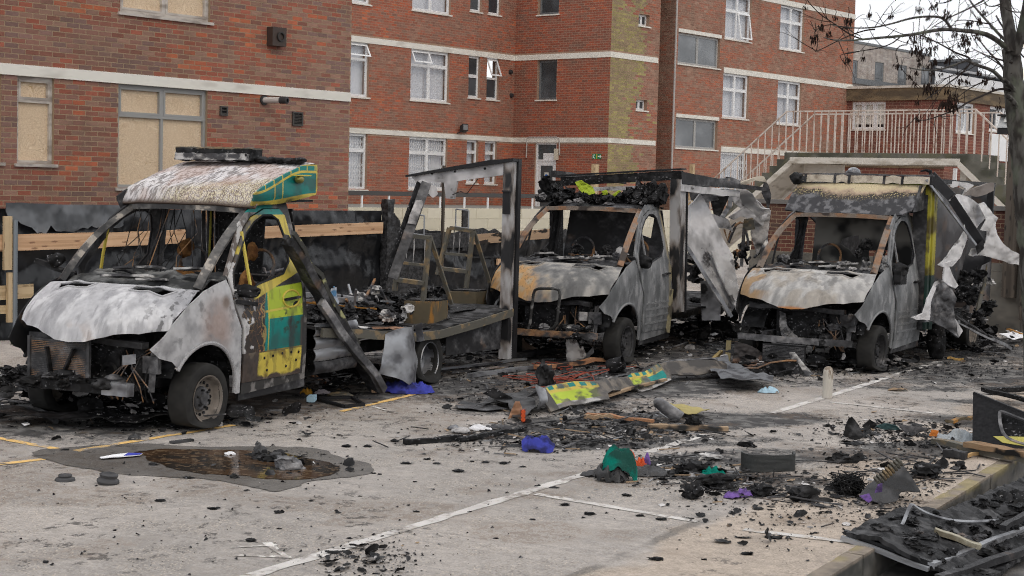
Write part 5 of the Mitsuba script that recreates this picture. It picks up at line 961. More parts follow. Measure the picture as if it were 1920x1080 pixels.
P1('blue_glove', panel([(0, 0), (.13, .02), (.16, -.2), (.12, -.42), (.16, -.52), (.0, -.55), (.02, -.35), (-.02, -.15)], lambda a, b: stack(-2.62 - a, .62 + .04 * np.sin(a * 40) + .03 * nz(stack(a, b, 0), 9, 1), 1.22 + b * .8), .01, .025), mat('palecloth', prin(proc(lambda p, n, uv: mix(C3(.42, .46, .52), C3(.10, .22, .38), smoothstep(.5, .65, fbm(p.x * 12, p.y * 12, p.z * 12, 3)))), .9, .1)), 'scorched pale blue cloth hanging off the stretcher', smooth=True)
# the charred roof beams that fell against the door
pa, pb = c1.w(V(-1.02, 1.12, 1.80)), gp(706, 738) + V(0, 0, .05)
sa = V(-.06, 0, -.05)
k = solo('charred_roof_beam', bar(pa, pb, .15, .10, (0, -.3, 1), seg=9, wob=.012, seed=2), BURNTDARK, 'long charred roof beam leaning from the door of the nearest ambulance to the ground', 'beam', smooth=20)
part(k, 'flange', bar(pa + V(.05, -.06, .09), pa + (pb - pa) * .72 + V(.05, -.06, .09), .035, .05, (0, -.3, 1), seg=8, wob=.01, seed=3), mat('olive_pale', prin(proc(lambda p, n, uv: mix(C3(.05, .05, .045), C3(.36, .36, .18), smoothstep(.55, .66, fbm(p.x * 6, p.y * 6, p.z * 6, 4)))), .6, .3)), smooth=20)
part(k, 'lining', bar(pa + V(-.03, -.07, .05), pa + (pb - pa) * .5 + V(-.03, -.07, .05), .05, .06, (0, -.3, 1), seg=7, wob=.014, seed=4), BURNT, smooth=20)
part(k, 'broken_end', quadbox(pb + V(-.05, -.06, -.03), V(.11, 0, 0), V(0, .1, 0), V(-.02, 0, .1)), PINE, smooth=False, uv=np.random.default_rng(1).uniform(0, 1, (8, 2)))
k = solo('charred_roof_beam', bar(c1.w(V(-1.66, 1.10, 1.15)), c1.w(V(-2.75, 1.25, .10)), .06, .09, seg=6, wob=.012, seed=5), BURNT, 'shorter charred beam under the long leaning one', 'beam', smooth=20)
# ---------------------------------------------------------------- middle ambulance
def pxpanel(poly, Y, h=5.0, thick=.012, wob=.03, f=3.0, seed=1):
    """sheet whose outline is known from its view directions; Y(x, y) is its real distance"""
    Yf = Y if callable(Y) else (lambda x, y: Y + 0 * x)
    def fn(a, b):
        yy = Yf(a, b); P = np.array([at(x, y, q) for x, y, q in zip(a, b, yy)]); return P + V(0, 1, .3) * (wob * 2 * (nz(P, f, seed) + .35 * nz(P, f * 3.3, seed + 2)))[:, None]
    m, q = panel(poly, fn, thick, h, seed); return m, q * .0125
def scl(pts, k, ox, oy): return [(ox + x / k, oy + y / k) for x, y in pts]
c2 = Car(.78, 22.0, .46)
A2, D2, P2, b2 = cab(c2, 'burnt out grey and rust ambulance in the middle, a white sheet collapsed against its side',
    dict(bonnet=BON2, bonnet_label='bonnet burnt grey with an orange patch', fender=SIDE2, fender2=BURNTDARK, door=SIDE2, frame=SIDE2, pillar=PIL, roof=BURNTDARK, header=PIL, dash=BURNTDARK, bumper=RUSTY, wheel=dict(dull=True, rimm=BURNTDARK)), 14)
k = P2('box_header', crumple(trimesh.Trimesh(*(lambda m: (m.vertices, m.faces))(quadbox(V(-1.68, -.86, 2.44), V(.14, 0, 0), V(0, 1.92, .14), V(0, 0, .13)).subdivide_to_size(.08)), process=False), .012, 5, 3), CHAR, 'black header beam over the cab', smooth=25)
part(k, 'top_plate', c2.m(quadbox(V(-1.75, -.90, 2.585), V(.24, 0, 0), V(0, 1.98, .14), V(0, 0, .02))), BLACKPROF, smooth=False)
part(k, 'pale_strip', c2.m(panel(sbox(-.45, 0, .45, .06), lambda a, b: stack(-1.53, a, 2.39 + b + .05 * a + .012 * nz(stack(a, b, 0), 12, 1)), .01, .03)), SILVER, smooth=True)
r = np.random.default_rng(31)
k = P2('burnt_insulation', cat([chunk((-1.05 - .4 * r.random(), y, 2.16 + .05 * abs(y)), (.22, .17, r.uniform(.10, .16)), 200 + i, 2, .85) for i, y in enumerate(np.linspace(-.95, .75, 16))] + [chunk((-1.3, y, 2.26), (.2, .14, z), 220 + i, 2, .85) for i, (y, z) in enumerate(((-.95, .22), (-.8, .20), (-.62, .12), (.40, .14), (.58, .22), (.72, .24), (.84, .2)))]), CHAR, 'heap of charred insulation on the cab roof', smooth=40, kind='stuff')
for i in range(22): P2('charred_lump', chunk((-.82 - r.random() * .5, r.uniform(-1.0, .9), 2.16 + r.random() * .1), (r.uniform(.04, .1), r.uniform(.04, .12), r.uniform(.03, .07)), 240 + i, 1, .8), [CHAR, SOOT, CHAR, BURNT][i % 4], smooth=False)
for i, pts in enumerate(([(1078, 342), (1090, 338), (1112, 352), (1116, 362), (1098, 366), (1086, 356)], [(1128, 358), (1138, 356), (1140, 364), (1130, 366)], [(1148, 364), (1160, 356), (1164, 358), (1152, 368)])):
    Pw = c2.front(pts[0][0], pts[0][1], -1.02); part(A2, 'hi_vis_scrap', pxpanel(pts, Pw[1] + .12 - (.2 if i else 0), 2.2, .012, .06, 9, i), mat('hivis_dim', prin((.34, .44, .03), .7, .3)) if i == 0 else 'mat_hivis_dim', 'scrap of lime hi-vis fabric in the roof debris' if i == 0 else None, smooth=True)
k = P2('box_corner_post', quadbox(V(-1.86, .92, .62), V(.24, 0, 0), V(0, .16, 0), V(.10, 0, 1.96)), POST, 'upright front corner post of the box body, streaked silver', smooth=False)
part(k, 'edge_trim', c2.m(quadbox(V(-1.90, .95, .60), V(.035, 0, 0), V(0, .15, 0), V(.10, 0, 2.0))), BLACKPROF, smooth=False)
P2('box_corner_post', quadbox(V(-1.86, -1.05, .62), V(.2, 0, 0), V(0, .14, 0), V(.10, 0, 1.9)), CHAR, smooth=False)
for z in (.52, .62, .72, .80): part(D2, 'moulding', c2.m(bar(V(-.52, hw(-.5, z) + .014, z), V(-1.48, hw(-1.4, z) + .014, z), .014, .03)), SIDE2, smooth=False)
part(D2, 'rear_edge', c2.m(panel([(-1.53, .32), (-1.40, .34), (-1.43, .95), (-1.53, .97)], flank(1, .025, .004), .02, .04)), mat('edge_cream', prin(proc(lambda p, n, uv: mix(C3(.33, .29, .18), C3(.10, .09, .07), smoothstep(.45, .65, fbm(p.x * 9, p.y * 9, p.z * 6, 3)))), .6, .3)), smooth=True)
P2('near_mirror_stub', chunk((-.36, 1.0, 1.33), (.12, .06, .10), 9, 2, .6), CHAR, smooth=40)
P2('bulkhead', panel(Polygon([(-.85, .5), (.86, .5), (.88, 1.5), (.78, 2.12), (-.70, 2.12), (-.80, 1.4)]).difference(Polygon([(.45, 1.75), (.62, 1.7), (.66, 2.0), (.5, 2.05)])), lambda a, b: stack(-1.60 + .03 * nz(stack(a, b, 0), 3, 1), a, b), .02, .1), BURNTDARK, smooth=True)
for i, (y, z) in enumerate(((-.1, 1.5), (.2, 1.35), (.35, 1.5), (.55, 1.42), (-.6, 1.4))): P2('cab_debris', chunk((-.55, y, z), (.10, .12, .10), 260 + i, 1, .9), [CHAR, ASH][i % 2], smooth=False)
gl = [c2.front(x, y, 1.06) for x, y in ((990, 616), (994, 606), (1000, 552), (1003, 544), (1010, 541), (1040, 541), (1048, 544), (1050, 553), (1044, 606), (1038, 614), (1030, 618))]
P2_ = part(A2, 'grille_guard', tube(gl, .020, 8), mat('sootsteel', prin(proc(lambda p, n, uv: mix(C3(.03, .03, .03), C3(.20, .195, .19), smoothstep(.5, .7, fbm(p.x * 10, p.y * 10, p.z * 10, 3)))), .6, .3)), 'bent tubular frame standing against the bonnet', smooth=40)
for i in range(14): P2('bumper_debris', chunk((.75 + r.uniform(-.2, .25), r.uniform(-.95, .7), .40 + r.uniform(0, .12)), (r.uniform(.04, .1), r.uniform(.05, .14), r.uniform(.03, .07)), 280 + i, 1, .8), [CHAR, ASH, SOOT, CHAR, BURNT][i % 5], smooth=False)
P2('hanging_tag', quadbox(V(.70, .50, .62), V(.01, .02, 0), V(-.03, .10, 0), V(0, 0, .12)), ASHMETAL, smooth=False)
# what is left of the box: rails, collapsed skin, floor
P2('floor', panel(sbox(-6.3, -1.0, -1.7, 1.0), lambda a, b: stack(a, b, .62 + .05 * nz(stack(a, b, 0), 3, 2)), .03, .15), SOOT, smooth=True)
for y, mt in ((1.0, BURNT), (-1.0, BURNTDARK)):
    P2('roof_rail', bar(V(-1.6, y, 2.62), V(-4.4, y, 2.55), .10, .10, seg=6, wob=.012, seed=3), mt, smooth=25)
k = part(A2, 'roof_skin', pxpanel([(1276, 322), (1310, 328), (1350, 336), (1385, 345), (1440, 352), (1436, 358), (1380, 353), (1330, 350), (1278, 345)], lambda x, y: 22.9 + (x - 1275) * .014, 5, .03, .02, 4, 2), BURNTDARK, smooth=True)
part(A2, 'roof_beam', bar(at(1276, 352, 22.9), at(1383, 363, 24.6), .08, .10, seg=6, wob=.012, seed=4), SILVER, 'pale beam under the roof line', smooth=20)
part(A2, 'roof_beam', bar(at(1272, 356, 23.2), at(1370, 362, 25.0), .05, .06, seg=6, wob=.015, seed=5), BURNT, smooth=20)
for i, (pts, Y, mt, lb) in enumerate((
    ([(1274, 412), (1290, 390), (1311, 362), (1318, 372), (1342, 418), (1356, 450), (1369, 472), (1371, 500), (1376, 540), (1378, 575), (1366, 594), (1340, 552), (1300, 485), (1274, 442)], lambda x, y: 23.6 + (x - 1274) * .010 - (y - 400) * .004, SILVER, 'large pale skin panel leaning from the roof to the ground'),
    ([(1332, 470), (1352, 478), (1372, 474), (1380, 520), (1388, 560), (1380, 580), (1360, 540), (1345, 505)], lambda x, y: 23.45 + (x - 1274) * .010 - (y - 400) * .004, mat('white_sheet', prin(proc(lambda p, n, uv: mix(mix(C3(.62, .615, .62), C3(.46, .45, .45), smoothstep(.35, .7, fbm(p.x * 4, p.y * 4, p.z * 4, 4))), C3(.06, .055, .055), smoothstep(.62, .74, fbm(p.x * 5 + 7, p.y * 5, p.z * 5, 4)) * .9)), .55, .3)), 'bright white torn insulation'),
    ([(1313, 527), (1350, 522), (1352, 568), (1350, 600), (1316, 600)], lambda x, y: 24.3 + 0 * x, SILVER, None),
    ([(1380, 350), (1395, 352), (1410, 362), (1426, 388), (1443, 392), (1445, 398), (1428, 402), (1427, 414), (1410, 396), (1394, 384), (1386, 368)], lambda x, y: 25.0 + (y - 350) * .005, 'mat_white_sheet', 'torn white strip curling off the roof'),
    ([(1370, 346), (1395, 338), (1420, 330), (1432, 330), (1438, 342), (1432, 340), (1416, 338), (1396, 347), (1376, 350)], lambda x, y: 26.0 + 0 * x, CREAMCLOTH, 'cream roof skin rolled up at the back'),
    ([(1340, 352), (1400, 360), (1425, 380), (1440, 400), (1430, 425), (1400, 400), (1365, 372)], lambda x, y: 25.9 + 0 * x, SILVER, None),
    ([(1405, 395), (1425, 385), (1446, 395), (1440, 440), (1420, 480), (1408, 440)], lambda x, y: 26.0 + 0 * x, ASHMETAL, None),
    ([(1290, 347), (1330, 350), (1348, 374), (1320, 382), (1295, 374)], lambda x, y: 24.6 + 0 * x, BURNT, None),
    ([(1330, 366), (1368, 366), (1352, 405), (1362, 410), (1340, 408)], lambda x, y: 25.6 + 0 * x, SOOT, None),
    ([(1366, 370), (1374, 366), (1372, 388), (1358, 410), (1350, 406), (1364, 388)], lambda x, y: 25.2 + 0 * x, ALU, None),
    ([(1332, 400), (1366, 412), (1374, 434), (1366, 430), (1345, 428), (1338, 418)], lambda x, y: 25.5 + 0 * x, SILVER, None),
    ([(1366, 408), (1398, 386), (1402, 392), (1420, 400), (1412, 412), (1390, 406), (1376, 414)], lambda x, y: 25.6 + 0 * x, SILVER, None),
    ([(1395, 410), (1412, 408), (1416, 430), (1400, 432), (1393, 426)], lambda x, y: 25.3 + 0 * x, OLIVEG, None),
    ([(1432, 340), (1440, 345), (1446, 365), (1440, 405), (1437, 380), (1428, 362)], lambda x, y: 26.3 + 0 * x, BURNTDARK, None),
    ([(1424, 402), (1441, 400), (1440, 470), (1432, 500), (1424, 470), (1428, 440)], lambda x, y: 26.2 + 0 * x, ALU, None))):
    part(A2, 'skin_panel', pxpanel(pts, Y, 3.2, .022, .08, 3.0, i), mt, lb, smooth=True)
part(A2, 'edge_profile', bar(at(1273, 440, 23.3), at(1372, 594, 23.2), .04, .05, seg=5, wob=.006, seed=6), ALU, smooth=20)
part(A2, 'bent_tube', tube([at(x, y, 25.6) for x, y in ((1366, 455), (1372, 440), (1380, 422), (1388, 417), (1396, 420), (1402, 448), (1404, 470))], .022, 6), RUSTY)
part(A2, 'bent_tube', tube([at(x, y, 25.8) for x, y in ((1358, 430), (1364, 452), (1372, 425), (1380, 418))], .018, 6), RUSTY)
part(A2, 'upright', bar(at(1396, 418, 25.4), at(1390, 500, 25.4), .05, .05), BURNT, smooth=False)
part(A2, 'upright', bar(at(1324, 358, 25.2), at(1326, 396, 25.2), .09, .06), SILVER, smooth=False)
for i in range(14):
    x, y = r.uniform(1275, 1310), r.uniform(480, 590); Y = r.uniform(24, 26); part(A2, 'burnt_contents', chunk(at(x, y, Y), (r.uniform(.06, .16), r.uniform(.06, .14), r.uniform(.05, .12)), 400 + i, 1, .9), [CHAR, ASH, SOOT, BURNT][i % 4], smooth=False)
for i in range(16):
    x, y = r.uniform(1375, 1425), r.uniform(450, 520); Y = r.uniform(25, 26.4); part(A2, 'burnt_contents', (bar(at(x, y, Y), at(x + r.uniform(-14, 14), y + r.uniform(-16, 16), Y + .2), .03, .03) if i % 2 else chunk(at(x, y, Y), (.09, .09, .07), 420 + i, 1, .9)), [CHAR, CHAR, RUSTY, SOOT][i % 4], smooth=False)
# ---------------------------------------------------------------- right-hand ambulance
c3 = Car(4.30, 21.9, .57)
A3, D3, P3, b3 = cab(c3, 'burnt out ambulance on the right with cream roof fascia and yellow corner post', 
    dict(bonnet=BON3, bonnet_label='bonnet burnt to ash white and brown', fender=SIDE2, fender2=BURNTDARK, door=SIDE2, frame=SIDE2, pillar=PIL, roof=BURNTDARK, header=PIL, dash=BURNTDARK, bumper=BURNT, wheel=dict(dull=True, rimm=BURNTDARK)), 24)
for z in (.52, .62, .72, .80): part(D3, 'moulding', c3.m(bar(V(-.52, hw(-.5, z) + .014, z), V(-1.48, hw(-1.4, z) + .014, z), .014, .03)), SIDE2, smooth=False)
P3('near_mirror_stub', cat([chunk((-.36, 1.02, 1.33), (.14, .07, .10), 9, 2, .6), quadbox(V(-.5, 1.0, 1.2), V(.25, 0, 0), V(0, .1, 0), V(0, 0, .18))]), CHAR, smooth=30)
def fas(a, b): return stack(-.86 - (b - 2.13) * .80 + .12 * (a - .1) ** 2 * -.6 + .02 * nz(stack(a, b, 0), 3, 2), a, b)
P3('roof_fascia', panel([(-.95, 2.17), (-.5, 2.13), (.3, 2.12), (.85, 2.15), (.98, 2.22), (1.06, 2.60), (-.86, 2.58), (-.93, 2.4)], fas, .03, .05), FASCIA, 'cream fascia over the cab, blistered and charred along the bottom', smooth=True)
P3('fascia_cheek', panel([(-.95, 2.2), (-1.5, 2.25), (-1.55, 2.6), (-1.2, 2.58)], lambda a, b: stack(a, 1.02 + .01 * a, b), .03, .08), BURNTDARK, smooth=True); P3('fascia_back', quadbox(V(-1.6, -.9, 2.18), V(.02, 0, 0), V(0, 1.95, 0), V(0, 0, .42)), CHAR, smooth=False)
P3('fascia_top', quadbox(V(-1.6, -.88, 2.585), V(.40, 0, 0), V(0, 1.95, .02), V(0, 0, .015)), BURNTDARK, smooth=False)
ys = [-.74, -.28, -.06, .47, .74, 1.16]; gap = .03
for i in range(5):
    y0, y1 = ys[i] + gap / 2, ys[i + 1] - gap / 2
    P3('roof_curtain', panel(sbox(y0, 0, y1, .105), lambda a, b, i=i: stack(-1.20 + .022 * nz(stack(a, b, i), 7, i) + .012 * nz(stack(a, b, i), 21, i), a, 2.60 + b - .012 * np.cos((a - y0) / (y1 - y0) * 6.28) * (1 if i % 2 else .3)), .015, .02), CREAMCLOTH, smooth=True)
for i, y in enumerate(ys): P3('roof_strap', bar(V(-1.19, y, 2.59), V(-1.19, y + .01, 2.715), .02, .035), BURNTDARK, smooth=False)
P3('roof_front_rail', bar(V(-1.25, -.85, 2.715), V(-1.25, 1.18, 2.725), .06, .025, seg=6, wob=.004), BURNT, smooth=20)
P3('roof_corner_mass', chunk((-1.2, -.88, 2.57), (.07, .09, .09), 3, 2, .7), CHAR, smooth=40)
P3('roof_bundle', chunk((-2.4, -.45, 2.68), (.12, .17, .09), 5, 2, .3), ALU, 'silver bundle on the roof', smooth=40)
k = P3('box_corner_post', quadbox(V(-1.50, .98, .50), V(.09, 0, 0), V(0, .12, 0), V(.0, 0, 2.10)), YPOST, 'yellow corner post, green at its foot', smooth=False)
part(k, 'side_face', c3.m(quadbox(V(-1.66, .99, .50), V(.145, 0, 0), V(0, .13, 0), V(0, 0, 2.10))), YPOST, smooth=False)
part(k, 'front_face', c3.m(quadbox(V(-1.405, .86, .50), V(.03, 0, 0), V(0, .20, 0), V(0, 0, 1.95))), BURNTDARK, smooth=False)
P3('side_panel', panel([(-1.68, .55), (-1.68, 2.62), (-2.6, 2.60), (-3.5, 2.5), (-3.4, 1.6), (-3.0, .9), (-2.7, .6)], lambda a, b: stack(a, 1.05 + .04 * nz(stack(a, b, 0), 1.5, 4), b), .03, .1), SIDEP, 'sooty side panel behind the yellow post', smooth=True)
P3('roof_rail', bar(V(-1.5, 1.04, 2.66), V(-4.75, 1.04, 2.64), .08, .06), BURNTDARK, smooth=False); P3('roof_rail', bar(V(-1.5, -1.0, 2.66), V(-4.75, -1.0, 2.64), .08, .06), BURNTDARK, smooth=False)
P3('floor', quadbox(V(-4.8, -1.02, .55), V(3.1, 0, 0), V(0, 2.04, 0), V(0, 0, .06)), CHAR, smooth=False)
P3('far_side_panel', panel(Polygon([(-1.6, .6), (-4.8, .6), (-4.8, 2.62), (-1.6, 2.62)]).difference(Polygon([(-1.8, 1.3), (-2.5, 1.2), (-2.6, 1.9), (-2.0, 2.1)])), lambda a, b: stack(a, -1.02 + .03 * nz(stack(a, b, 0), 2, 1), b), .03, .15), BURNTDARK, smooth=True)
P3('rear_post', quadbox(V(-4.80, .96, .55), V(.07, 0, 0), V(0, .10, 0), V(0, 0, 2.12)), BLACKPROF, smooth=False)
P3('rear_door', panel([(-.2, .62), (1.0, .62), (1.0, 2.5), (-.2, 2.55)], lambda a, b: stack(-4.78, a, b), .03, .15), SIDEP, smooth=True)
P3('rear_side_panel', panel([(-3.4, .62), (-4.74, .60), (-4.74, 1.4), (-4.3, 1.35), (-3.9, .95)], lambda a, b: stack(a, 1.06 + .03 * nz(stack(a, b, 0), 3, 2), b), .02, .08), SIDEP, smooth=True)
# seen through the windscreen: pale bulkhead with torn hole
P3('bulkhead', panel(Polygon([(-.80, .5), (.86, .5), (.88, 1.5), (.78, 2.14), (-.70, 2.14)]).difference(Polygon([(-.28, 1.76), (-.16, 1.80), (-.02, 1.82), (.03, 1.62), (-.06, 1.50), (-.16, 1.6), (-.30, 1.68)])).difference(Polygon([(.15, 1.28), (.42, 1.28), (.43, 1.62), (.14, 1.6)])), lambda a, b: stack(-1.60 + .03 * nz(stack(a, b, 0), 3, 1), a, b), .02, .06), mat('bulk_grey', prin(proc(lambda p, n, uv: mix(C3(.24, .23, .21), C3(.03, .03, .03), smoothstep(.36, .56, fbm(p.x * 2.6, p.y * 2.6, p.z * 2.6, 3)))), .7, .2)), smooth=True)
P3('wheel_rail', tube([V(-.30, -.55, 1.36), V(-.33, -.5, 1.43), V(-.35, .0, 1.45), V(-.3, .12, 1.36)], .012, 6), ALU)
r = np.random.default_rng(41)
for i in range(16): P3('cab_debris', chunk((r.uniform(-1.3, -.5), r.uniform(.35, .8), r.uniform(1.3, 1.75)), (.07, .07, .09), 500 + i, 1, .9), [CHAR, ASH, SOOT, CHAR][i % 4], smooth=False)
for i in range(5): P3('cab_debris', chunk((-.2, r.uniform(-.7, -.4), 1.40 + r.random() * .06), (.06, .06, .06), 520 + i, 1, .9), [CHAR, BURNT][i % 2], smooth=False)
for i in range(12): P3('broken_glass', chunk((.0, r.uniform(.1, .75), 1.39), (.03, .04, .025), 540 + i, 1, .9), ASHMETAL, smooth=False)
# melted engine parts and the fallen bumper
for i, pts in enumerate((scl([(90, 100), (130, 110), (140, 200), (180, 250), (270, 215), (300, 180), (385, 140), (410, 150), (400, 250), (350, 290), (220, 310), (110, 295), (85, 200)], 4, 1440, 560), scl([(540, 110), (690, 130), (660, 200), (590, 225), (545, 190)], 4, 1440, 560))):
    Pw = c3.front(pts[0][0] + 30, 620, .72); part(A3, 'melted_alloy', pxpanel(pts, Pw[1] + .1, 4, .02, .10, 6, i), [ASHMETAL, BURNTDARK][i], 'silvery melted alloy in the engine bay' if i == 0 else None, smooth=True)
for i in range(14): P3('engine_debris', chunk((.55 + r.uniform(-.2, .3), r.uniform(-.9, .9), .35 + r.uniform(0, .3)), (r.uniform(.05, .12), r.uniform(.05, .12), r.uniform(.04, .1)), 560 + i, 1, .9), [CHAR, SOOT, CHAR, BURNT][i % 4], smooth=False)
k = P3('radiator', quadbox(V(.86, -.42, .10), V(.03, 0, 0), V(0, .62, 0), V(0, 0, .26)), BURNTDARK, smooth=False)
for i in range(12): part(k, 'fin', c3.m(quadbox(V(.892, -.41, .12 + i * .019), V(.004, 0, 0), V(0, .6, 0), V(0, 0, .006))), BURNT, smooth=False)
# torn skin and the fallen beam on its flank
def YS(off=0.0, k=.0085): return lambda x, y: 22.55 + off + (x - 1745) * k
o3 = lambda pts: scl(pts, 5.686, 1700, 310); o4 = lambda pts: scl(pts, 5.4, 1700, 490)
WSH = 'mat_white_sheet'
for i, (pts, Y, mt, lb, wob) in enumerate((
    (o3([(405, 172), (520, 168), (640, 185), (720, 215), (640, 270), (596, 325), (625, 250), (560, 215), (480, 238), (430, 212)]), YS(.5), WSH, 'white roof skin round a burnt hole', .03),
    (o3([(598, 328), (660, 270), (740, 220), (860, 190), (925, 185), (925, 268), (840, 310), (740, 335), (670, 320)]), YS(.35), mat('flap_brown', prin((.19, .165, .15), .5, .4)), 'brown grey flap at the roof corner', .03),
    (o3([(450, 375), (540, 308), (640, 330), (700, 365), (800, 450), (838, 555), (790, 620), (735, 690), (660, 640), (540, 500)]), YS(-.35), SILVER, 'silver lining torn open along the fallen beam', .05),
    (o3([(765, 425), (830, 398), (920, 520), (966, 550), (945, 660), (962, 740), (1020, 830), (1100, 890), (1212, 950), (1252, 1000), (1240, 1080), (1100, 1045), (930, 985), (800, 960), (690, 965), (655, 950), (690, 880), (800, 882), (840, 800), (850, 700), (775, 680), (840, 580)]), YS(-.1, .004), WSH, 'large white torn sheet bent outwards to the right', .08),
    (o3([(602, 620), (612, 700), (560, 790), (480, 870), (390, 1010), (330, 1060), (480, 1078), (560, 990), (640, 790), (640, 700)]), YS(-.45), WSH, None, .05),
    (o4([(310, 35), (420, 0), (500, 0), (430, 60), (470, 160), (522, 250), (490, 278), (420, 250), (368, 200), (378, 60)]), YS(-.5), SILVER, None, .05),
    (o4([(340, 185), (285, 235), (230, 330), (200, 400), (150, 545), (48, 570), (80, 600), (250, 628), (400, 692), (515, 765), (500, 640), (470, 500), (492, 360), (450, 280), (400, 240)]), YS(-.6), BURNT, 'hanging twisted sheet reaching down to the ground', .10),
    (o4([(345, 180), (290, 230), (200, 380), (160, 520), (48, 572), (90, 590), (230, 600), (240, 520), (240, 400), (300, 280), (360, 210)]), YS(-.72), SILVER, None, .05),
    (o4([(440, 700), (520, 760), (560, 700), (500, 600), (470, 560), (485, 640)]), YS(-.5), SILVER, None, .04),
    (o4([(780, 180), (812, 30), (800, 200), (800, 240), (740, 460), (700, 500), (715, 420), (770, 260)]), YS(.2), OLIVEG, None, .03))):
    part(A3, 'torn_sheet', pxpanel(pts, Y, 3.0, .022, wob * 1.5, 3.0, i), mt, lb, smooth=True)
k = solo('fallen_beam', cat([quadbox(at(1739, 336, 22.35), at(1752, 322, 22.4) - at(1739, 336, 22.35), at(1778, 377, 22.5) - at(1739, 336, 22.35), V(.05, .16, 0))]), BLACKPROF, 'black square beam lying slantwise against the right ambulance, upper end hooked', 'beam', smooth=False)
part(k, 'lower_length', quadbox(at(1778, 378, 22.5), at(1790, 366, 22.5) - at(1778, 378, 22.5), at(1836, 466, 22.7) - at(1778, 378, 22.5), V(.05, .16, 0)), BLACKPROF, smooth=False)
part(k, 'edge_strip', bar(at(1737, 337, 22.3), at(1838, 470, 22.65), .03, .03), ALU, smooth=False)
part(k, 'hook', tube([at(x, y, 22.35) for x, y in ((1726, 321), (1736, 319), (1744, 321), (1746, 330))], [.012, .02, .03, .03], 6), CHAR)
part(k, 'open_end', quadbox(at(1829, 462, 22.6), at(1842, 450, 22.6) - at(1829, 462, 22.6), V(.03, 0, -.12), V(.05, .16, 0)), CHAR, smooth=False)
k = solo('fallen_side_sheet', bar(at(1796, 597, 22.6), gp(1893, 654) + V(0, 0, .04), .16, .03, (0.4, -.6, 1), seg=6, wob=.01, seed=4), SOOT, 'long dark side panel slid off the right ambulance down to the ground', 'panel', smooth=20)
part(k, 'edge', bar(at(1796, 603, 22.5), gp(1896, 657) + V(0, 0, .02), .02, .05, seg=6, wob=.008, seed=5), ALU, smooth=20)
for i in range(30):
    x, y = r.uniform(1792, 1860), r.uniform(515, 625); Y = 23.2 + r.random() * 1.4; part(A3, 'burnt_contents', chunk(at(x, y, Y), (r.uniform(.05, .15), r.uniform(.05, .15), r.uniform(.05, .12)), 600 + i, 1, .9), [CHAR, SOOT, CHAR, ASH, CHAR][i % 5], smooth=False)
wheel(A3, c3, -4.1, .90, 1, caps=False, dull=True); wheel(A3, c3, -4.1, -.9, -1, caps=False)
k = P3('rear_wheel_remains', cat([chunk((-2.3, 1.0, .0), (.14, .14, .30), 3, 2, .5), chunk((-2.25, 1.0, .35), (.10, .12, .16), 4, 2, .6)]), CHAR, smooth=40)
# ---------------------------------------------------------------- hoarding on the left with sheeting and timbers
FH = Frame(FA.O + BW * 1.15, BU, BW)
def hp(x, y, n=0.0): return FH.px(x, y, n)
zt = hp(120, 384)[1]; uL, uA1, uB1 = hp(-60, 400)[0], hp(716, 400)[0], hp(1046, 400)[0]
H_ = thing('hoarding', 'temporary fence of black plastic sheeting on timbers behind the ambulances', 'fence')
def sheet(fr, u0, u1, z0, z1, n, amp, f, seed, mt, name, lb=None, h=.042, top=None):
    def fn(a, b):
        q = stack(a, b * .55, 0); w = amp * 2 * (nz(q, f, seed) + .55 * nz(q, f * 3.1, seed + 5) - .5 * np.abs(nz(q + .05 * nz(q, 2, 1)[:, None], f * 4.3, seed + 6)) - .22 * np.abs(nz(q, f * 9, seed + 8))) ; fold = amp * .5 * np.sin(b * 9 + 7 * nz(stack(a, 0, 0), 1.1, seed + 3))
        bb = b + (top(a) * (b - z0) / (z1 - z0) if top else 0); return fr.O + fr.U * a[:, None] + V(0, 0, 1) * bb[:, None] + fr.N * (n + w + fold)[:, None]
    return part(H_, name, panel(sbox(u0, z0, u1, z1), fn, .004, h, seed), mt, lb, smooth=True)
sheet(FH, uL, uA1, -.05, zt - .06, .0, .055, 1.6, 3, TARP, 'sheeting', 'black plastic sheeting pinned behind the timbers')
# the top of the sheet folded over, hanging ragged
uT0, uT1 = hp(4, 400)[0], hp(222, 390)[0]
rag = LineString([(uT0, zt + .03), (uT1, zt + .0)])
r = np.random.default_rng(3); n = 26; us = np.linspace(uT0, uT1, n)
low = zt - np.interp(us, [uT0, uT0 + .6, uT0 + 1.4, uT0 + 2.4, uT1], [.16, .40, .34, .30, .10]) + r.normal(0, .03, n)
part(H_, 'folded_sheeting', panel(Polygon([(uT0, zt + .02)] + [(uT1, zt + .0)] + [(a, b) for a, b in zip(us[::-1], low[::-1])]), lambda a, b: FH.O + BU * a[:, None] + V(0, 0, 1) * (b + .03 * nz(stack(a, b, 0), 3, 2))[:, None] + BW * (.13 + .10 * nz(stack(a, b * .4, 0), 3.2, 7) + .06 * nz(stack(a, b * .5, 0), 9, 8))[:, None], .004, .04), TARPGREY, 'grey sheeting folded over the top', smooth=True)
part(H_, 'back_frame', quadbox(FH.pt(uL, -.1, -.16), BU * (uA1 - uL), V(0, 0, zt - .05), BW * -.04), CHAR, smooth=False)
_wr = np.random.default_rng(77)
def plank(parent, fr, x0, y0, x1, y1, w, n, mt, t=.045, name='rail', lb=None):
    u0, z0 = fr.px(x0, y0, n); u1, z1 = fr.px(x1, y1, n); A = fr.pt(u0, z0 - w / 2, n); B = fr.pt(u1, z1 - w / 2, n); m = quadbox(A, B - A, V(0, 0, w), fr.N * t)
    L = np.linalg.norm(B - A); o = _wr.uniform(0, 9, 2); uv = np.array([[i * L, j * w + k * t] for i in (0, 1) for j in (0, 1) for k in (0, 1)]) + o
    return part(parent, name, m, mt, lb, smooth=False, uv=uv) if parent else (m, uv)
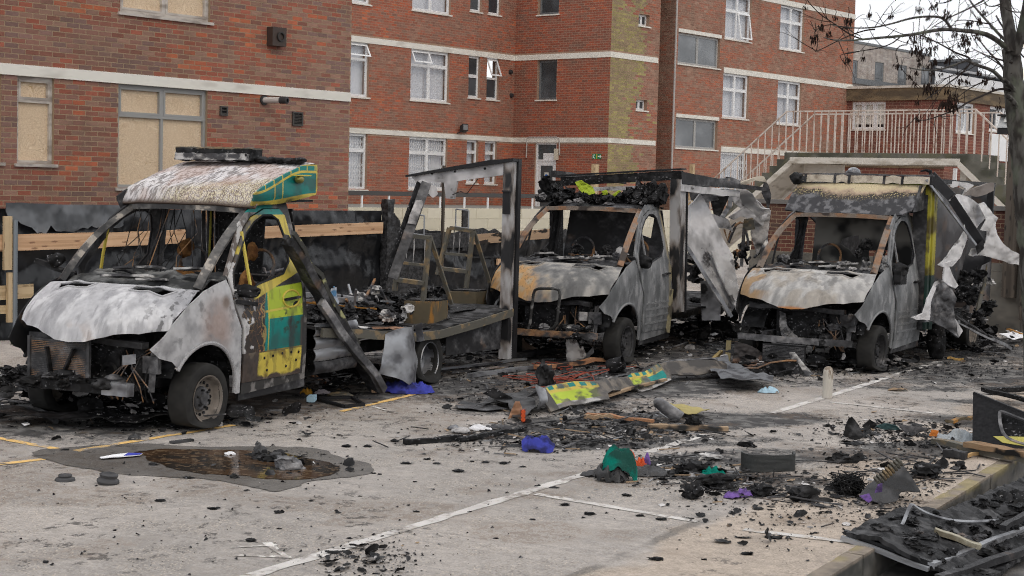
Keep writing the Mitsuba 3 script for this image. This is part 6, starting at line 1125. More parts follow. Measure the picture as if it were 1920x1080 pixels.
def upright(parent, fr, x, y0, y1, w, n, mt, t=.05, name='upright', lb=None):
    u, z0 = fr.px(x, y1, n); z1 = fr.px(x, y0, n)[1]; A = fr.pt(u - w / 2, z0, n); m = quadbox(A, V(0, 0, z1 - z0), fr.U * w, fr.N * t); o = _wr.uniform(0, 9, 2)
    uv = np.array([[i * (z1 - z0), j * w + k * t] for i in (0, 1) for j in (0, 1) for k in (0, 1)]) + o
    return part(parent, name, m, mt, lb, smooth=False, uv=uv)
plank(H_, FH, -60, 457, 196, 450, .235, .12, PINE, name='rail', lb='long planed timber rail at the left')
plank(H_, FH, 190, 450, 345, 443, .215, .12, PINE); plank(H_, FH, 430, 438, 715, 427, .20, .12, PINE, lb='clean pale timber rail above the bare deck')
plank(H_, FH, -60, 553, 60, 545, .20, .12, PINEPALE); plank(H_, FH, -60, 582, 16, 580, .12, .15, PINEPALE)
upright(H_, FH, 12, 405, 506, .125, .18, PINEPALE, lb='short upright at the left end'); upright(H_, FH, 18, 511, 604, .12, .18, PINEPALE)
u, z = hp(29, 420, .24); part(H_, 'steel_post', tube([FH.pt(u, q, .24) for q in (.0, .6, 1.2, hp(29, 412, .24)[1])], .035, 10), STEELPOST, 'galvanised steel post', smooth=40)
# burnt stretch
r = np.random.default_rng(6)
ztb = hp(850, 437)[1]
bt = np.linspace(uA1, uB1 + 1.5, 40); tops = ztb + .03 + r.normal(0, .035, 40); tops[:4] += [.18, .14, .08, .04]; tops[12:14] += .0
part(H_, 'charred_boarding', panel(Polygon([(uA1, -.05)] + [(uB1 + 1.5, -.05)] + [(a, b) for a, b in zip(bt[::-1], tops[::-1])]), lambda a, b: FH.O + BU * a[:, None] + V(0, 0, 1) * b[:, None] + BW * (-.06 + .10 * nz(stack(a, b, 0), 1.6, 7))[:, None], .02, .07), CHARWOOD, 'burnt stretch of the fence', smooth=True)
sheet(FH, hp(800, 470)[0], uB1 + 1.5, -.05, hp(900, 448)[1], .05, .06, 1.6, 9, TARP, 'sheeting')
m = crumple(cat([quadbox(FH.pt(uA1 - .03, -.05, .02), BU * .16, V(0, 0, zt + .20), BW * .16).subdivide_to_size(.06)]), .025, 9, 3); part(H_, 'charred_post', m, CHARWOOD, 'thick charred post with deep alligator cracks', smooth=20, uv=np.asarray(m.vertices)[:, [0, 2]] * 1.0)
m = crumple(panel([(0, 0), (.62, 0), (.55, .9), (.40, 1.3), (.30, 1.72), (.14, 1.86), (0, 1.80)], lambda a, b: FH.pt(uA1 + .12, 0, .03) + BU * a[:, None] + V(0, 0, 1) * b[:, None], .05, .05)[0], .03, 8, 5); part(H_, 'charred_board', m, CHARWOOD, smooth=20, uv=np.asarray(m.vertices)[:, [0, 2]])
plank(H_, FH, 885, 449, 1040, 437, .19, .10, mat('scorched_pine', prin(proc(lambda p, n, uv: mix(mix(C3(.42, .29, .19), C3(.30, .21, .14), fbm(uv.x * 2, uv.y * 30)), C3(.03, .025, .022), smoothstep(.56, .64, fbm(uv.x * 3.2, uv.y * 9, 3, 4)))), .8, .2)), lb='scorched pale rail behind the rear frame')
plank(H_, FH, 725, 452, 885, 450, .28, .04, CHARWOOD); upright(H_, FH, 868, 392, 470, .13, .02, CHARWOOD); upright(H_, FH, 826, 310, 520, .045, .06, OLDWOOD)
plank(H_, FH, 930, 491, 945, 491, .12, .10, PINE); plank(H_, FH, 880, 482, 960, 482, .02, .08, CHARWOOD)
# ---------------------------------------------------------------- brick boundary wall behind the right-hand ambulance, posts, lamp
FW = Frame(at(1445, 450, 31.3), BW, -BU); FW.O[2] = 0
w0, w1 = -.45, FW.px(2150, 450)[0]; zc, zw = FW.px(1890, 387)[1], FW.px(1890, 494)[1]
Wl = thing('boundary_wall', 'dark red brick boundary wall on a concrete base behind the right ambulance', 'wall')
wall(Wl, FW, w0, w1, zw, zc - .09, [], [((.085, .040, .034), 3), ((.115, .045, .034), 3), ((.15, .055, .04), 2), ((.07, .045, .04), 2)], 37, single=(w0, w1, zw, zc), zb=-.2, thick=.22)
part(Wl, 'coping', FW.box(w0 - .02, w1, zc - .085, zc, -.28, .05), mat('copinggrey', prin((.20, .19, .18), .85, .2)), smooth=False)
u = w0
while u < w1: part(Wl, 'concrete_panel', FW.box(u + .006, min(u + 1.9, w1), -.2, zw - .16, .012, .07), mat('conc_panel', prin(proc(lambda p, n, uv: mix(C3(.21, .195, .17), C3(.11, .105, .095), smoothstep(.35, .7, fbm(p.x * 2.5, p.y * 2.5, p.z * 3.5, 4)))), .9, .15)) if u == w0 else 'mat_conc_panel', smooth=False); u += 1.9
part(Wl, 'concrete_ledge', FW.box(w0, w1, zw - .155, zw - .004, .012, .05), 'mat_conc_panel', smooth=False)
for i, (xa, xb, yt, yb, nn) in enumerate(((1882, 1906, 165, 557, .09), (1915, 1945, 300, 600, .16))):
    u0, z0 = FW.px(xa, yb, nn); u1 = FW.px(xb, yb, nn)[0]; z1 = FW.px(xa, yt, nn)[1]; A = FW.pt(u0, z0, nn); m = quadbox(A, V(0, 0, z1 - z0), BW * (u1 - u0), -BU * .12)
    solo('timber_post', m, OLDWOOD, ('tall weathered timber post against the brick wall carrying a lamp' if i == 0 else 'weathered timber post cut by the right edge beside the tree'), 'post', smooth=False, uv=np.array([[a * 4.0, b * .22 + c * .12] for a in (0, 1) for b in (0, 1) for c in (0, 1)]) + i)
u0, z0 = FW.px(1878, 252, .22); u1, z1 = FW.px(1912, 218, .22)
k = solo('lamp_box', FW.box(u0, u1, z0, z0 + (z1 - z0) * .34, .16, .42), mat('lampdark', prin((.02, .02, .022), .5, .4)), 'boxy black floodlight with pale face on top of the tall timber post', 'floodlight', smooth=False)
A = FW.pt(u0, z0 + (z1 - z0) * .34, .42); part(k, 'face', quadbox(A, BW * (u1 - u0), V(0, 0, (z1 - z0) * .66) + BU * .16, -BU * .02), mat('lampface', prin((.42, .43, .43), .3, .4)), smooth=False)
part(k, 'hood', quadbox(FW.pt(u0 - .02, z1, .40), BW * (u1 - u0 + .04), BU * .26, V(0, 0, .03)), 'mat_lampdark', smooth=False)
part(k, 'lens', quadbox(A + V(0, 0, .10) + BW * .1 - BU * .025 + BU * .05, BW * (u1 - u0 - .2), V(0, 0, (z1 - z0) * .30) + BU * .07, -BU * .012), mat('lamplens', prin((.6, .6, .58), .25, .4)), smooth=False)
# ---------------------------------------------------------------- raised landing with stairs, railings
YB = 38.5
FS = Frame(at(1485, 290, YB + 1.2), BW, -BU); FS.O[2] = 0
def sp(x, y, n=0.0): return FS.px(x, y, n)
zD1, zD0 = sp(1650, 287)[1], sp(1650, 296)[1]; uS0, uS1 = 0.0, sp(1797, 290)[0]; WD = 1.5
f_conc = lambda p, n, uv: mix(mix(C3(.15, .145, .125), C3(.075, .075, .06), smoothstep(.35, .65, fbm(p.x * 2.2, p.y * 2.2, p.z * 3, 4))), C3(.13, .125, .075), smoothstep(.5, .7, fbm(p.x * 5, p.y * 5, p.z * 5, 3)) * .6)
MCONC = mat('mossy_concrete', prin(proc(f_conc), .9, .15))
SOFF = mat('soffit_cream', prin(proc(lambda p, n, uv: mix(C3(.64, .60, .54), C3(.42, .38, .32), smoothstep(.5, .75, fbm(p.x * 3, p.y * 3, p.z * 6, 3)))), .8, .2))
RAILP = mat('rail_paint', prin(proc(lambda p, n, uv: mix(C3(.62, .54, .48), C3(.40, .30, .24), smoothstep(.55, .7, fbm(p.x * 9, p.y * 9, p.z * 5, 3)))), .5, .3))
SB = thing('footbridge_stair', 'raised concrete landing with a stair at each end and thin pale railings', 'staircase')
part(SB, 'landing', FS.box(uS0, uS1, zD0, zD1, -WD, 0), MCONC, smooth=False)
part(SB, 'edge_beam', FS.box(uS0 - .05, uS1 + .05, zD0 - .16, zD0 - .002, -.2, .02), SOFF, smooth=False); part(SB, 'edge_beam', FS.box(uS0 - .05, uS1 + .05, zD0 - .16, zD0 - .002, -WD, -WD + .2), SOFF, smooth=False)
part(SB, 'slab_soffit', FS.box(uS0, uS1, zD0 - .08, zD0 - .002, -WD + .2, -.2), SOFF, smooth=False)
zw0 = sp(1520, 300)[1]
part(SB, 'pier', FS.box(uS0 + .1, sp(1533, 320)[0], -.2, zD0 - .16, -WD + .1, -.45), SOFF, smooth=False)
part(SB, 'pier', FS.box(sp(1788, 330)[0], sp(1800, 330)[0], -.2, zD0 - .16, -WD + .1, -.35), SOFF, smooth=False)
ris, goL = .175, None
a0, a1 = sp(1487, 292), sp(1437, 337); slL = (a0[1] - a1[1]) / (a0[0] - a1[0]); b0, b1 = sp(1797, 297), sp(1880, 378); slR = (b0[1] - b1[1]) / (b1[0] - b0[0])
def flight(sgn, u0, sl, n, name):
    go = ris / sl; ext = .22 if sgn < 0 else .36; ul = u0; u0 = u0 + sgn * ext; top = [(ul, zD1), (u0, zD1)]
    for i in range(n): top += [(u0 + sgn * go * i, zD1 - ris * (i + 1)), (u0 + sgn * go * (i + 1), zD1 - ris * (i + 1))]
    e = (top[-1][0], zD0 - .02 - (abs(top[-1][0] - ul)) * sl); poly = Polygon(top + [e, (ul, zD0 - .02)]).buffer(0)
    m = trimesh.creation.extrude_polygon(poly if poly.geom_type == 'Polygon' else max(poly.geoms, key=lambda g: g.area), WD, engine='earcut'); v = np.asarray(m.vertices)
    m = trimesh.Trimesh(FS.O + FS.U * v[:, :1] + V(0, 0, 1) * v[:, 1:2] - FS.N * v[:, 2:], m.faces, process=False); part(SB, 'stair_flight', m, MCONC, smooth=False)
    for n0 in (.02, -WD + .2):
        A = FS.pt(ul, zD0 - .20, n0); part(SB, 'stringer_soffit', quadbox(A, FS.U * (e[0] - ul) + V(0, 0, e[1] - zD0 + .02), V(0, 0, .17), -FS.N * .22), SOFF, smooth=False)
    A = FS.pt(ul, zD0 - .12, -.2); part(SB, 'flight_soffit', quadbox(A, FS.U * (e[0] - ul) + V(0, 0, e[1] - zD0 + .02), V(0, 0, .07), -FS.N * (WD - .4)), SOFF, smooth=False)
    return go
gL = flight(-1, uS0, slL, 16, 'l'); gR = flight(1, uS1, slR, 15, 'r')
hR = sp(1650, 207)[1] - zD1
for side_, n in ((0, .0 - .03), (1, -WD + .06)):
    R_k = thing('stair_railing', 'pale thin bar railing on the ' + ('near' if side_ == 0 else 'far') + ' edge of the raised landing and its stairs', 'railing')
    def rb(u0, z0, u1, z1, w=.035): part(R_k, 'handrail', bar(FS.pt(u0, z0, n), FS.pt(u1, z1, n), w, w), RAILP, smooth=False)
    sh = .0 if side_ == 0 else -.10
    LN = 16 * gL; RN = 15 * gR; eL, eR = uS0 - .22, uS1 + .36; rb(eL, zD1 + hR, eR, zD1 + hR); rb(eL, zD1 + hR, eL - LN, zD1 + hR - 16 * ris); rb(eR, zD1 + hR, eR + RN, zD1 + hR - 15 * ris)
    nb = int((eR - eL) / .20)
    for i in range(nb + 1): u = eL + (eR - eL) * i / nb; part(R_k, 'baluster', FS.box(u - .011, u + .011, zD1, zD1 + hR, n - .011, n + .011), RAILP, smooth=False)
    for sgn, u0, go, N in ((-1, eL, gL, 16), (1, eR, gR, 15)):
        for i in range(1, int(N * go / .20)):
            d = i * .20; part(R_k, 'baluster', FS.box(u0 + sgn * d - .011, u0 + sgn * d + .011, zD1 - ris * (math.floor(d / go) + 1), zD1 + hR - d / go * ris, n - .011, n + .011), RAILP, smooth=False)
# ---------------------------------------------------------------- buildings beyond
YG = 62.0
G0 = at(1775, 200, YG); G0[2] = 0
FGl, FGr = Frame(G0, BW, -BU), Frame(G0, BU, BW)
gz1, gz0 = FGl.px(1700, 165)[1], FGl.px(1700, 188)[1]; gzb = FGl.px(1700, 345)[1]
G = thing('low_brick_building', 'low dark red brick building with brown flat roof fascia behind the raised landing', 'building')
PAL_DR = [((.15, .055, .045), 3), ((.18, .065, .05), 3), ((.22, .075, .05), 2)]
wl = [rect(FGl, 1597, 1660, 191, 243)]; uR_ = FGr.px(1960, 220)[0]
wr = [rect(FGr, 1793, 1827, 193, 250), rect(FGr, 1855, 1905, 202, 248), rect(FGr, 1853, 1892, 252, 302)]
ulG = FGl.px(1500, 220)[0]
wall(G, FGl, ulG, 0, gzb - 2, gz0, wl, PAL_DR, 41, mortar=MORTARPALE, thick=.2, bk=(.36, .12)); wall(G, FGr, 0, uR_, gzb - 2, gz0, wr[:2], PAL_DR, 43, mortar=MORTARPALE, thick=.2, bk=(.36, .12))
FASC = mat('brown_fascia', prin(proc(lambda p, n, uv: mix(C3(.21, .155, .095), C3(.11, .085, .06), smoothstep(.35, .65, fbm(p.x * 1.5, p.y * 1.5, p.z * 4, 4)))), .8, .2))
part(G, 'fascia', FGl.box(ulG, -.01, gz0, gz1, -.3, .12), FASC, smooth=False); part(G, 'fascia', FGr.box(-.11, uR_, gz0, gz1, -.3, .12), FASC, smooth=False)
part(G, 'roof_edge', FGl.box(ulG, -.02, gz1 + .002, gz1 + .10, -.4, .18), SOFF, smooth=False); part(G, 'roof_edge', FGr.box(-.16, uR_, gz1 + .002, gz1 + .10, -.4, .18), SOFF, smooth=False)
part(G, 'lower_fascia', FGl.box(ulG, .02, FGl.px(1700, 315)[1], FGl.px(1700, 303)[1], .002, .05), FASC, smooth=False)
part(G, 'core', quadbox(FGl.pt(ulG, -.2, -.8), BW * (-ulG - .9), V(0, 0, gz1 + .2), BU * 6), DARKROOM, smooth=False)
u0, u1, z0, z1 = wl[0]; t = (u1 - u0) / 3
window(G, FGl, u0, u1, z0, z1, [(u0 + t * i + .06, u0 + t * (i + 1) - .06, z0 + .08, z1 - .08) for i in range(3)], w=.09, vs=[(u0 + t, z0 + .08, z1 - .08), (u0 + 2 * t, z0 + .08, z1 - .08)], hs=[(z1 - .5, u0 + .08, u1 - .08)], blind=z1 - .9, curtain=False)
u0, u1, z0, z1 = wr[0]; um = (u0 + u1) / 2; window(G, FGr, u0, u1, z0, z1, [(u0 + .08, um - .05, z0 + .08, z1 - .08), (um + .05, u1 - .08, z0 + .08, z1 - .08)], w=.09, vs=[(um, z0 + .08, z1 - .08)])
u0, u1, z0, z1 = wr[1]; t = (u1 - u0) / 3; window(G, FGr, u0, u1, z0, z1, [(u0 + t * i + .06, u0 + t * (i + 1) - .06, z0 + .08, z1 - .08) for i in range(3)], w=.09, vs=[(u0 + t, z0 + .08, z1 - .08), (u0 + 2 * t, z0 + .08, z1 - .08)], curtain=False)
part(G, 'white_panel', FGr.box(wr[2][0], wr[2][1] + 3, wr[2][2], wr[2][3], .01, .08), UPVC, smooth=False)
R = rect(FGl, 1788, 1815, 316, 345); part(G, 'white_door', FGl.box(R[0], R[0] + .15, R[2] - 2, R[3], .02, .08), UPVC, smooth=False)
YH = 100.0; Hc = at(1745, 110, YH); Hc[2] = 0; FHh = Frame(Hc, BU, BW)
hz1 = FHh.px(1700, 98)[1]; hz0 = FHh.px(1700, 164)[1]; u0 = FHh.px(1560, 100)[0]
Hh = thing('grey_brick_building', 'flat roofed pale grey brick building with tall dark framed windows in the distance', 'building')
wh = [rect(FHh, a, b, c, d) for a, b, c, d in ((1592, 1608, 112, 153), (1640, 1657, 117, 158), (1683, 1700, 122, 163), (1727, 1744, 127, 167))]
GREYB = [((.40, .36, .33), 3), ((.36, .32, .30), 2), ((.43, .40, .37), 2)]
wall(Hh, FHh, u0, 0, hz0 - 3, hz1, wh, GREYB, 51, mortar=mat('mortargrey', diff(.38, .35, .32)), thick=.25, bk=(.5, .16))
part(Hh, 'body', quadbox(FHh.pt(u0, -.2, -.9), BU * -u0, V(0, 0, hz1), -BW * 8), DARKROOM, smooth=False); part(Hh, 'parapet', FHh.box(u0, .05, hz1 + .002, hz1 + .14, -.4, .05), GREYFRAME, smooth=False)
part(Hh, 'end_wall', quadbox(FHh.pt(.0, -.2, -.001), BU * .25, V(0, 0, hz1), -BW * 8), mat('greywall', diff(.33, .30, .28)), smooth=False)
part(Hh, 'base_band', FHh.box(u0, .03, hz0 - .2, hz0 + .12, .002, .15), GREYFRAME, smooth=False)
for a, b, c, d in wh: window(Hh, FHh, a, b, c, d, [(a + .16, b - .16, c + .1, c + (d - c) * .30), (a + .16, b - .16, c + (d - c) * .34, d - .1)], w=.16, hs=[(c + (d - c) * .32, a + .1, b - .1)], frame=GREYFRAME, sill=False, rec=.04, curtain=False, pane_mat=STAIRGLASS)
Wb = at(1760, 150, 92.0); Wb[2] = 0; FWb = Frame(Wb, BU, BW)
k = solo('white_building', quadbox(FWb.pt(-.5, -.2, 0), BU * 40, V(0, 0, FWb.px(1850, 143)[1]), V(6, 12, 0)), mat('white_render', prin(proc(lambda p, n, uv: mix(C3(.72, .73, .75), C3(.58, .59, .61), smoothstep(.4, .7, fbm(p.x * .5, p.y * .5, p.z * .7, 3)))), .8, .2)), 'white rendered flat roofed building in the far distance right of the grey one', 'building', smooth=False)
part(k, 'roof_edge', quadbox(FWb.pt(-.55, FWb.px(1850, 143)[1] + .002, .04), BU * 40, V(0, 0, .12), V(6, 12, 0)), mat('roofgrey', diff(.45, .46, .48)), smooth=False)
Db = at(1745, 130, 97.0); Db[2] = 0; FDb = Frame(Db, BW, -BU); uq = FDb.px(1815, 125)[0]
k = solo('dark_roof_block', FDb.box(0, uq, FDb.px(1780, 135)[1] - 6, FDb.px(1780, 116)[1], -1.5, 0), mat('slate_clad', prin((.07, .075, .085), .6, .3)), 'dark slate clad rooftop block between the grey building and the white building', 'building', smooth=False)
part(k, 'roof_edge', FDb.box(-.1, uq + .1, FDb.px(1780, 116)[1] + .002, FDb.px(1780, 116)[1] + .15, -1.6, .1), GREYFRAME, smooth=False)
# ---------------------------------------------------------------- tree on the right: trunk, boughs, twigs, hanging keys
YT = 17.0
def t3(pts, dy=0.0, y0=YT): return [at(x, y, y0 + dy * (i / max(1, len(pts) - 1))) for i, (x, y) in enumerate(pts)]
def smoothpts(P, k=4):
    P = np.array(P); n = len(P); t = np.arange(n); from scipy.interpolate import make_interp_spline
    if n < 3: return P
    return make_interp_spline(t, P, k=min(3, n - 1))(np.linspace(0, n - 1, (n - 1) * k + 1))
def f_bark(p, n, uv):
    g = fbm(p.x * 22, p.y * 22, p.z * 6, 4); c = mix(C3(.040, .036, .033), C3(.105, .10, .092), smoothstep(.35, .65, g)); return mix(c, C3(.13, .145, .11), smoothstep(.55, .7, fbm(p.x * 5, p.y * 5, p.z * 3, 4)) * .6)
BARK = mat('bark', prin(proc(f_bark), .9, .15)); TWIG = mat('twig', prin((.030, .024, .022), .85, .15))
TR = thing('bare_tree', 'bare winter tree at the right edge with dark hanging seed clusters', 'tree')
pxm = FOC / YT
def rad(*px): return np.array(px) / pxm / 2
def limb(name, pts, w0, w1, dy=0.0, mt=BARK, k=5, sides=8, p=TR, y0=YT):
    P = smoothpts(t3(pts, dy, y0), k); t = np.linspace(0, 1, len(P)); m = tube(P, (w0 + (w1 - w0) * t ** .8) / pxm / 2, sides)
    v = np.asarray(m.vertices); m.vertices = v + (nz(v, 9, 3)[:, None] * (w0 / pxm) * .18); return part(p, name, m, mt, smooth=40), P
limb('trunk', [(1952, 900), (1948, 700), (1940, 520), (1928, 400), (1918, 310), (1908, 230), (1901, 160), (1896, 90)], 62, 33, 0.1, sides=14)
limb('stem', [(1897, 100), (1893, 60), (1886, 15), (1880, -40), (1874, -110)], 26, 17, .3, sides=12); limb('stem', [(1902, 100), (1914, 65), (1922, 25), (1935, -40)], 22, 14, -.3, sides=12)
limb('stub', [(1903, 170), (1892, 158), (1884, 148)], 10, 6, -.2); limb('stub', [(1904, 200), (1896, 186), (1886, 180)], 14, 8, -.3)
BOUGHS = [([(1890, 92), (1870, 76), (1840, 62), (1800, 57), (1770, 55), (1735, 60), (1700, 66), (1660, 70), (1615, 74), (1580, 76), (1545, 70)], 11, 2.2, -1.5),
 ([(1783, 52), (1770, 36), (1752, 31), (1715, 33), (1680, 42), (1640, 51), (1600, 52), (1562, 48)], 6, 1.8, -1.2), ([(1893, 80), (1875, 66), (1855, 44), (1835, 22), (1815, -5)], 7, 3, .6), ([(1855, 44), (1838, 42), (1815, 38), (1790, 40)], 3, 1.5, .4),
 ([(1903, 168), (1880, 150), (1868, 138), (1850, 128), (1825, 120), (1815, 114), (1800, 118), (1770, 128), (1740, 132), (1705, 127)], 9, 2, -1.6), ([(1818, 114), (1812, 106), (1795, 100), (1780, 92), (1765, 84), (1745, 74), (1725, 66)], 4, 2, -1.0),
 ([(1900, 152), (1885, 132), (1868, 112), (1855, 98), (1840, 80), (1825, 66)], 5, 2, .8), ([(1898, 118), (1868, 110), (1845, 102), (1822, 90)], 4, 1.6, .5), ([(1897, 138), (1870, 118), (1850, 106)], 4, 1.5, 1.0),
 ([(1893, 170), (1870, 168), (1845, 178), (1815, 192), (1795, 204), (1770, 214), (1740, 224), (1715, 222)], 5, 1.5, -1.4), ([(1866, 146), (1840, 155), (1815, 168), (1790, 188)], 3.5, 1.4, -.8), ([(1818, 120), (1800, 140), (1780, 155), (1760, 170), (1735, 187)], 3.5, 1.5, -1.2),
 ([(1845, 0), (1820, 14), (1795, 26), (1770, 38), (1745, 54)], 3.5, 1.6, -.4), ([(1795, -6), (1770, 5), (1755, 4)], 3, 1.5, .2), ([(1880, 5), (1860, 12), (1845, 6)], 3, 1.4, -.4), ([(1893, 66), (1880, 50), (1868, 30)], 4, 3, .4),
 ([(1640, 55), (1600, 64), (1560, 82), (1535, 94), (1522, 88)], 3, 1.2, -.6), ([(1620, 74), (1590, 62), (1565, 45), (1540, 28), (1520, 8), (1510, -6)], 3, 1.3, -.8), ([(1565, 46), (1540, 50), (1528, 62)], 2, 1.1, -.2), ([(1690, 66), (1655, 88), (1610, 96), (1575, 104)], 2.6, 1.1, -.7), ([(1700, 84), (1680, 96), (1690, 128), (1735, 170)], 2.2, 1, -.5),
 ([(1920, 22), (1900, 22), (1885, 16)], 3, 1.5, -.3), ([(1925, 110), (1912, 96), (1908, 70), (1903, 30)], 3, 1.5, .5)]
r = np.random.default_rng(12); ends = []
for pts, w0, w1, dy in BOUGHS:
    _, P = limb('bough', pts, w0, w1, dy, BARK if w0 > 5 else TWIG, 4, 7)
    for q in range(max(2, len(P) // 4)):
        i = r.integers(len(P) // 4, len(P)); b = P[i]; d = V(r.normal(0, 1), r.normal(0, .4), r.normal(.2, .9)); d = unit(d); L = r.uniform(.12, .50); s = V(r.normal(0, .3), r.normal(0, .3), r.normal(0, .3))
        T_ = [b, b + d * L * .4 + s * .04, b + d * L * .75 + s * .12 + V(0, 0, .02), b + d * L + s * .2]; part(TR, 'twig', tube(smoothpts(T_, 3), np.linspace(.0045, .0018, 10), 5), TWIG, smooth=40); ends.append(T_[2])
        if r.random() < .6: d2 = unit(d + V(r.normal(0, .8), 0, r.normal(0, .8))); part(TR, 'twig', tube([T_[1], T_[1] + d2 * L * .3, T_[1] + d2 * L * .5 + V(0, 0, .03)], [.003, .002, .0015], 4), TWIG, smooth=40)
KEYS = [(1527, 68, 20), (1540, 48, 17), (1555, 60, 16), (1510, 12, 10), (1566, 32, 12), (1590, 36, 18), (1587, 50, 10), (1588, 110, 16), (1617, 108, 14), (1630, 26, 14), (1671, 28, 13), (1723, 14, 16), (1752, 8, 16), (1775, 22, 20), (1742, 32, 12), (1711, 68, 22), (1716, 88, 22), (1728, 96, 20), (1731, 66, 14), (1742, 72, 14), (1742, 92, 18), (1755, 86, 12), (1758, 62, 10), (1790, 62, 14), (1812, 72, 22), (1807, 64, 12), (1800, 82, 14), (1834, 66, 14), (1847, 20, 14), (1837, 36, 20), (1818, 40, 18), (1751, 112, 16), (1777, 110, 16), (1785, 106, 14), (1725, 106, 14), (1726, 118, 12), (1740, 122, 16), (1681, 122, 14), (1706, 142, 12), (1719, 134, 12), (1745, 162, 30), (1715, 156, 12), (1747, 135, 12), (1764, 138, 10), (1801, 150, 14), (1814, 152, 14), (1836, 134, 14), (1846, 150, 14), (1778, 185, 34), (1791, 178, 14), (1776, 168, 14), (1720, 190, 12), (1873, 200, 14), (1780, 196, 22), (1722, 220, 14), (1862, 164, 9), (1814, 92, 12)]
SEED = mat('seedkeys', two({'type': 'diffuse', 'reflectance': rgb(.030, .021, .018)}))
for x, y, s in KEYS:
    c = at(x, y, YT - r.uniform(.2, 1.6)); ms = []; h = 1.3 * s / pxm
    for i in range(30):
        g = r.uniform(0, 6.28); rr = h * .30 * math.sqrt(r.random()); b = c + V(rr * math.cos(g), rr * math.sin(g), -h * .5 * r.random() + h * .25); a = V(r.normal(0, .25), r.normal(0, .25), -1); a = unit(a) * h * r.uniform(.3, .5); w = unit(V(r.normal(), r.normal(), .2)) * h * .055
        ms.append(trimesh.Trimesh(np.array([b, b + a * .5 + w, b + a, b + a * .5 - w]), [[0, 1, 2], [0, 2, 3], [2, 1, 0], [3, 2, 0]], process=False))
    ms.append(tube([c + V(0, 0, h * .2), c + V(.01, 0, h * .55), c + V(.0, 0, h * .9)], .0035, 4))
    part(TR, 'seed_cluster', cat(ms), SEED, smooth=False, kind='stuff')
# ---------------------------------------------------------------- things lying about the car park
def lying(pts, z=.01, amp=.02, f=5, seed=1, lift=None, h=.04, thick=.006):
    """flat-lying sheet whose outline is marked on the ground by view directions"""
    P = np.array([gp(x, y)[:2] for x, y in pts]); P = Polygon(P).buffer(0)
    if P.geom_type != 'Polygon': P = max(P.geoms, key=lambda g: g.area)
    def fn(a, b):
        q = stack(a, b, 0); zz_ = z + amp * (1 + 1.6 * nz(q, f, seed)) + (lift(a, b) if lift else 0); return stack(a, b, np.maximum(zz_, .004))
    m, q = panel(P, fn, thick, h, seed); return m, q
def standing(pts, Y, **k): return pxpanel(pts, Y, k.pop('h', 2.5), k.pop('thick', .008), k.pop('wob', .03), k.pop('f', 6), k.pop('seed', 1))
def gy(x, y): return gp(x, y)[1]
def one(name, mesh, mt, label, ct, **k): return solo(name, mesh, mt, label, ct, smooth=k.pop('smooth', True), **k)
def cloth(px, py, sx, sy, hh, seed, f=9):
    c = gp(px, py); P = disc_pts(0, 0, sx, sy, 26, seed, .22)
    def fn(a, b):
        r2 = (a / sx) ** 2 + (b / sy) ** 2; q = stack(a, b, 0); wq = q + np.c_[nz(q, f, seed), nz(q, f, seed + 4), 0 * a] * .06; rg = np.abs(nz(wq, f * 1.1, seed + 2)) * 2 + np.abs(nz(wq * V(1, 2.2, 1), f * 1.9, seed + 7)) * 1.1
        return stack(c[0] + a, c[1] + b, np.maximum(.006, hh * np.clip(1 - r2, 0, 1) ** .45 * (1.02 + .6 * nz(q, f * .5, seed) - (.30 if hh > .2 else .80) * rg + (.10 if hh > .2 else .16) * np.sin((a * math.cos(seed) + b * math.sin(seed)) * 11 / sx + 7 * nz(q, f * .8, seed + 3))) + .015 * (.6 + nz(q, f * 4, seed + 1))))
    return panel(P, fn, .006, min(sx, sy) * .062, seed)
def dirty(c, k=9): return proc(lambda p, n, uv: mix(mi.Color3f(*c), mi.Color3f(*[.30 * x + .012 for x in c]), smoothstep(.42, .68, fbm(p.x * k, p.y * k, p.z * k, 4))))
BLUEC = mat('blue_cloth', prin(dirty((.05, .06, .34)), .85, .15)); TEALC = mat('teal_cloth', prin(dirty((.0, .165, .125), 6), .8, .15)); PURP = mat('purple_glove', prin(dirty((.17, .09, .34), 14), .6, .3)); ORNG = mat('orange_scrap', prin((.55, .08, .02), .6, .3))
PALEB = mat('pale_blue', prin((.38, .55, .66), .6, .3)); PAPER = mat('paper', prin((.70, .70, .72), .8, .2)); GREYP = mat('grey_plastic', prin(proc(lambda p, n, uv: mix(C3(.055, .055, .058), C3(.014, .014, .015), smoothstep(.4, .65, fbm(p.x * 7, p.y * 7, p.z * 7, 3)))), .55, .4))
TANW = mat('tan_board', prin(proc(lambda p, n, uv: mix(mix(C3(.36, .27, .18), C3(.24, .16, .10), fbm(p.x * 9, p.y * 9, p.z * 9, 3)), C3(.03, .03, .03), smoothstep(.48, .62, fbm(p.x * 4, p.y * 4, p.z * 4, 4)))), .8, .2))
REDW = mat('scorched_red_wood', prin(proc(lambda p, n, uv: mix(mix(C3(.40, .24, .14), C3(.30, .11, .05), fbm(p.x * 9, p.y * 9, p.z * 9, 3)), C3(.03, .025, .025), smoothstep(.55, .66, fbm(p.x * 4, p.y * 4, p.z * 4, 4)))), .8, .2))
one('blue_cloth', cloth(764, 735, .30, .22, .14, 3), BLUEC, 'bright blue cloth crumpled at the foot of the leaning charred beam', 'cloth')
one('blue_cloth', cloth(1008, 846, .17, .12, .13, 5), BLUEC, 'small bright blue cloth heap among ash in the middle of the car park', 'cloth')
k = one('green_bag', cloth(1160, 900, .155, .14, .30, 8, 6), TEALC, 'crumpled green bag with dark strap on the white bay line', 'bag')
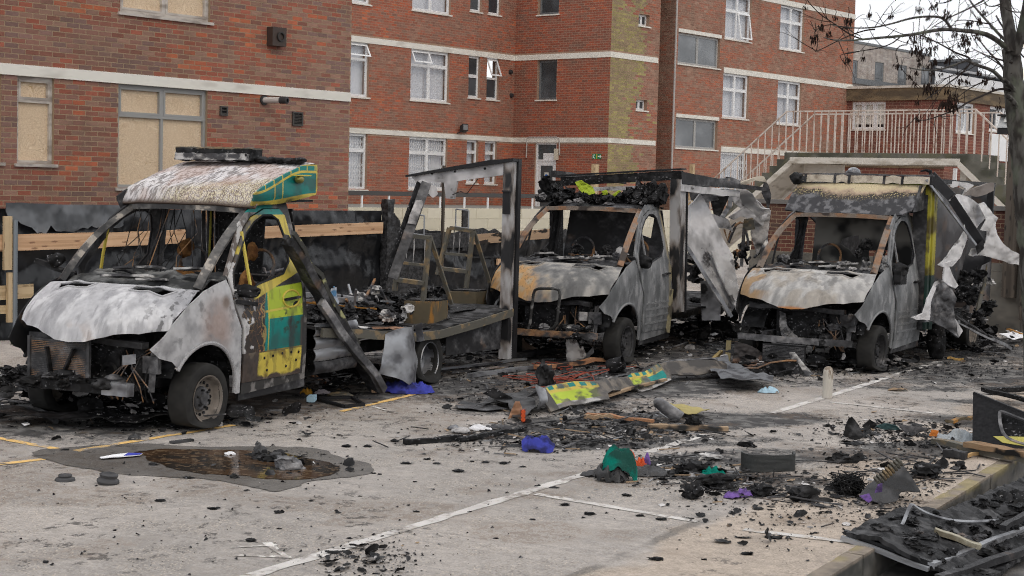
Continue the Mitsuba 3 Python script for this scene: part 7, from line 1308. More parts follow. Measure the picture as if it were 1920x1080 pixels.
part(k, 'dark_base', cloth(1147, 902, .14, .10, .16, 9)[0], GREYP, smooth=True); part(k, 'strap', tube([gp(1137, 880) + V(0, 0, .16), gp(1150, 900) + V(0, -.05, .12), gp(1168, 905) + V(0, -.04, .02)], .016, 6), CHAR)
one('grey_rag', cloth(1125, 893, .16, .08, .06, 11), GREYP, 'grey rag lying left of the green bag', 'rag'); one('grey_rag', cloth(1205, 890, .22, .12, .08, 13), GREYP, 'scorched grey rag lying right of the green bag', 'rag')
one('orange_scrap', cloth(1181, 880, .05, .05, .16, 21), ORNG, 'orange red plastic scrap just behind the green bag', 'scrap'); one('orange_scrap', cloth(1200, 882, .06, .04, .11, 22), ORNG, 'orange red plastic scrap to the right behind the green bag', 'scrap'); one('purple_scrap', cloth(1213, 881, .03, .03, .13, 23), PURP, 'pale purple scrap right of the orange scraps', 'scrap')
one('teal_cloth', cloth(1338, 893, .11, .07, .08, 25), TEALC, 'small teal cloth on the charred heap right of the green bag', 'cloth')
one('purple_glove', cloth(1374, 934, .07, .06, .05, 27), PURP, 'purple glove lying left of its pair on the ground', 'glove'); one('purple_glove', cloth(1396, 931, .06, .06, .06, 28), PURP, 'purple glove lying right of its pair on the ground', 'glove')
# curved black band
cb = [gp(x, y) for x, y in ((1391, 880), (1400, 884), (1425, 886), (1455, 885), (1480, 884), (1489, 882), (1487, 874))]; P = smoothpts(cb, 4)
m = trimesh.Trimesh(np.vstack([P + [0, 0, .004], P + [0, .02, .155], P[::-1] + [0, .03, .15], P[::-1] + [0, .03, .004]]), [q for j in range(3) for i in range(len(P) - 1) for q in ([j * len(P) + i, j * len(P) + i + 1, (j + 1) * len(P) + (len(P) - 1 - i if j != 1 else i)],)], process=False)
m, uvv = panel(sbox(0, 0, 1, 1), lambda a, b: np.stack([np.interp(a, np.linspace(0, 1, len(P)), P[:, k]) for k in range(3)], 1) + stack(0 * a, .02 * b + .01 * nz(stack(a, b, 0), 5, 1), .004 + b * (.155 - .02 * a + .02 * nz(stack(a, 0, 0), 4, 1))), .02, .06)
one('curved_band', m, mat('band_black', prin((.022, .024, .024), .55, .4)), 'curved black plastic band standing on edge on the ground', 'plastic band')
# gas cylinder
c = gp(1551, 747); k = solo('gas_cylinder', lathe([(.001, 0), (.052, 0), (.060, .01), (.060, .31), (.055, .345), (.040, .37), (.022, .382), (.001, .388)], 28, (0, 0, 1), c), mat('cyl_white', prin(proc(lambda p, n, uv: mix(mix(C3(.60, .58, .53), C3(.42, .38, .32), fbm(p.x * 9, p.y * 9, p.z * 4, 3)), mix(C3(.16, .09, .05), C3(.30, .27, .22), fbm(p.x * 30, p.y * 30, p.z * 30)), smoothstep(.52, .60, fbm(p.x * 14 + 3, p.y * 14, p.z * 4, 4) + (p.z - .30) * .6))), .4, .4)), 'short pale cylinder with scorched rusty side standing upright by the white bay line', 'gas cylinder', smooth=40)
one('brass_scrap', chunk(gp(1557, 682) + V(0, 0, .02), (.06, .05, .09), 77, 1, .9), mat('brass', prin((.20, .16, .09), .5, .5, .4)), 'small brassy scrap on the ground just behind the short pale cylinder', 'scrap', smooth=40)
# --- fallen roof edge with livery in the middle
pL, pR = gp(1002, 772), gp(1340, 700); dd = unit(pR - pL); LL = np.linalg.norm(pR - pL); side = V(dd[1], -dd[0], 0); hgt = .30
def f_liv(p, n, uv):
    a, b = uv.x, uv.y; g = fbm(a * 6, b * 9, 1, 4); c = mix(C3(.05, .045, .042), C3(.14, .12, .10), smoothstep(.4, .7, g))
    s1 = smoothstep(.18, .19, a) * smoothstep(1.05, .85, a + (g - .5) * .5); s2 = smoothstep(2.18, 2.2, a) * smoothstep(3.22, 3.2, a + (g - .5) * .06); on = s1 + s2
    up = smoothstep(.19, .20, b); ph = a * 5.6 - dr.floor(a * 5.6); dash = smoothstep(.2, .24, ph) * smoothstep(.8, .76, ph) * smoothstep(.235, .245, b) * smoothstep(.305, .295, b)
    top = mix(YEL * .95, TEAL, dash); low = mix(LIME * 1.15, TEAL * 1.1, smoothstep(.98, 1.0, a) * smoothstep(2.0, 1.9, a) + smoothstep(2.44, 2.46, a)); low = mix(low, C3(.42, .41, .40), smoothstep(.06, .05, b))
    return mix(c, mix(low, top, up) * (.75 + .4 * g), on * (1 - .85 * smoothstep(.52, .64, fbm(a * 4 + 5, b * 7, 3, 4))))
LIV = mat('livery_edge', prin(proc(f_liv), .5, .4))
def roofedge(a, b):
    bend = .10 * np.sin(a * 1.6) - .05 * np.sin(a * 4.1); fz = .10 + .025 * np.sin(a * 2.1); ang = np.clip(b / hgt, 0, 1) ** 1.3 * .95
    return pL + dd * a[:, None] + side * (bend + .20 - b * .62)[:, None] + V(0, 0, 1) * (fz + .66 * b - .07 + .035 * nz(stack(a, b, 0), 4, 3) + .015 * nz(stack(a, b, 0), 14, 3))[:, None]
ro = [(0, 0), (.5, -.01), (1.05, .0), (1.12, .10), (1.3, .13), (1.6, .08), (1.9, .11), (2.1, .07), (2.25, .0), (2.9, .02), (3.2, .02), (3.3, .09), (3.7, .02), (LL, .10), (LL - .05, .24), (3.2, hgt), (2.3, .29), (2.15, .26), (1.5, hgt), (.5, .31), (0, .27)]
k = solo('fallen_roof_edge', panel(ro, roofedge, .02, .05, 3)[0], LIV, 'fallen roof edge with yellow, lime and teal livery in the middle of the car park', 'panel', uv=panel(ro, roofedge, .02, .05, 3)[1], smooth=True)
part(k, 'upper_flange', panel(sbox(0, 0, LL - .1, .14), lambda a, b: roofedge(a, 0 * a + .295) - side * (b * .9)[:, None] - V(0, 0, 1) * (b * .5 + .03 * nz(stack(a, b, 0), 6, 8))[:, None], .02, .06)[0], BURNT, smooth=True)
part(k, 'wood_batten', bar(pL + dd * 1.25 + side * .2 + V(0, 0, .06), pL + dd * 2.15 + side * .12 + V(0, 0, .08), .05, .03), TANW, smooth=False); part(k, 'wood_batten', bar(pL + dd * 2.2 + side * .14 + V(0, 0, .08), pL + dd * 2.95 + side * .12 + V(0, 0, .09), .05, .03), TANW, smooth=False)
part(k, 'end_cap', panel([(0, 0), (.16, .04), (.2, .2), (.02, .26)], lambda a, b: pL - dd * (.12 - a)[:, None] + side * .1 + V(0, 0, 1) * (.05 + b)[:, None] + side * (.03 * np.sin(b * 20))[:, None], .01, .03)[0], ALU, smooth=True)
one('copper_plate', standing([(952, 786), (966, 752), (974, 752), (984, 778), (978, 788), (965, 780)], gy(965, 788), seed=4), mat('copper', prin((.36, .19, .11), .45, .5, .3)), 'copper brown bent plate at the left end of the fallen roof edge', 'plate')
k = one('tail_lamp', standing([(976, 768), (985, 766), (985, 790), (978, 790)], gy(980, 791) - .1, thick=.04), mat('lampred', prin((.16, .025, .015), .3, .5)), 'red tail lamp strip standing by the copper plate', 'lamp')
for i in range(3): part(k, 'lens', lathe([(.001, .03), (.022, .03), (.024, .0)], 12, (0, -1, 0), at(981, 772 + i * 7, gy(980, 791) - .11)), ORNG, smooth=20)
one('black_sheet', lying([(985, 790), (962, 792), (952, 770), (930, 765), (905, 768), (890, 773), (935, 750), (985, 745), (1000, 760), (1005, 780)], .02, .06, 4, 5), GREYP, 'flat black sheet lying left of the fallen roof edge', 'sheet'); one('grey_offcut', lying([(853, 765), (865, 757), (930, 765), (952, 772), (910, 774), (858, 770)], .01, .02, 4, 6), BURNT, 'flat grey tapering offcut on bare concrete left of the fallen roof edge', 'offcut')
one('black_flap', standing([(905, 738), (925, 727), (960, 745), (970, 760), (945, 755)], gy(940, 762), seed=6), CHAR, 'black pointed flap standing behind the flat black sheet', 'flap')
# planks and strips between first and second ambulance
def plk(name, a, b, w, hh, mt, label, zz_=.03, seed=1, seg=6, z2=None, ct='plank'):
    A, B = gp(*a) + V(0, 0, zz_), gp(*b) + V(0, 0, z2 if z2 is not None else zz_); return one(name, bar(A, B, w, hh, seg=seg, wob=.008, seed=seed), mt, label, ct, smooth=25, uv=np.random.default_rng(seed).uniform(0, 2, (4 * (seg + 1), 2)) if mt in (PINE, PINEPALE) else None) if mt not in (PINE, PINEPALE) else one(name, bar(A, B, w, hh), TANW, label, ct, smooth=False)
plk('scorched_plank', (880, 709), (1022, 690), .08, .05, ALU, 'long grey batten with charred edge lying left of the orange scorched plank', seed=2); plk('scorched_plank', (1005, 697), (1132, 683), .09, .05, REDW, 'orange scorched plank pointing to the right behind the fallen roof edge', seed=3, zz_=.06)
plk('metal_strip', (815, 697), (985, 677), .05, .03, ALU, 'upper of two long thin metal strips left of the scorched planks', seed=4, ct='strip'); plk('metal_strip', (845, 703), (950, 692), .04, .02, BURNT, 'lower of two long thin metal strips left of the scorched planks', seed=5, ct='strip')
plk('charred_board', (968, 676), (1032, 664), .16, .06, BURNTDARK, 'short grey charred board in front of the middle ambulance bumper', seed=6, zz_=.06, ct='board'); plk('charred_board', (860, 668), (962, 660), .14, .04, BURNTDARK, 'flat dark charred board beside the rear frame foot', seed=7, ct='board')
one('rust_sheet', standing([(955, 662), (962, 618), (970, 616), (985, 640), (1005, 652), (1012, 660), (985, 664)], gy(980, 664), seed=7, wob=.06), mat('brown_sheet', prin(proc(lambda p, n, uv: mix(C3(.13, .115, .10), C3(.22, .15, .11), smoothstep(.45, .65, fbm(p.x * 6, p.y * 6, p.z * 6, 3)))), .6, .3)), 'grey brown buckled sheet leaning at the foot of the rear frame', 'sheet')
one('white_foam', standing([(1063, 678), (1062, 640), (1070, 634), (1080, 638), (1088, 655), (1092, 650), (1098, 664), (1090, 672), (1078, 676)], gy(1075, 679), seed=8, wob=.08, thick=.05), mat('foam_white', prin(proc(lambda p, n, uv: mix(C3(.74, .70, .67), C3(.30, .27, .25), smoothstep(.55, .7, fbm(p.x * 9, p.y * 9, p.z * 9, 4)))), .85, .2)), 'torn white foam block standing in front of the middle ambulance', 'foam')
one('curled_sheet', standing([(1090, 668), (1103, 660), (1112, 650), (1114, 660), (1100, 674)], gy(1100, 676), seed=9), ASHMETAL, 'small curled ash grey sheet right of the white foam', 'sheet')
one('black_tube', lathe([(.09, 0), (.10, .05), (.085, .22), (.08, .22), (.09, .05)], 20, unit(V(.8, -.3, .35)), gp(1140, 702) + V(0, 0, .09)), CHAR, 'short black pipe elbow lying behind the fallen roof edge', 'pipe', smooth=30); one('grey_cup', chunk(gp(1163, 702), (.08, .08, .05), 4, 2, .3), SOOT, 'small dark cup beside the black pipe elbow', 'cup', smooth=40)
one('ash_tuft', chunk(gp(1020, 730), (.13, .10, .24), 5, 2, .85), SOOT, 'tall fluffy grey ash tuft behind the left end of the fallen roof edge', 'ash clump', smooth=40)
# rusty triangle and black box before the right ambulance
one('rusty_plate', standing([(1373, 680), (1378, 640), (1385, 640), (1420, 655), (1445, 678), (1440, 682), (1410, 688)], gy(1410, 690), seed=10, wob=.08), mat('plate_rust', prin(proc(lambda p, n, uv: mix(mix(C3(.30, .19, .14), C3(.20, .13, .10), fbm(p.x * 12, p.y * 12, p.z * 12, 3)), C3(.05, .045, .045), smoothstep(.48, .6, fbm(p.x * 3.4, p.y * 3.4, p.z * 3.4, 4)))), .7, .3)), 'triangular rust brown plate leaning in front of the right ambulance', 'plate')
one('rolled_tube', bar(gp(1364, 682) + V(0, 0, .02), gp(1366, 680) + V(.0, .05, .30), .07, .05), mat('ochre_tube', prin((.20, .16, .07), .5, .4)), 'upright ochre and black tube at the left end of the rusty plate', 'tube', smooth=False)
k = one('black_box', standing([(1390, 690), (1440, 684), (1460, 668), (1492, 676), (1508, 700), (1460, 706), (1400, 704)], gy(1450, 706), seed=11, wob=.05, thick=.03), CHAR, 'low black box lid lying in front of the right ambulance', 'box')
part(k, 'rim', tube([at(x, y, gy(1450, 706) - .05) for x, y in ((1384, 690), (1420, 690), (1445, 680), (1475, 676), (1493, 676))], .012, 6), RUSTY); one('grey_rag', standing([(1490, 700), (1480, 662), (1490, 660), (1512, 688), (1525, 700), (1510, 705)], gy(1500, 706), seed=12, wob=.06), ASH, 'grey fibrous rag against the black box lid', 'rag')
MESHC = mat('mesh_cloth', prin(proc(lambda p, n, uv: mix(C3(.13, .135, .145), C3(.05, .05, .055), smoothstep(.4, .65, fbm(p.x * 9, p.y * 9, p.z * 9, 4)))), .7, .3))
k = one('grey_netting', lying([(1335, 690), (1352, 682), (1375, 700), (1410, 712), (1450, 726), (1448, 736), (1395, 738), (1350, 730), (1330, 712)], .04, .09, 3, 9), MESHC, 'grey netting cloth spread at the right end of the fallen roof edge', 'cloth'); one('blue_tip', cloth(1441, 737, .12, .06, .06, 31), PALEB, 'pale blue torn packet at the tip of the grey netting', 'packet')
one('yellow_batten', bar(gp(1328, 690) + V(0, 0, .06), gp(1352, 672) + V(0, 0, .10), .05, .04), mat('ochre_wood', prin((.34, .25, .10), .7, .2)), 'ochre broken batten left of the rusty plate', 'batten', smooth=False)
one('green_scrap', cloth(1525, 676, .05, .05, .05, 33), HIVIS, 'small lime green scrap below the bumper of the right ambulance', 'scrap')
# lower middle debris
plk('charred_batten', (860, 830), (985, 808), .05, .04, CHAR, 'thin charred batten lying left of the small blue cloth', seed=11, ct='batten'); plk('charred_batten', (758, 834), (865, 826), .06, .05, CHAR, 'leftmost charred batten in the middle of the car park', seed=12, ct='batten')
plk('scorched_batten', (1100, 782), (1225, 795), .05, .03, REDW, 'thin rust coloured batten below the fallen roof edge', seed=13, ct='batten'); plk('scorched_batten', (1215, 806), (1365, 810), .09, .05, TANW, 'thick tan batten with charred ends across the white bay line', seed=14, ct='batten'); plk('scorched_batten', (1095, 787), (1150, 787), .05, .04, TANW, 'short tan batten end below the lime part of the fallen roof edge', seed=15, ct='batten')
one('grey_can', lathe([(.001, 0), (.07, 0), (.075, .02), (.06, .3), (.02, .34)], 18, unit(V(-.75, .2, .5)), gp(1258, 790) + V(.1, 0, .03)), BURNT, 'dented pale canister leaning below the teal part of the fallen roof edge', 'canister', smooth=40); one('ash_mound', chunk(gp(1300, 806), (.13, .11, .12), 8, 2, .85), CHAR, 'dark fluffy ash mound on the tan batten', 'ash clump', smooth=40)
one('ochre_board', lying([(1255, 766), (1300, 772), (1330, 782), (1290, 788), (1262, 780)], .02, .05, 5, 12), mat('ochre_board', prin((.33, .28, .12), .8, .2)), 'ochre yellow board fragment right of the pale canister', 'board')
for i, (x, y, a, b) in enumerate(((863, 812, .10, .07), (930, 806, .16, .05), (900, 808, .12, .05), (850, 806, .06, .05))): one('pale_fragment', cloth(x, y, a, b, .05, 40 + i), [ASHMETAL, ASH, PAPER, ALU][i], ['crumpled grey foil left of the pale strips among charred battens', 'flat pale grey tray lying on the concrete left of the small blue cloth', 'white bent strip left of the pale tray', 'small silvery fragment at the left end of the charred battens'][i], 'fragment')
# by the door of the nearest ambulance
k = one('window_frame', cat([bar(gp(590, 750) + V(0, 0, .02), gp(645, 765) + V(0, 0, .02), .035, .03), bar(gp(590, 750) + V(0, 0, .02), gp(660, 752) + V(0, 0, .04), .035, .03), bar(gp(645, 765) + V(0, 0, .02), gp(682, 762) + V(0, 0, .02), .035, .03), bar(gp(660, 752) + V(0, 0, .04), gp(682, 762) + V(0, 0, .02), .035, .03)]), BLACKPROF, 'empty black window frame lying on the ground below the door', 'window frame', smooth=False)
one('pale_blue_box', quadbox(gp(575, 756) + V(0, 0, .01), gp(589, 756) - gp(575, 756), V(.02, .08, .02), V(0, -.01, .06)), PALEB, 'small pale blue carton standing left of the black window frame', 'carton', smooth=False); one('orange_rag', cloth(574, 740, .07, .05, .07, 44), mat('amber', prin((.55, .27, .03), .7, .2)), 'small amber orange rag below the door of the nearest ambulance', 'rag'); one('pale_rag', cloth(605, 742, .10, .05, .05, 45), mat('pinkish', prin((.45, .40, .42), .8, .2)), 'pale pinkish rag right of the amber rag', 'rag'); one('olive_dish', cloth(638, 745, .15, .08, .05, 46, 3), OLIVEG, 'olive oval dish lying right of the pale pinkish rag', 'dish')
plk('broken_batten', (595, 722), (640, 706), .05, .04, ASHMETAL, 'pale broken batten under the sill behind the leaning beam', seed=21, ct='batten'); plk('broken_batten', (573, 700), (618, 722), .06, .05, REDW, 'rust brown broken batten under the sill of the nearest ambulance', seed=22, ct='batten')
one('grey_dome', chunk((-5.42, 14.75, 0), (.25, .2, .10), 9, 2, .5), SOOT, 'grey melted mound at the left edge under the bumper', 'mound', smooth=40)
one('melted_sheet', lying([(-30, 790), (60, 783), (150, 795), (260, 790), (330, 795), (395, 780), (380, 800), (300, 806), (215, 811), (120, 806), (20, 800)], .02, .09, 3, 14), CHAR, 'black melted plastic sheet spread under the front of the nearest ambulance', 'sheet')
one('bent_trim', tube(smoothpts([gp(x, y) + V(0, 0, z) for x, y, z in ((0, 785, .04), (40, 778, .08), (75, 782, .06), (105, 796, .03))], 4), .03, 7), GREYP, 'bent black bumper trim on the melted sheet at the left', 'trim', smooth=40)
one('white_piece', lying([(-20, 790), (-10, 765), (20, 772), (15, 778)], .03, .02, 3, 15), PAPER, 'flat white piece cut by the left edge of the picture', 'plastic piece'); one('white_scrap', lying([(40, 798), (52, 796), (56, 800), (46, 804)], .01, .02, 3, 16), PAPER, 'tiny white scrap in front of the melted sheet at the left', 'scrap')
one('plastic_disc', lathe([(.001, .05), (.05, .05), (.055, .04), (.05, .03), (.075, .02), (.08, 0)], 20, (0, 0, 1), gp(122, 901)), GREYP, 'small dark round cap on bare concrete, left of the larger one', 'cap', smooth=30)
one('lost_coil', lathe([(.001, .07), (.06, .085), (.075, .075), (.07, .06), (.065, .05), (.085, .035), (.09, .02), (.08, 0)], 22, unit(V(.12, 0, 1)), gp(202, 907)), GREYP, 'larger dark round cap like a coil on bare concrete below the puddle', 'cap', smooth=30)
k = one('paper_strip', lying([(187, 862), (215, 857), (240, 854), (267, 855), (262, 858), (230, 861), (190, 864)], .016, .006, 4, 17), PAPER, 'long white and blue paper strip at the left end of the puddle', 'paper strip'); part(k, 'blue_end', lying([(232, 860), (240, 855), (266, 855.5), (262, 858)], .021, .006, 4, 17)[0], BLUEC, smooth=True)
one('grey_bar', bar(gp(321, 832) + V(0, 0, .012), gp(360, 827) + V(0, 0, .012), .06, .02), GREYP, 'short flat grey bar on the upper edge of the puddle', 'bar', smooth=False); one('dark_scrap', cloth(252, 825, .06, .04, .04, 51), SOOT, 'dark crumpled scrap beside the yellow line', 'scrap'); one('white_scrap', cloth(431, 854, .05, .03, .02, 52), PAPER, 'small white scrap floating in the puddle', 'scrap')
for i, (x, y, sx, sy, sz, mt, lb) in enumerate(((487, 862, .09, .07, .09, GREYP, 'dark olive clump at the left of the three in the puddle'), (512, 866, .13, .09, .07, SOOT, 'grey stringy clump in the middle of the three in the puddle'), (543, 880, .15, .12, .10, BURNT, 'greyish crumpled clump at the right of the three in the puddle'), (440, 897, .05, .04, .03, TANW, 'tiny tan fragment on the lower edge of the puddle'))): one('burnt_clump', chunk(gp(x, y), (sx, sy, sz), 90 + i, 1, .9), mt, lb, 'clump', smooth=40)
# right of the white line
for i, (x, y, sx, sy, sz, mt, lb) in enumerate(((1305, 890, .22, .10, .09, CHAR, 'charred heap under the small teal cloth'), (1300, 935, .10, .09, .10, CHAR, 'charred tuft with stick ends left of the purple gloves'), (1345, 915, .20, .13, .10, CHAR, 'charred heap just behind the purple gloves'), (1430, 930, .13, .09, .07, CHAR, 'charred clump right of the purple gloves'), (1510, 940, .18, .09, .09, SOOT, 'dark burnt clump with pale tip farther right of the purple gloves'), (1577, 868, .14, .08, .08, SOOT, 'small burnt clump on open concrete above the grey twisted sheet'), (1735, 895, .17, .13, .11, CHAR, 'charred clump between the grey twisted sheet and the kerb'), (1800, 880, .07, .06, .06, CHAR, 'little round charred lump near the kerb'), (1600, 832, .16, .09, .02, SOOT, 'flat dark disc lying among ash at the right'), (1405, 838, .10, .06, .04, CHAR, 'small charred scrap above the curved black band'), (1330, 862, .16, .08, .05, ASH, 'ashen flaky scrap left of the curved black band'))): one('burnt_clump', chunk(gp(x, y), (sx, sy, sz), 120 + i, 1, .9), mt, lb, 'clump', smooth=40)
k = one('twisted_sheet', standing([(1612, 935), (1625, 910), (1660, 880), (1690, 868), (1700, 880), (1724, 918), (1690, 922), (1680, 936), (1650, 944), (1630, 938)], lambda x, y: gy(1665, 945) + (940 - y) * .004, seed=13, wob=.06, f=4), GREYP, 'grey twisted sheet with purple lining lying near the kerb', 'sheet')
part(k, 'corrugated_duct', cat([torus(.035, .010, at(1645 + i * 5.2, 902 - i * 4.5, gy(1665, 945) - .06), unit(V(.75, .1, .6)), 14, 5) for i in range(9)]), OLIVEG, smooth=30); part(k, 'purple_lining', standing([(1640, 925), (1646, 908), (1654, 905), (1654, 922)], gy(1665, 945) - .12)[0], PURP, smooth=True); part(k, 'purple_corner', standing([(1611, 930), (1630, 926), (1636, 938), (1628, 942)], gy(1665, 945) - .10)[0], PURP, smooth=True)
r = np.random.default_rng(71); c = gp(1590, 930); ms = []
for i in range(70):
    a = r.normal(0, 1, (5, 3)); a = a / np.linalg.norm(a, axis=1, keepdims=True) * V(.12, .10, .085); ms.append(tube(smoothpts(c + V(0, 0, .085) + a, 3), .004, 4))
one('wire_ball', cat(ms), CHAR, 'tangled ball of black burnt wire left of the grey twisted sheet', 'wire', smooth=40)
for i, (pts, mt, lb) in enumerate((([(1580, 815), (1592, 785), (1598, 782), (1612, 800), (1618, 822), (1600, 825)], SOOT, 'grey upright rag at the left end of the debris by the charred door'), ([(1616, 800), (1630, 785), (1640, 792), (1645, 798), (1630, 806)], CHAR, 'black curled flap right of the grey upright rag'), ([(1642, 800), (1660, 794), (1680, 798), (1690, 808), (1660, 808)], mat('tealgrey', prin((.04, .085, .09), .6, .3)), 'dark teal cloth lying between two black flaps'), ([(1682, 795), (1710, 800), (1745, 804), (1720, 814), (1695, 808)], BURNTDARK, 'brown black flat board right of the dark teal cloth'))): one('burnt_flap', standing(pts, gy(pts[0][0], max(p[1] for p in pts)), seed=60 + i, wob=.05), mt, lb, 'flap')
one('orange_carton', standing([(1743, 818), (1748, 806), (1760, 808), (1756, 819)], gy(1750, 820), thick=.03), mat('cartonorange', prin((.62, .20, .04), .6, .3)), 'small orange carton in the debris left of the charred door', 'carton'); one('clear_bag', cloth(1795, 832, .22, .12, .12, 61), mat('palebag', prin((.33, .36, .38), .35, .5)), 'pale crumpled plastic bag below the charred door', 'bag')
# charred door with window, boards at the kerb
YD = gy(1880, 852); k = one('charred_door', pxpanel(Polygon([(1823, 845), (1825, 738), (1832, 738), (1935, 782), (1935, 866), (1850, 850)]).difference(Polygon([(1873, 776), (1880, 772), (1940, 795), (1940, 838), (1895, 826), (1880, 808)])), lambda x, y: YD + (845 - y) * .006 - (x - 1823) * .002, 3.5, .035, .01, 4, 2), mat('door_black', prin(proc(lambda p, n, uv: mix(C3(.004, .004, .005), C3(.024, .024, .026), fbm(p.x * 40, p.y * 40, p.z * 40, 3))), .75, .15)), 'black charred door panel with a long window, leaning on boards at the right edge', 'door')
part(k, 'window_trim', tube(smoothpts([at(x, y, YD - .03 + (845 - y) * .006 - (x - 1823) * .002) for x, y in ((1945, 797), (1910, 784), (1882, 773), (1874, 777), (1877, 802), (1890, 822), (1920, 833), (1945, 839))], 3), .018, 6), BURNT, smooth=40); part(k, 'yellow_stripe', pxpanel([(1862, 802 + 16), (1880, 800 + 18), (1930, 820), (1930, 838), (1880, 830)], lambda x, y: YD - .03 + (845 - y) * .006 - (x - 1823) * .002, 4, .006, .004)[0], mat('stripe_yellow', prin((.42, .38, .10), .6, .3)), smooth=True)
part(k, 'top_trim', bar(at(1826, 737, YD + .62), at(1940, 783, YD + .12), .03, .03), BLACKPROF, smooth=False); part(k, 'back_ground', pxpanel([(1868, 770), (1940, 790), (1940, 845), (1880, 830)], lambda x, y: YD + .12 + (845 - y) * .006 - (x - 1823) * .002, 5, .01, .02)[0], CHAR, smooth=True)
def bord(a, b, w, hh, mt, lb, za=.05, zb_=.05, seed=1): return one('charred_board', bar(gp(*a) + V(0, 0, za), gp(*b) + V(0, 0, zb_), w, hh, seg=7, wob=.006, seed=seed), mt, lb, 'board', smooth=25)
bord((1815, 852), (1950, 878), .16, .05, mat('plank_dark', prin(proc(lambda p, n, uv: mix(mix(C3(.30, .21, .13), C3(.16, .09, .05), fbm(p.x * 9, p.y * 9, p.z * 9, 3)), C3(.015, .014, .014), smoothstep(.42, .56, fbm(p.x * 5, p.y * 5, p.z * 5, 4)))), .8, .15)), 'rust edged plank under the charred door', .10, .10, 31); bord((1752, 836), (1950, 880), .10, .05, OLIVEG, 'long grey plank from the debris to the kerb', .05, .06, 32); bord((1770, 857), (1812, 862), .08, .07, BURNTDARK, 'short dark block lying before the long grey plank', .04, .04, 33); bord((1812, 861), (1852, 850), .025, .03, mat('stick_pale', prin((.45, .30, .15), .7, .2)), 'thin pale stick beside the short dark block', .03, .03, 34)
bord((1842, 745), (1960, 775), .05, .05, CHAR, 'upper black strip behind the charred door', .10, .10, 35); bord((1850, 740), (1960, 738), .12, .06, CHAR, 'broad black strip lying behind the charred door', .05, .08, 36); bord((1775, 800), (1830, 792), .05, .03, OLIVE, 'olive strip left of the charred door', .06, .06, 37)
# lower ground beyond the kerb: big charred panel and scraps
ZL = -.21
def low(x, y, z=0.0): return gp(x, y, ZL + z)
def slz(P): return .035 - .34 * np.clip(P @ GN[:2] - (KERB_N + .02), 0, .62)
def slab_pt(x, y):
    z = 0.0
    for _ in range(6): z = float(slz(gp(x, y, z)[:2]))
    return gp(x, y, z)
PP = [slab_pt(*q) for q in ((1586, 1008), (1690, 958), (1770, 966), (1850, 928), (1960, 885), (2000, 1000), (1840, 1100), (1740, 1066))]
P2d = Polygon([p[:2] for p in PP])
k = one('charred_slab', panel(P2d, lambda a, b: stack(a, b, slz(np.stack([a, b], 1)) + .02 + .02 * nz(stack(a, b, 0), 4, 3) + .04 * nz(stack(a, b, 2), 11, 4) + .03 * nz(stack(a, b, 2), 27, 5)), .03, .028, 4), mat('panel_char', prin(proc(lambda p, n, uv: mix(mix(C3(.008, .008, .009), C3(.032, .032, .034), smoothstep(.4, .6, fbm(p.x * 14, p.y * 14, 1, 4))), C3(.16, .16, .165), smoothstep(.64, .8, fbm(p.x * 6, p.y * 6, 5, 4)) * .45)), .6, .2)), 'large charred panel lying over the kerb in the lower right corner', 'panel')
for j, (o, rr) in enumerate(((V(0, 0, .0), ALU), (V(.03, .05, .03), BLACKPROF))): part(k, 'edge_profile', bar(PP[0] + o + V(-.03, 0, .0), PP[7] + o + V(0, -.02, .0), .04, .03, seg=6, wob=.004, seed=j), rr, smooth=20)
part(k, 'edge_profile', bar(PP[7] + V(.02, 0, .02), slab_pt(1960, 985) + V(0, 0, .03), .05, .04, seg=6, wob=.006, seed=7), ALU, smooth=20); part(k, 'edge_profile', bar(gp(1760, 1085, -.10), gp(1990, 1010, -.10), .06, .05, seg=5, wob=.006, seed=8), BURNTDARK, smooth=20)
for i in range(110):
    x, y = r.uniform(1640, 1930), r.uniform(930, 1060); q = gp(x, y, -.03); 
    if P2d.buffer(-.08).contains(shapely.geometry.Point(q[0], q[1])): part(k, 'burnt_crust', chunk((q[0], q[1], float(slz(q[:2])) + .03), (r.uniform(.03, .10), r.uniform(.03, .08), r.uniform(.02, .045)), 700 + i, 1, .9), [CHAR, SOOT, CHAR, BURNTDARK][i % 4], smooth=40)
one('silver_strip', tube(smoothpts([slab_pt(x, y + z * 250) + V(0, 0, z) for x, y, z in ((1690, 985, .03), (1698, 966, .10), (1706, 948, .15), (1716, 952, .14), (1740, 964, .10), (1775, 974, .07), (1810, 978, .06), (1850, 977, .06), (1880, 974, .06))], 4), .014, 6), ALU, 'bent silvery strip curling over the large charred panel', 'strip', smooth=40)
one('broken_batten', bar(slab_pt(1752, 1010) + V(0, 0, .06), slab_pt(1838, 1043) + V(0, 0, .07), .085, .035, seg=6, wob=.005, seed=9), mat('batten_pale', prin(proc(lambda p, n, uv: mix(C3(.34, .32, .25), C3(.16, .14, .10), smoothstep(.4, .65, fbm(p.x * 12, p.y * 12, p.z * 12, 3)))), .7, .2)), 'broken pale batten lying on the large charred panel', 'batten', smooth=25)
bord((1880, 990), (1960, 940), .05, .04, BLACKPROF, 'black bar crossing the large charred panel at the right', .0, .0, 41)
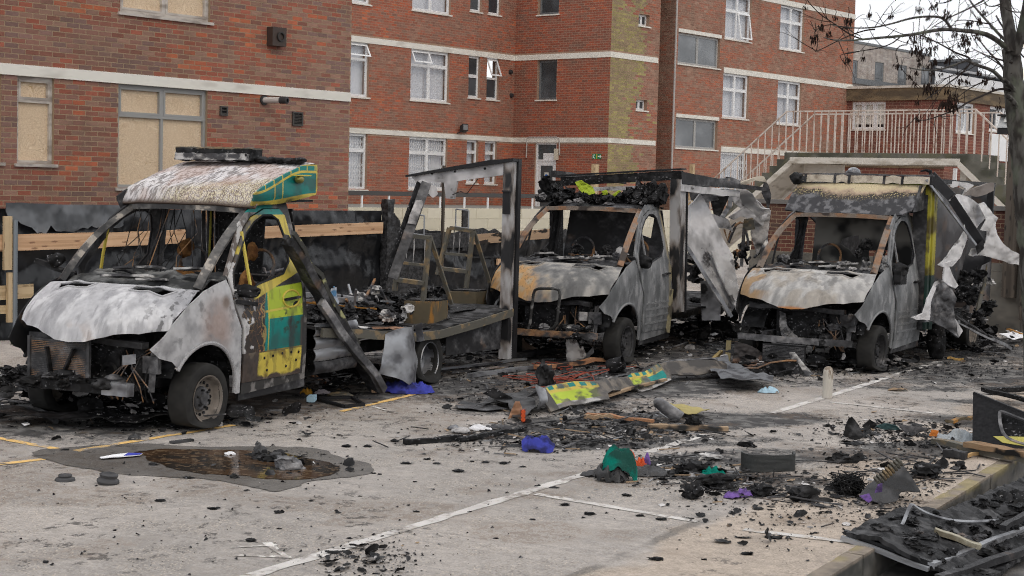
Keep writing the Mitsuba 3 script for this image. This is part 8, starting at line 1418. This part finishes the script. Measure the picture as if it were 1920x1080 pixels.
for i, (x, y, s, mt, lb) in enumerate(((1835, 950, .06, ORNG, 'orange brown scrap lying low behind the large charred panel'), (1855, 945, .05, PAPER, 'small white scrap beside the orange brown scrap'), (1900, 925, .2, CHAR, 'black sheet heap beside the kerb at the right edge'), (1915, 905, .07, mat('limeflake', prin((.35, .36, .06), .6, .3)), 'lime yellow flake at the right edge beyond the kerb'), (1670, 1003, .035, PALEB, 'pale blue crumb at the near end of the bay line by the charred panel'))): one('lone_scrap', cloth(x, y, s, s * .7, s * .8, 300 + i) if i == 4 else (lambda mu: (trimesh.Trimesh(np.asarray(mu[0].vertices) + V(0, 0, ZL + .06), mu[0].faces, process=False), mu[1]))(cloth(x, y, s, s * .7, s * .8, 300 + i)), mt, lb, 'scrap')
one('white_board', lying([(1873, 636), (1905, 629), (1935, 640), (1900, 648)], .06, .03, 3, 21), PAPER, 'flat white board near the right edge behind the right ambulance', 'board'); one('orange_stick', bar(gp(1864, 615) + V(0, 0, .08), gp(1925, 640) + V(0, 0, .08), .05, .04), mat('stick_orange', prin((.38, .20, .07), .7, .2)), 'orange brown stick lying before the concrete wall base', 'stick', smooth=False)
plk('yellow_splinter', (1776, 675), (1806, 677), .04, .03, mat('splinter', prin((.52, .33, .12), .7, .2)), 'yellow splinter lying at the far end of the bay line', seed=41, ct='splinter'); one('tan_scrap', cloth(1683, 733, .12, .06, .03, 81), TANW, 'flat tan scrap on open concrete right of the gas cylinder', 'scrap')
# --- red wires strewn, and the crumbs nobody could count
r = np.random.default_rng(91)
for i in range(14):
    a = gp(r.uniform(1010, 1120), r.uniform(690, 735)); pts = [a + V(r.normal(0, .12), r.normal(0, .12), abs(r.normal(0, .04)) + .01) * (j + 1) * .6 * V(1, 1, 1 / (.6 * (j + 1))) for j in range(5)]
    solo('red_wire', tube(smoothpts(pts, 4), .0055, 5), mat('wire_red', prin((.28, .06, .035), .6, .3)) if i == 0 else 'mat_wire_red', 'thin red wire strewn behind the left end of the fallen roof edge', 'wire', 'red wires strewn over the ash', smooth=40)
# ---------------------------------------------------------------- strewn crumbs, flakes and splinters (stuff)
def scatter(zones, n, seed):
    """ground points drawn from soft ellipses given by view directions (x, y, spread x, spread y, weight)"""
    r = np.random.default_rng(seed); w = np.array([z[4] for z in zones], float); pick = r.choice(len(zones), n, p=w / w.sum()); out = []
    for i in pick:
        x, y, sx, sy, _ = zones[i]; g = r.normal(0, .55, 2); out.append(gp(x + g[0] * sx, max(y + g[1] * sy, 560)))
    P = np.array(out); s = P @ GN
    return P[s < KERB_N - .16]
CZ = [(300, 790, 330, 22, 3), (620, 715, 90, 40, 2), (850, 680, 130, 40, 4), (960, 720, 140, 50, 4), (1100, 700, 150, 40, 5), (1130, 790, 170, 30, 4), (1000, 825, 190, 22, 4), (1200, 815, 160, 22, 3), (1250, 880, 110, 25, 3), (1380, 910, 110, 30, 3), (1480, 690, 160, 26, 5), (1350, 640, 90, 26, 6), (1560, 695, 160, 14, 3), (1650, 810, 110, 28, 4), (1760, 820, 90, 25, 3), (1820, 690, 110, 30, 3), (1700, 890, 130, 45, 3), (1600, 930, 170, 50, 2.5), (1780, 650, 130, 22, 4), (700, 660, 150, 30, 2), (1060, 650, 130, 22, 4), (520, 870, 120, 25, 1), (1500, 960, 200, 60, 1.5), (700, 1050, 120, 40, 1.2), (930, 640, 80, 20, 2)]
WIDE = [(960, 850, 900, 170, 1), (1200, 780, 600, 90, 1), (400, 950, 420, 110, .35)]
def crumbs(P, smin, smax, seed, flat=.6):
    r = np.random.default_rng(seed); n = len(P); b = np.array([[1, 0, -.3], [-.5, .87, -.3], [-.5, -.87, -.3], [.2, .1, 1], [-.1, .4, .5]]); F = np.array([[0, 1, 4], [4, 1, 2], [0, 4, 3], [4, 2, 3], [0, 3, 2], [0, 2, 1]])
    s = smin * (smax / smin) ** (r.random(n) ** 2); v = b[None] + r.normal(0, .28, (n, 5, 3)); a = r.uniform(0, 6.28, n); ca, sa = np.cos(a)[:, None], np.sin(a)[:, None]
    el = r.uniform(.6, 2.0, n)[:, None]; x, y = v[..., 0] * el, v[..., 1]; v = np.stack([x * ca - y * sa, x * sa + y * ca, v[..., 2] * flat], -1) * s[:, None, None]; v[..., 2] -= v[..., 2].min(1)[:, None]
    v += P[:, None] + V(0, 0, .003); return trimesh.Trimesh(v.reshape(-1, 3), (F[None] + 5 * np.arange(n)[:, None, None]).reshape(-1, 3), process=False)
_FL = []
for sd in range(14):
    p_, t_ = tri2d(disc_pts(0, 0, 1, .75, 16, sd + 3, .6), .33, sd); zq = .55 * nz(stack(p_[:, 0], p_[:, 1], sd), 1.2, sd) + .30 * nz(stack(p_[:, 0], p_[:, 1], sd), 3.5, sd); _FL.append((np.c_[p_, zq], t_))
def flakes(P, smin, smax, seed, lift=.5, hz=None):
    r = np.random.default_rng(seed); ms = []; vs, fs, o = [], [], 0
    for q in P:
        v, f = _FL[r.integers(len(_FL))]; s = smin * (smax / smin) ** (r.random() ** 1.8); a, b = r.uniform(0, 6.28), r.normal(0, lift); v = v * s * [1, r.uniform(.4, 1), 1.0]
        v = np.stack([v[:, 0], v[:, 1] * math.cos(b) - v[:, 2] * math.sin(b), v[:, 1] * math.sin(b) + v[:, 2] * math.cos(b)], 1); v = np.stack([v[:, 0] * math.cos(a) - v[:, 1] * math.sin(a), v[:, 0] * math.sin(a) + v[:, 1] * math.cos(a), v[:, 2]], 1)
        v[:, 2] -= v[:, 2].min(); v = v + q + V(0, 0, .003 + (hz(r) if hz else 0)); vs.append(v); fs.append(f + o); o += len(v)
    return trimesh.Trimesh(np.vstack(vs), np.vstack(fs), process=False)
def splinters(P, lmin, lmax, w, seed):
    r = np.random.default_rng(seed); ms = []
    for q in P:
        L = r.uniform(lmin, lmax); a = r.normal(.1, .8); d = V(math.cos(a), math.sin(a), r.normal(0, .10)) * L; ms.append(bar(q + V(0, 0, w) + V(0, 0, abs(d[2]) / 2) - d / 2, q + V(0, 0, w + abs(d[2]) / 2) + d / 2, w * r.uniform(.6, 1.6), w * .7))
    return cat(ms)
def stuff(name, m, mt, label, smooth=False): return solo(name, m, mt, label, 'debris', kind='stuff', smooth=smooth)
stuff('char_crumbs', crumbs(np.vstack([scatter(CZ, 20000, 1), scatter(WIDE, 1500, 2)]), .003, .018, 3), CHAR, 'small black crumbs of char strewn over the concrete')
stuff('char_flakes', flakes(scatter(CZ, 2600, 4), .010, .075, 5), CHAR, 'ragged black flakes of char lying around the wrecks', 40)
stuff('soot_flakes', flakes(scatter(CZ, 1600, 6), .010, .065, 7), SOOT, 'dark grey sooty flakes lying around the wrecks', 40)
stuff('ash_flakes', flakes(scatter(CZ, 1900, 8), .006, .040, 9), ASHMETAL, 'pale ash and foil flakes among the char', 40)
stuff('brown_flakes', flakes(scatter(CZ, 450, 10), .008, .05, 11), TANW, 'brown scorched flakes among the char', 40)
stuff('charred_splinters', splinters(scatter(CZ[3:12] + CZ[16:20], 420, 12), .08, .42, .012, 13), BURNTDARK, 'charred splinters and thin strips strewn over the concrete')
stuff('pale_splinters', splinters(scatter(CZ[3:12] + CZ[16:20], 120, 14), .06, .30, .010, 15), ALU, 'pale metal slivers strewn among the char')
stuff('tan_splinters', splinters(scatter(CZ[3:12], 90, 16), .06, .28, .012, 17), TANW, 'tan wood splinters strewn among the char')
# heaps with height: under the wrecks and between them
HZ = [(170, 768, 160, 12, 4), (240, 752, 110, 14, 3), (1330, 628, 75, 16, 5), (1300, 600, 40, 14, 3), (1470, 690, 110, 10, 3), (1010, 648, 90, 12, 4), (860, 655, 90, 20, 3), (1800, 640, 70, 20, 4), (1200, 668, 70, 10, 1), (330, 790, 130, 10, 2), (620, 715, 60, 18, 2), (1640, 690, 60, 10, 2)]
hzf = lambda r: abs(r.normal(0, .09))
stuff('char_heaps', flakes(scatter(HZ, 1900, 18), .03, .17, 19, .9, hzf), CHAR, 'loose heaps of black charred scraps under and between the wrecks', 40)
stuff('soot_heaps', flakes(scatter(HZ, 1000, 20), .03, .14, 21, .9, hzf), SOOT, 'dark grey scraps in the heaps under and between the wrecks', 40)
stuff('ash_heaps', flakes(scatter(HZ, 1000, 22), .02, .10, 23, .9, hzf), ASHMETAL, 'pale ashen scraps in the heaps under and between the wrecks', 40)
stuff('heap_splinters', splinters(scatter(HZ, 260, 24) + V(0, 0, .08), .1, .5, .018, 25), BURNT, 'burnt strips sticking out of the heaps')
# pieces that can be picked out one by one on the open concrete
r = np.random.default_rng(33); PK = [(232, 808), (287, 873), (120, 845), (352, 897), (700, 888), (712, 890), (778, 904), (675, 931), (522, 962), (820, 870), (560, 825), (740, 828), (650, 838), (795, 852), (800, 862), (860, 885), (885, 866), (910, 868), (760, 870), (690, 838), (945, 870), (980, 876), (400, 955), (300, 940), (215, 995), (85, 1055), (470, 1015), (655, 1010), (780, 960), (1040, 915), (1060, 948), (1105, 965), (1175, 930), (1200, 968), (1240, 975), (1000, 975), (880, 960), (1290, 950), (1480, 985), (1530, 1000), (1590, 985), (1650, 960), (1700, 940), (1455, 1010), (1660, 1005), (1400, 1040), (1320, 1050), (1230, 1050), (930, 1010), (1550, 800)]
for i, (x, y) in enumerate(PK):
    s = r.uniform(.014, .042); solo('charred_fragment', chunk(gp(x, y), (s * r.uniform(1, 1.9), s, s * .45), 800 + i, 1, .9), [CHAR, SOOT, CHAR, CHAR][i % 4], 'small black charred fragment lying alone on the open concrete', 'fragment', 'small charred fragments scattered on the open concrete', smooth=40)
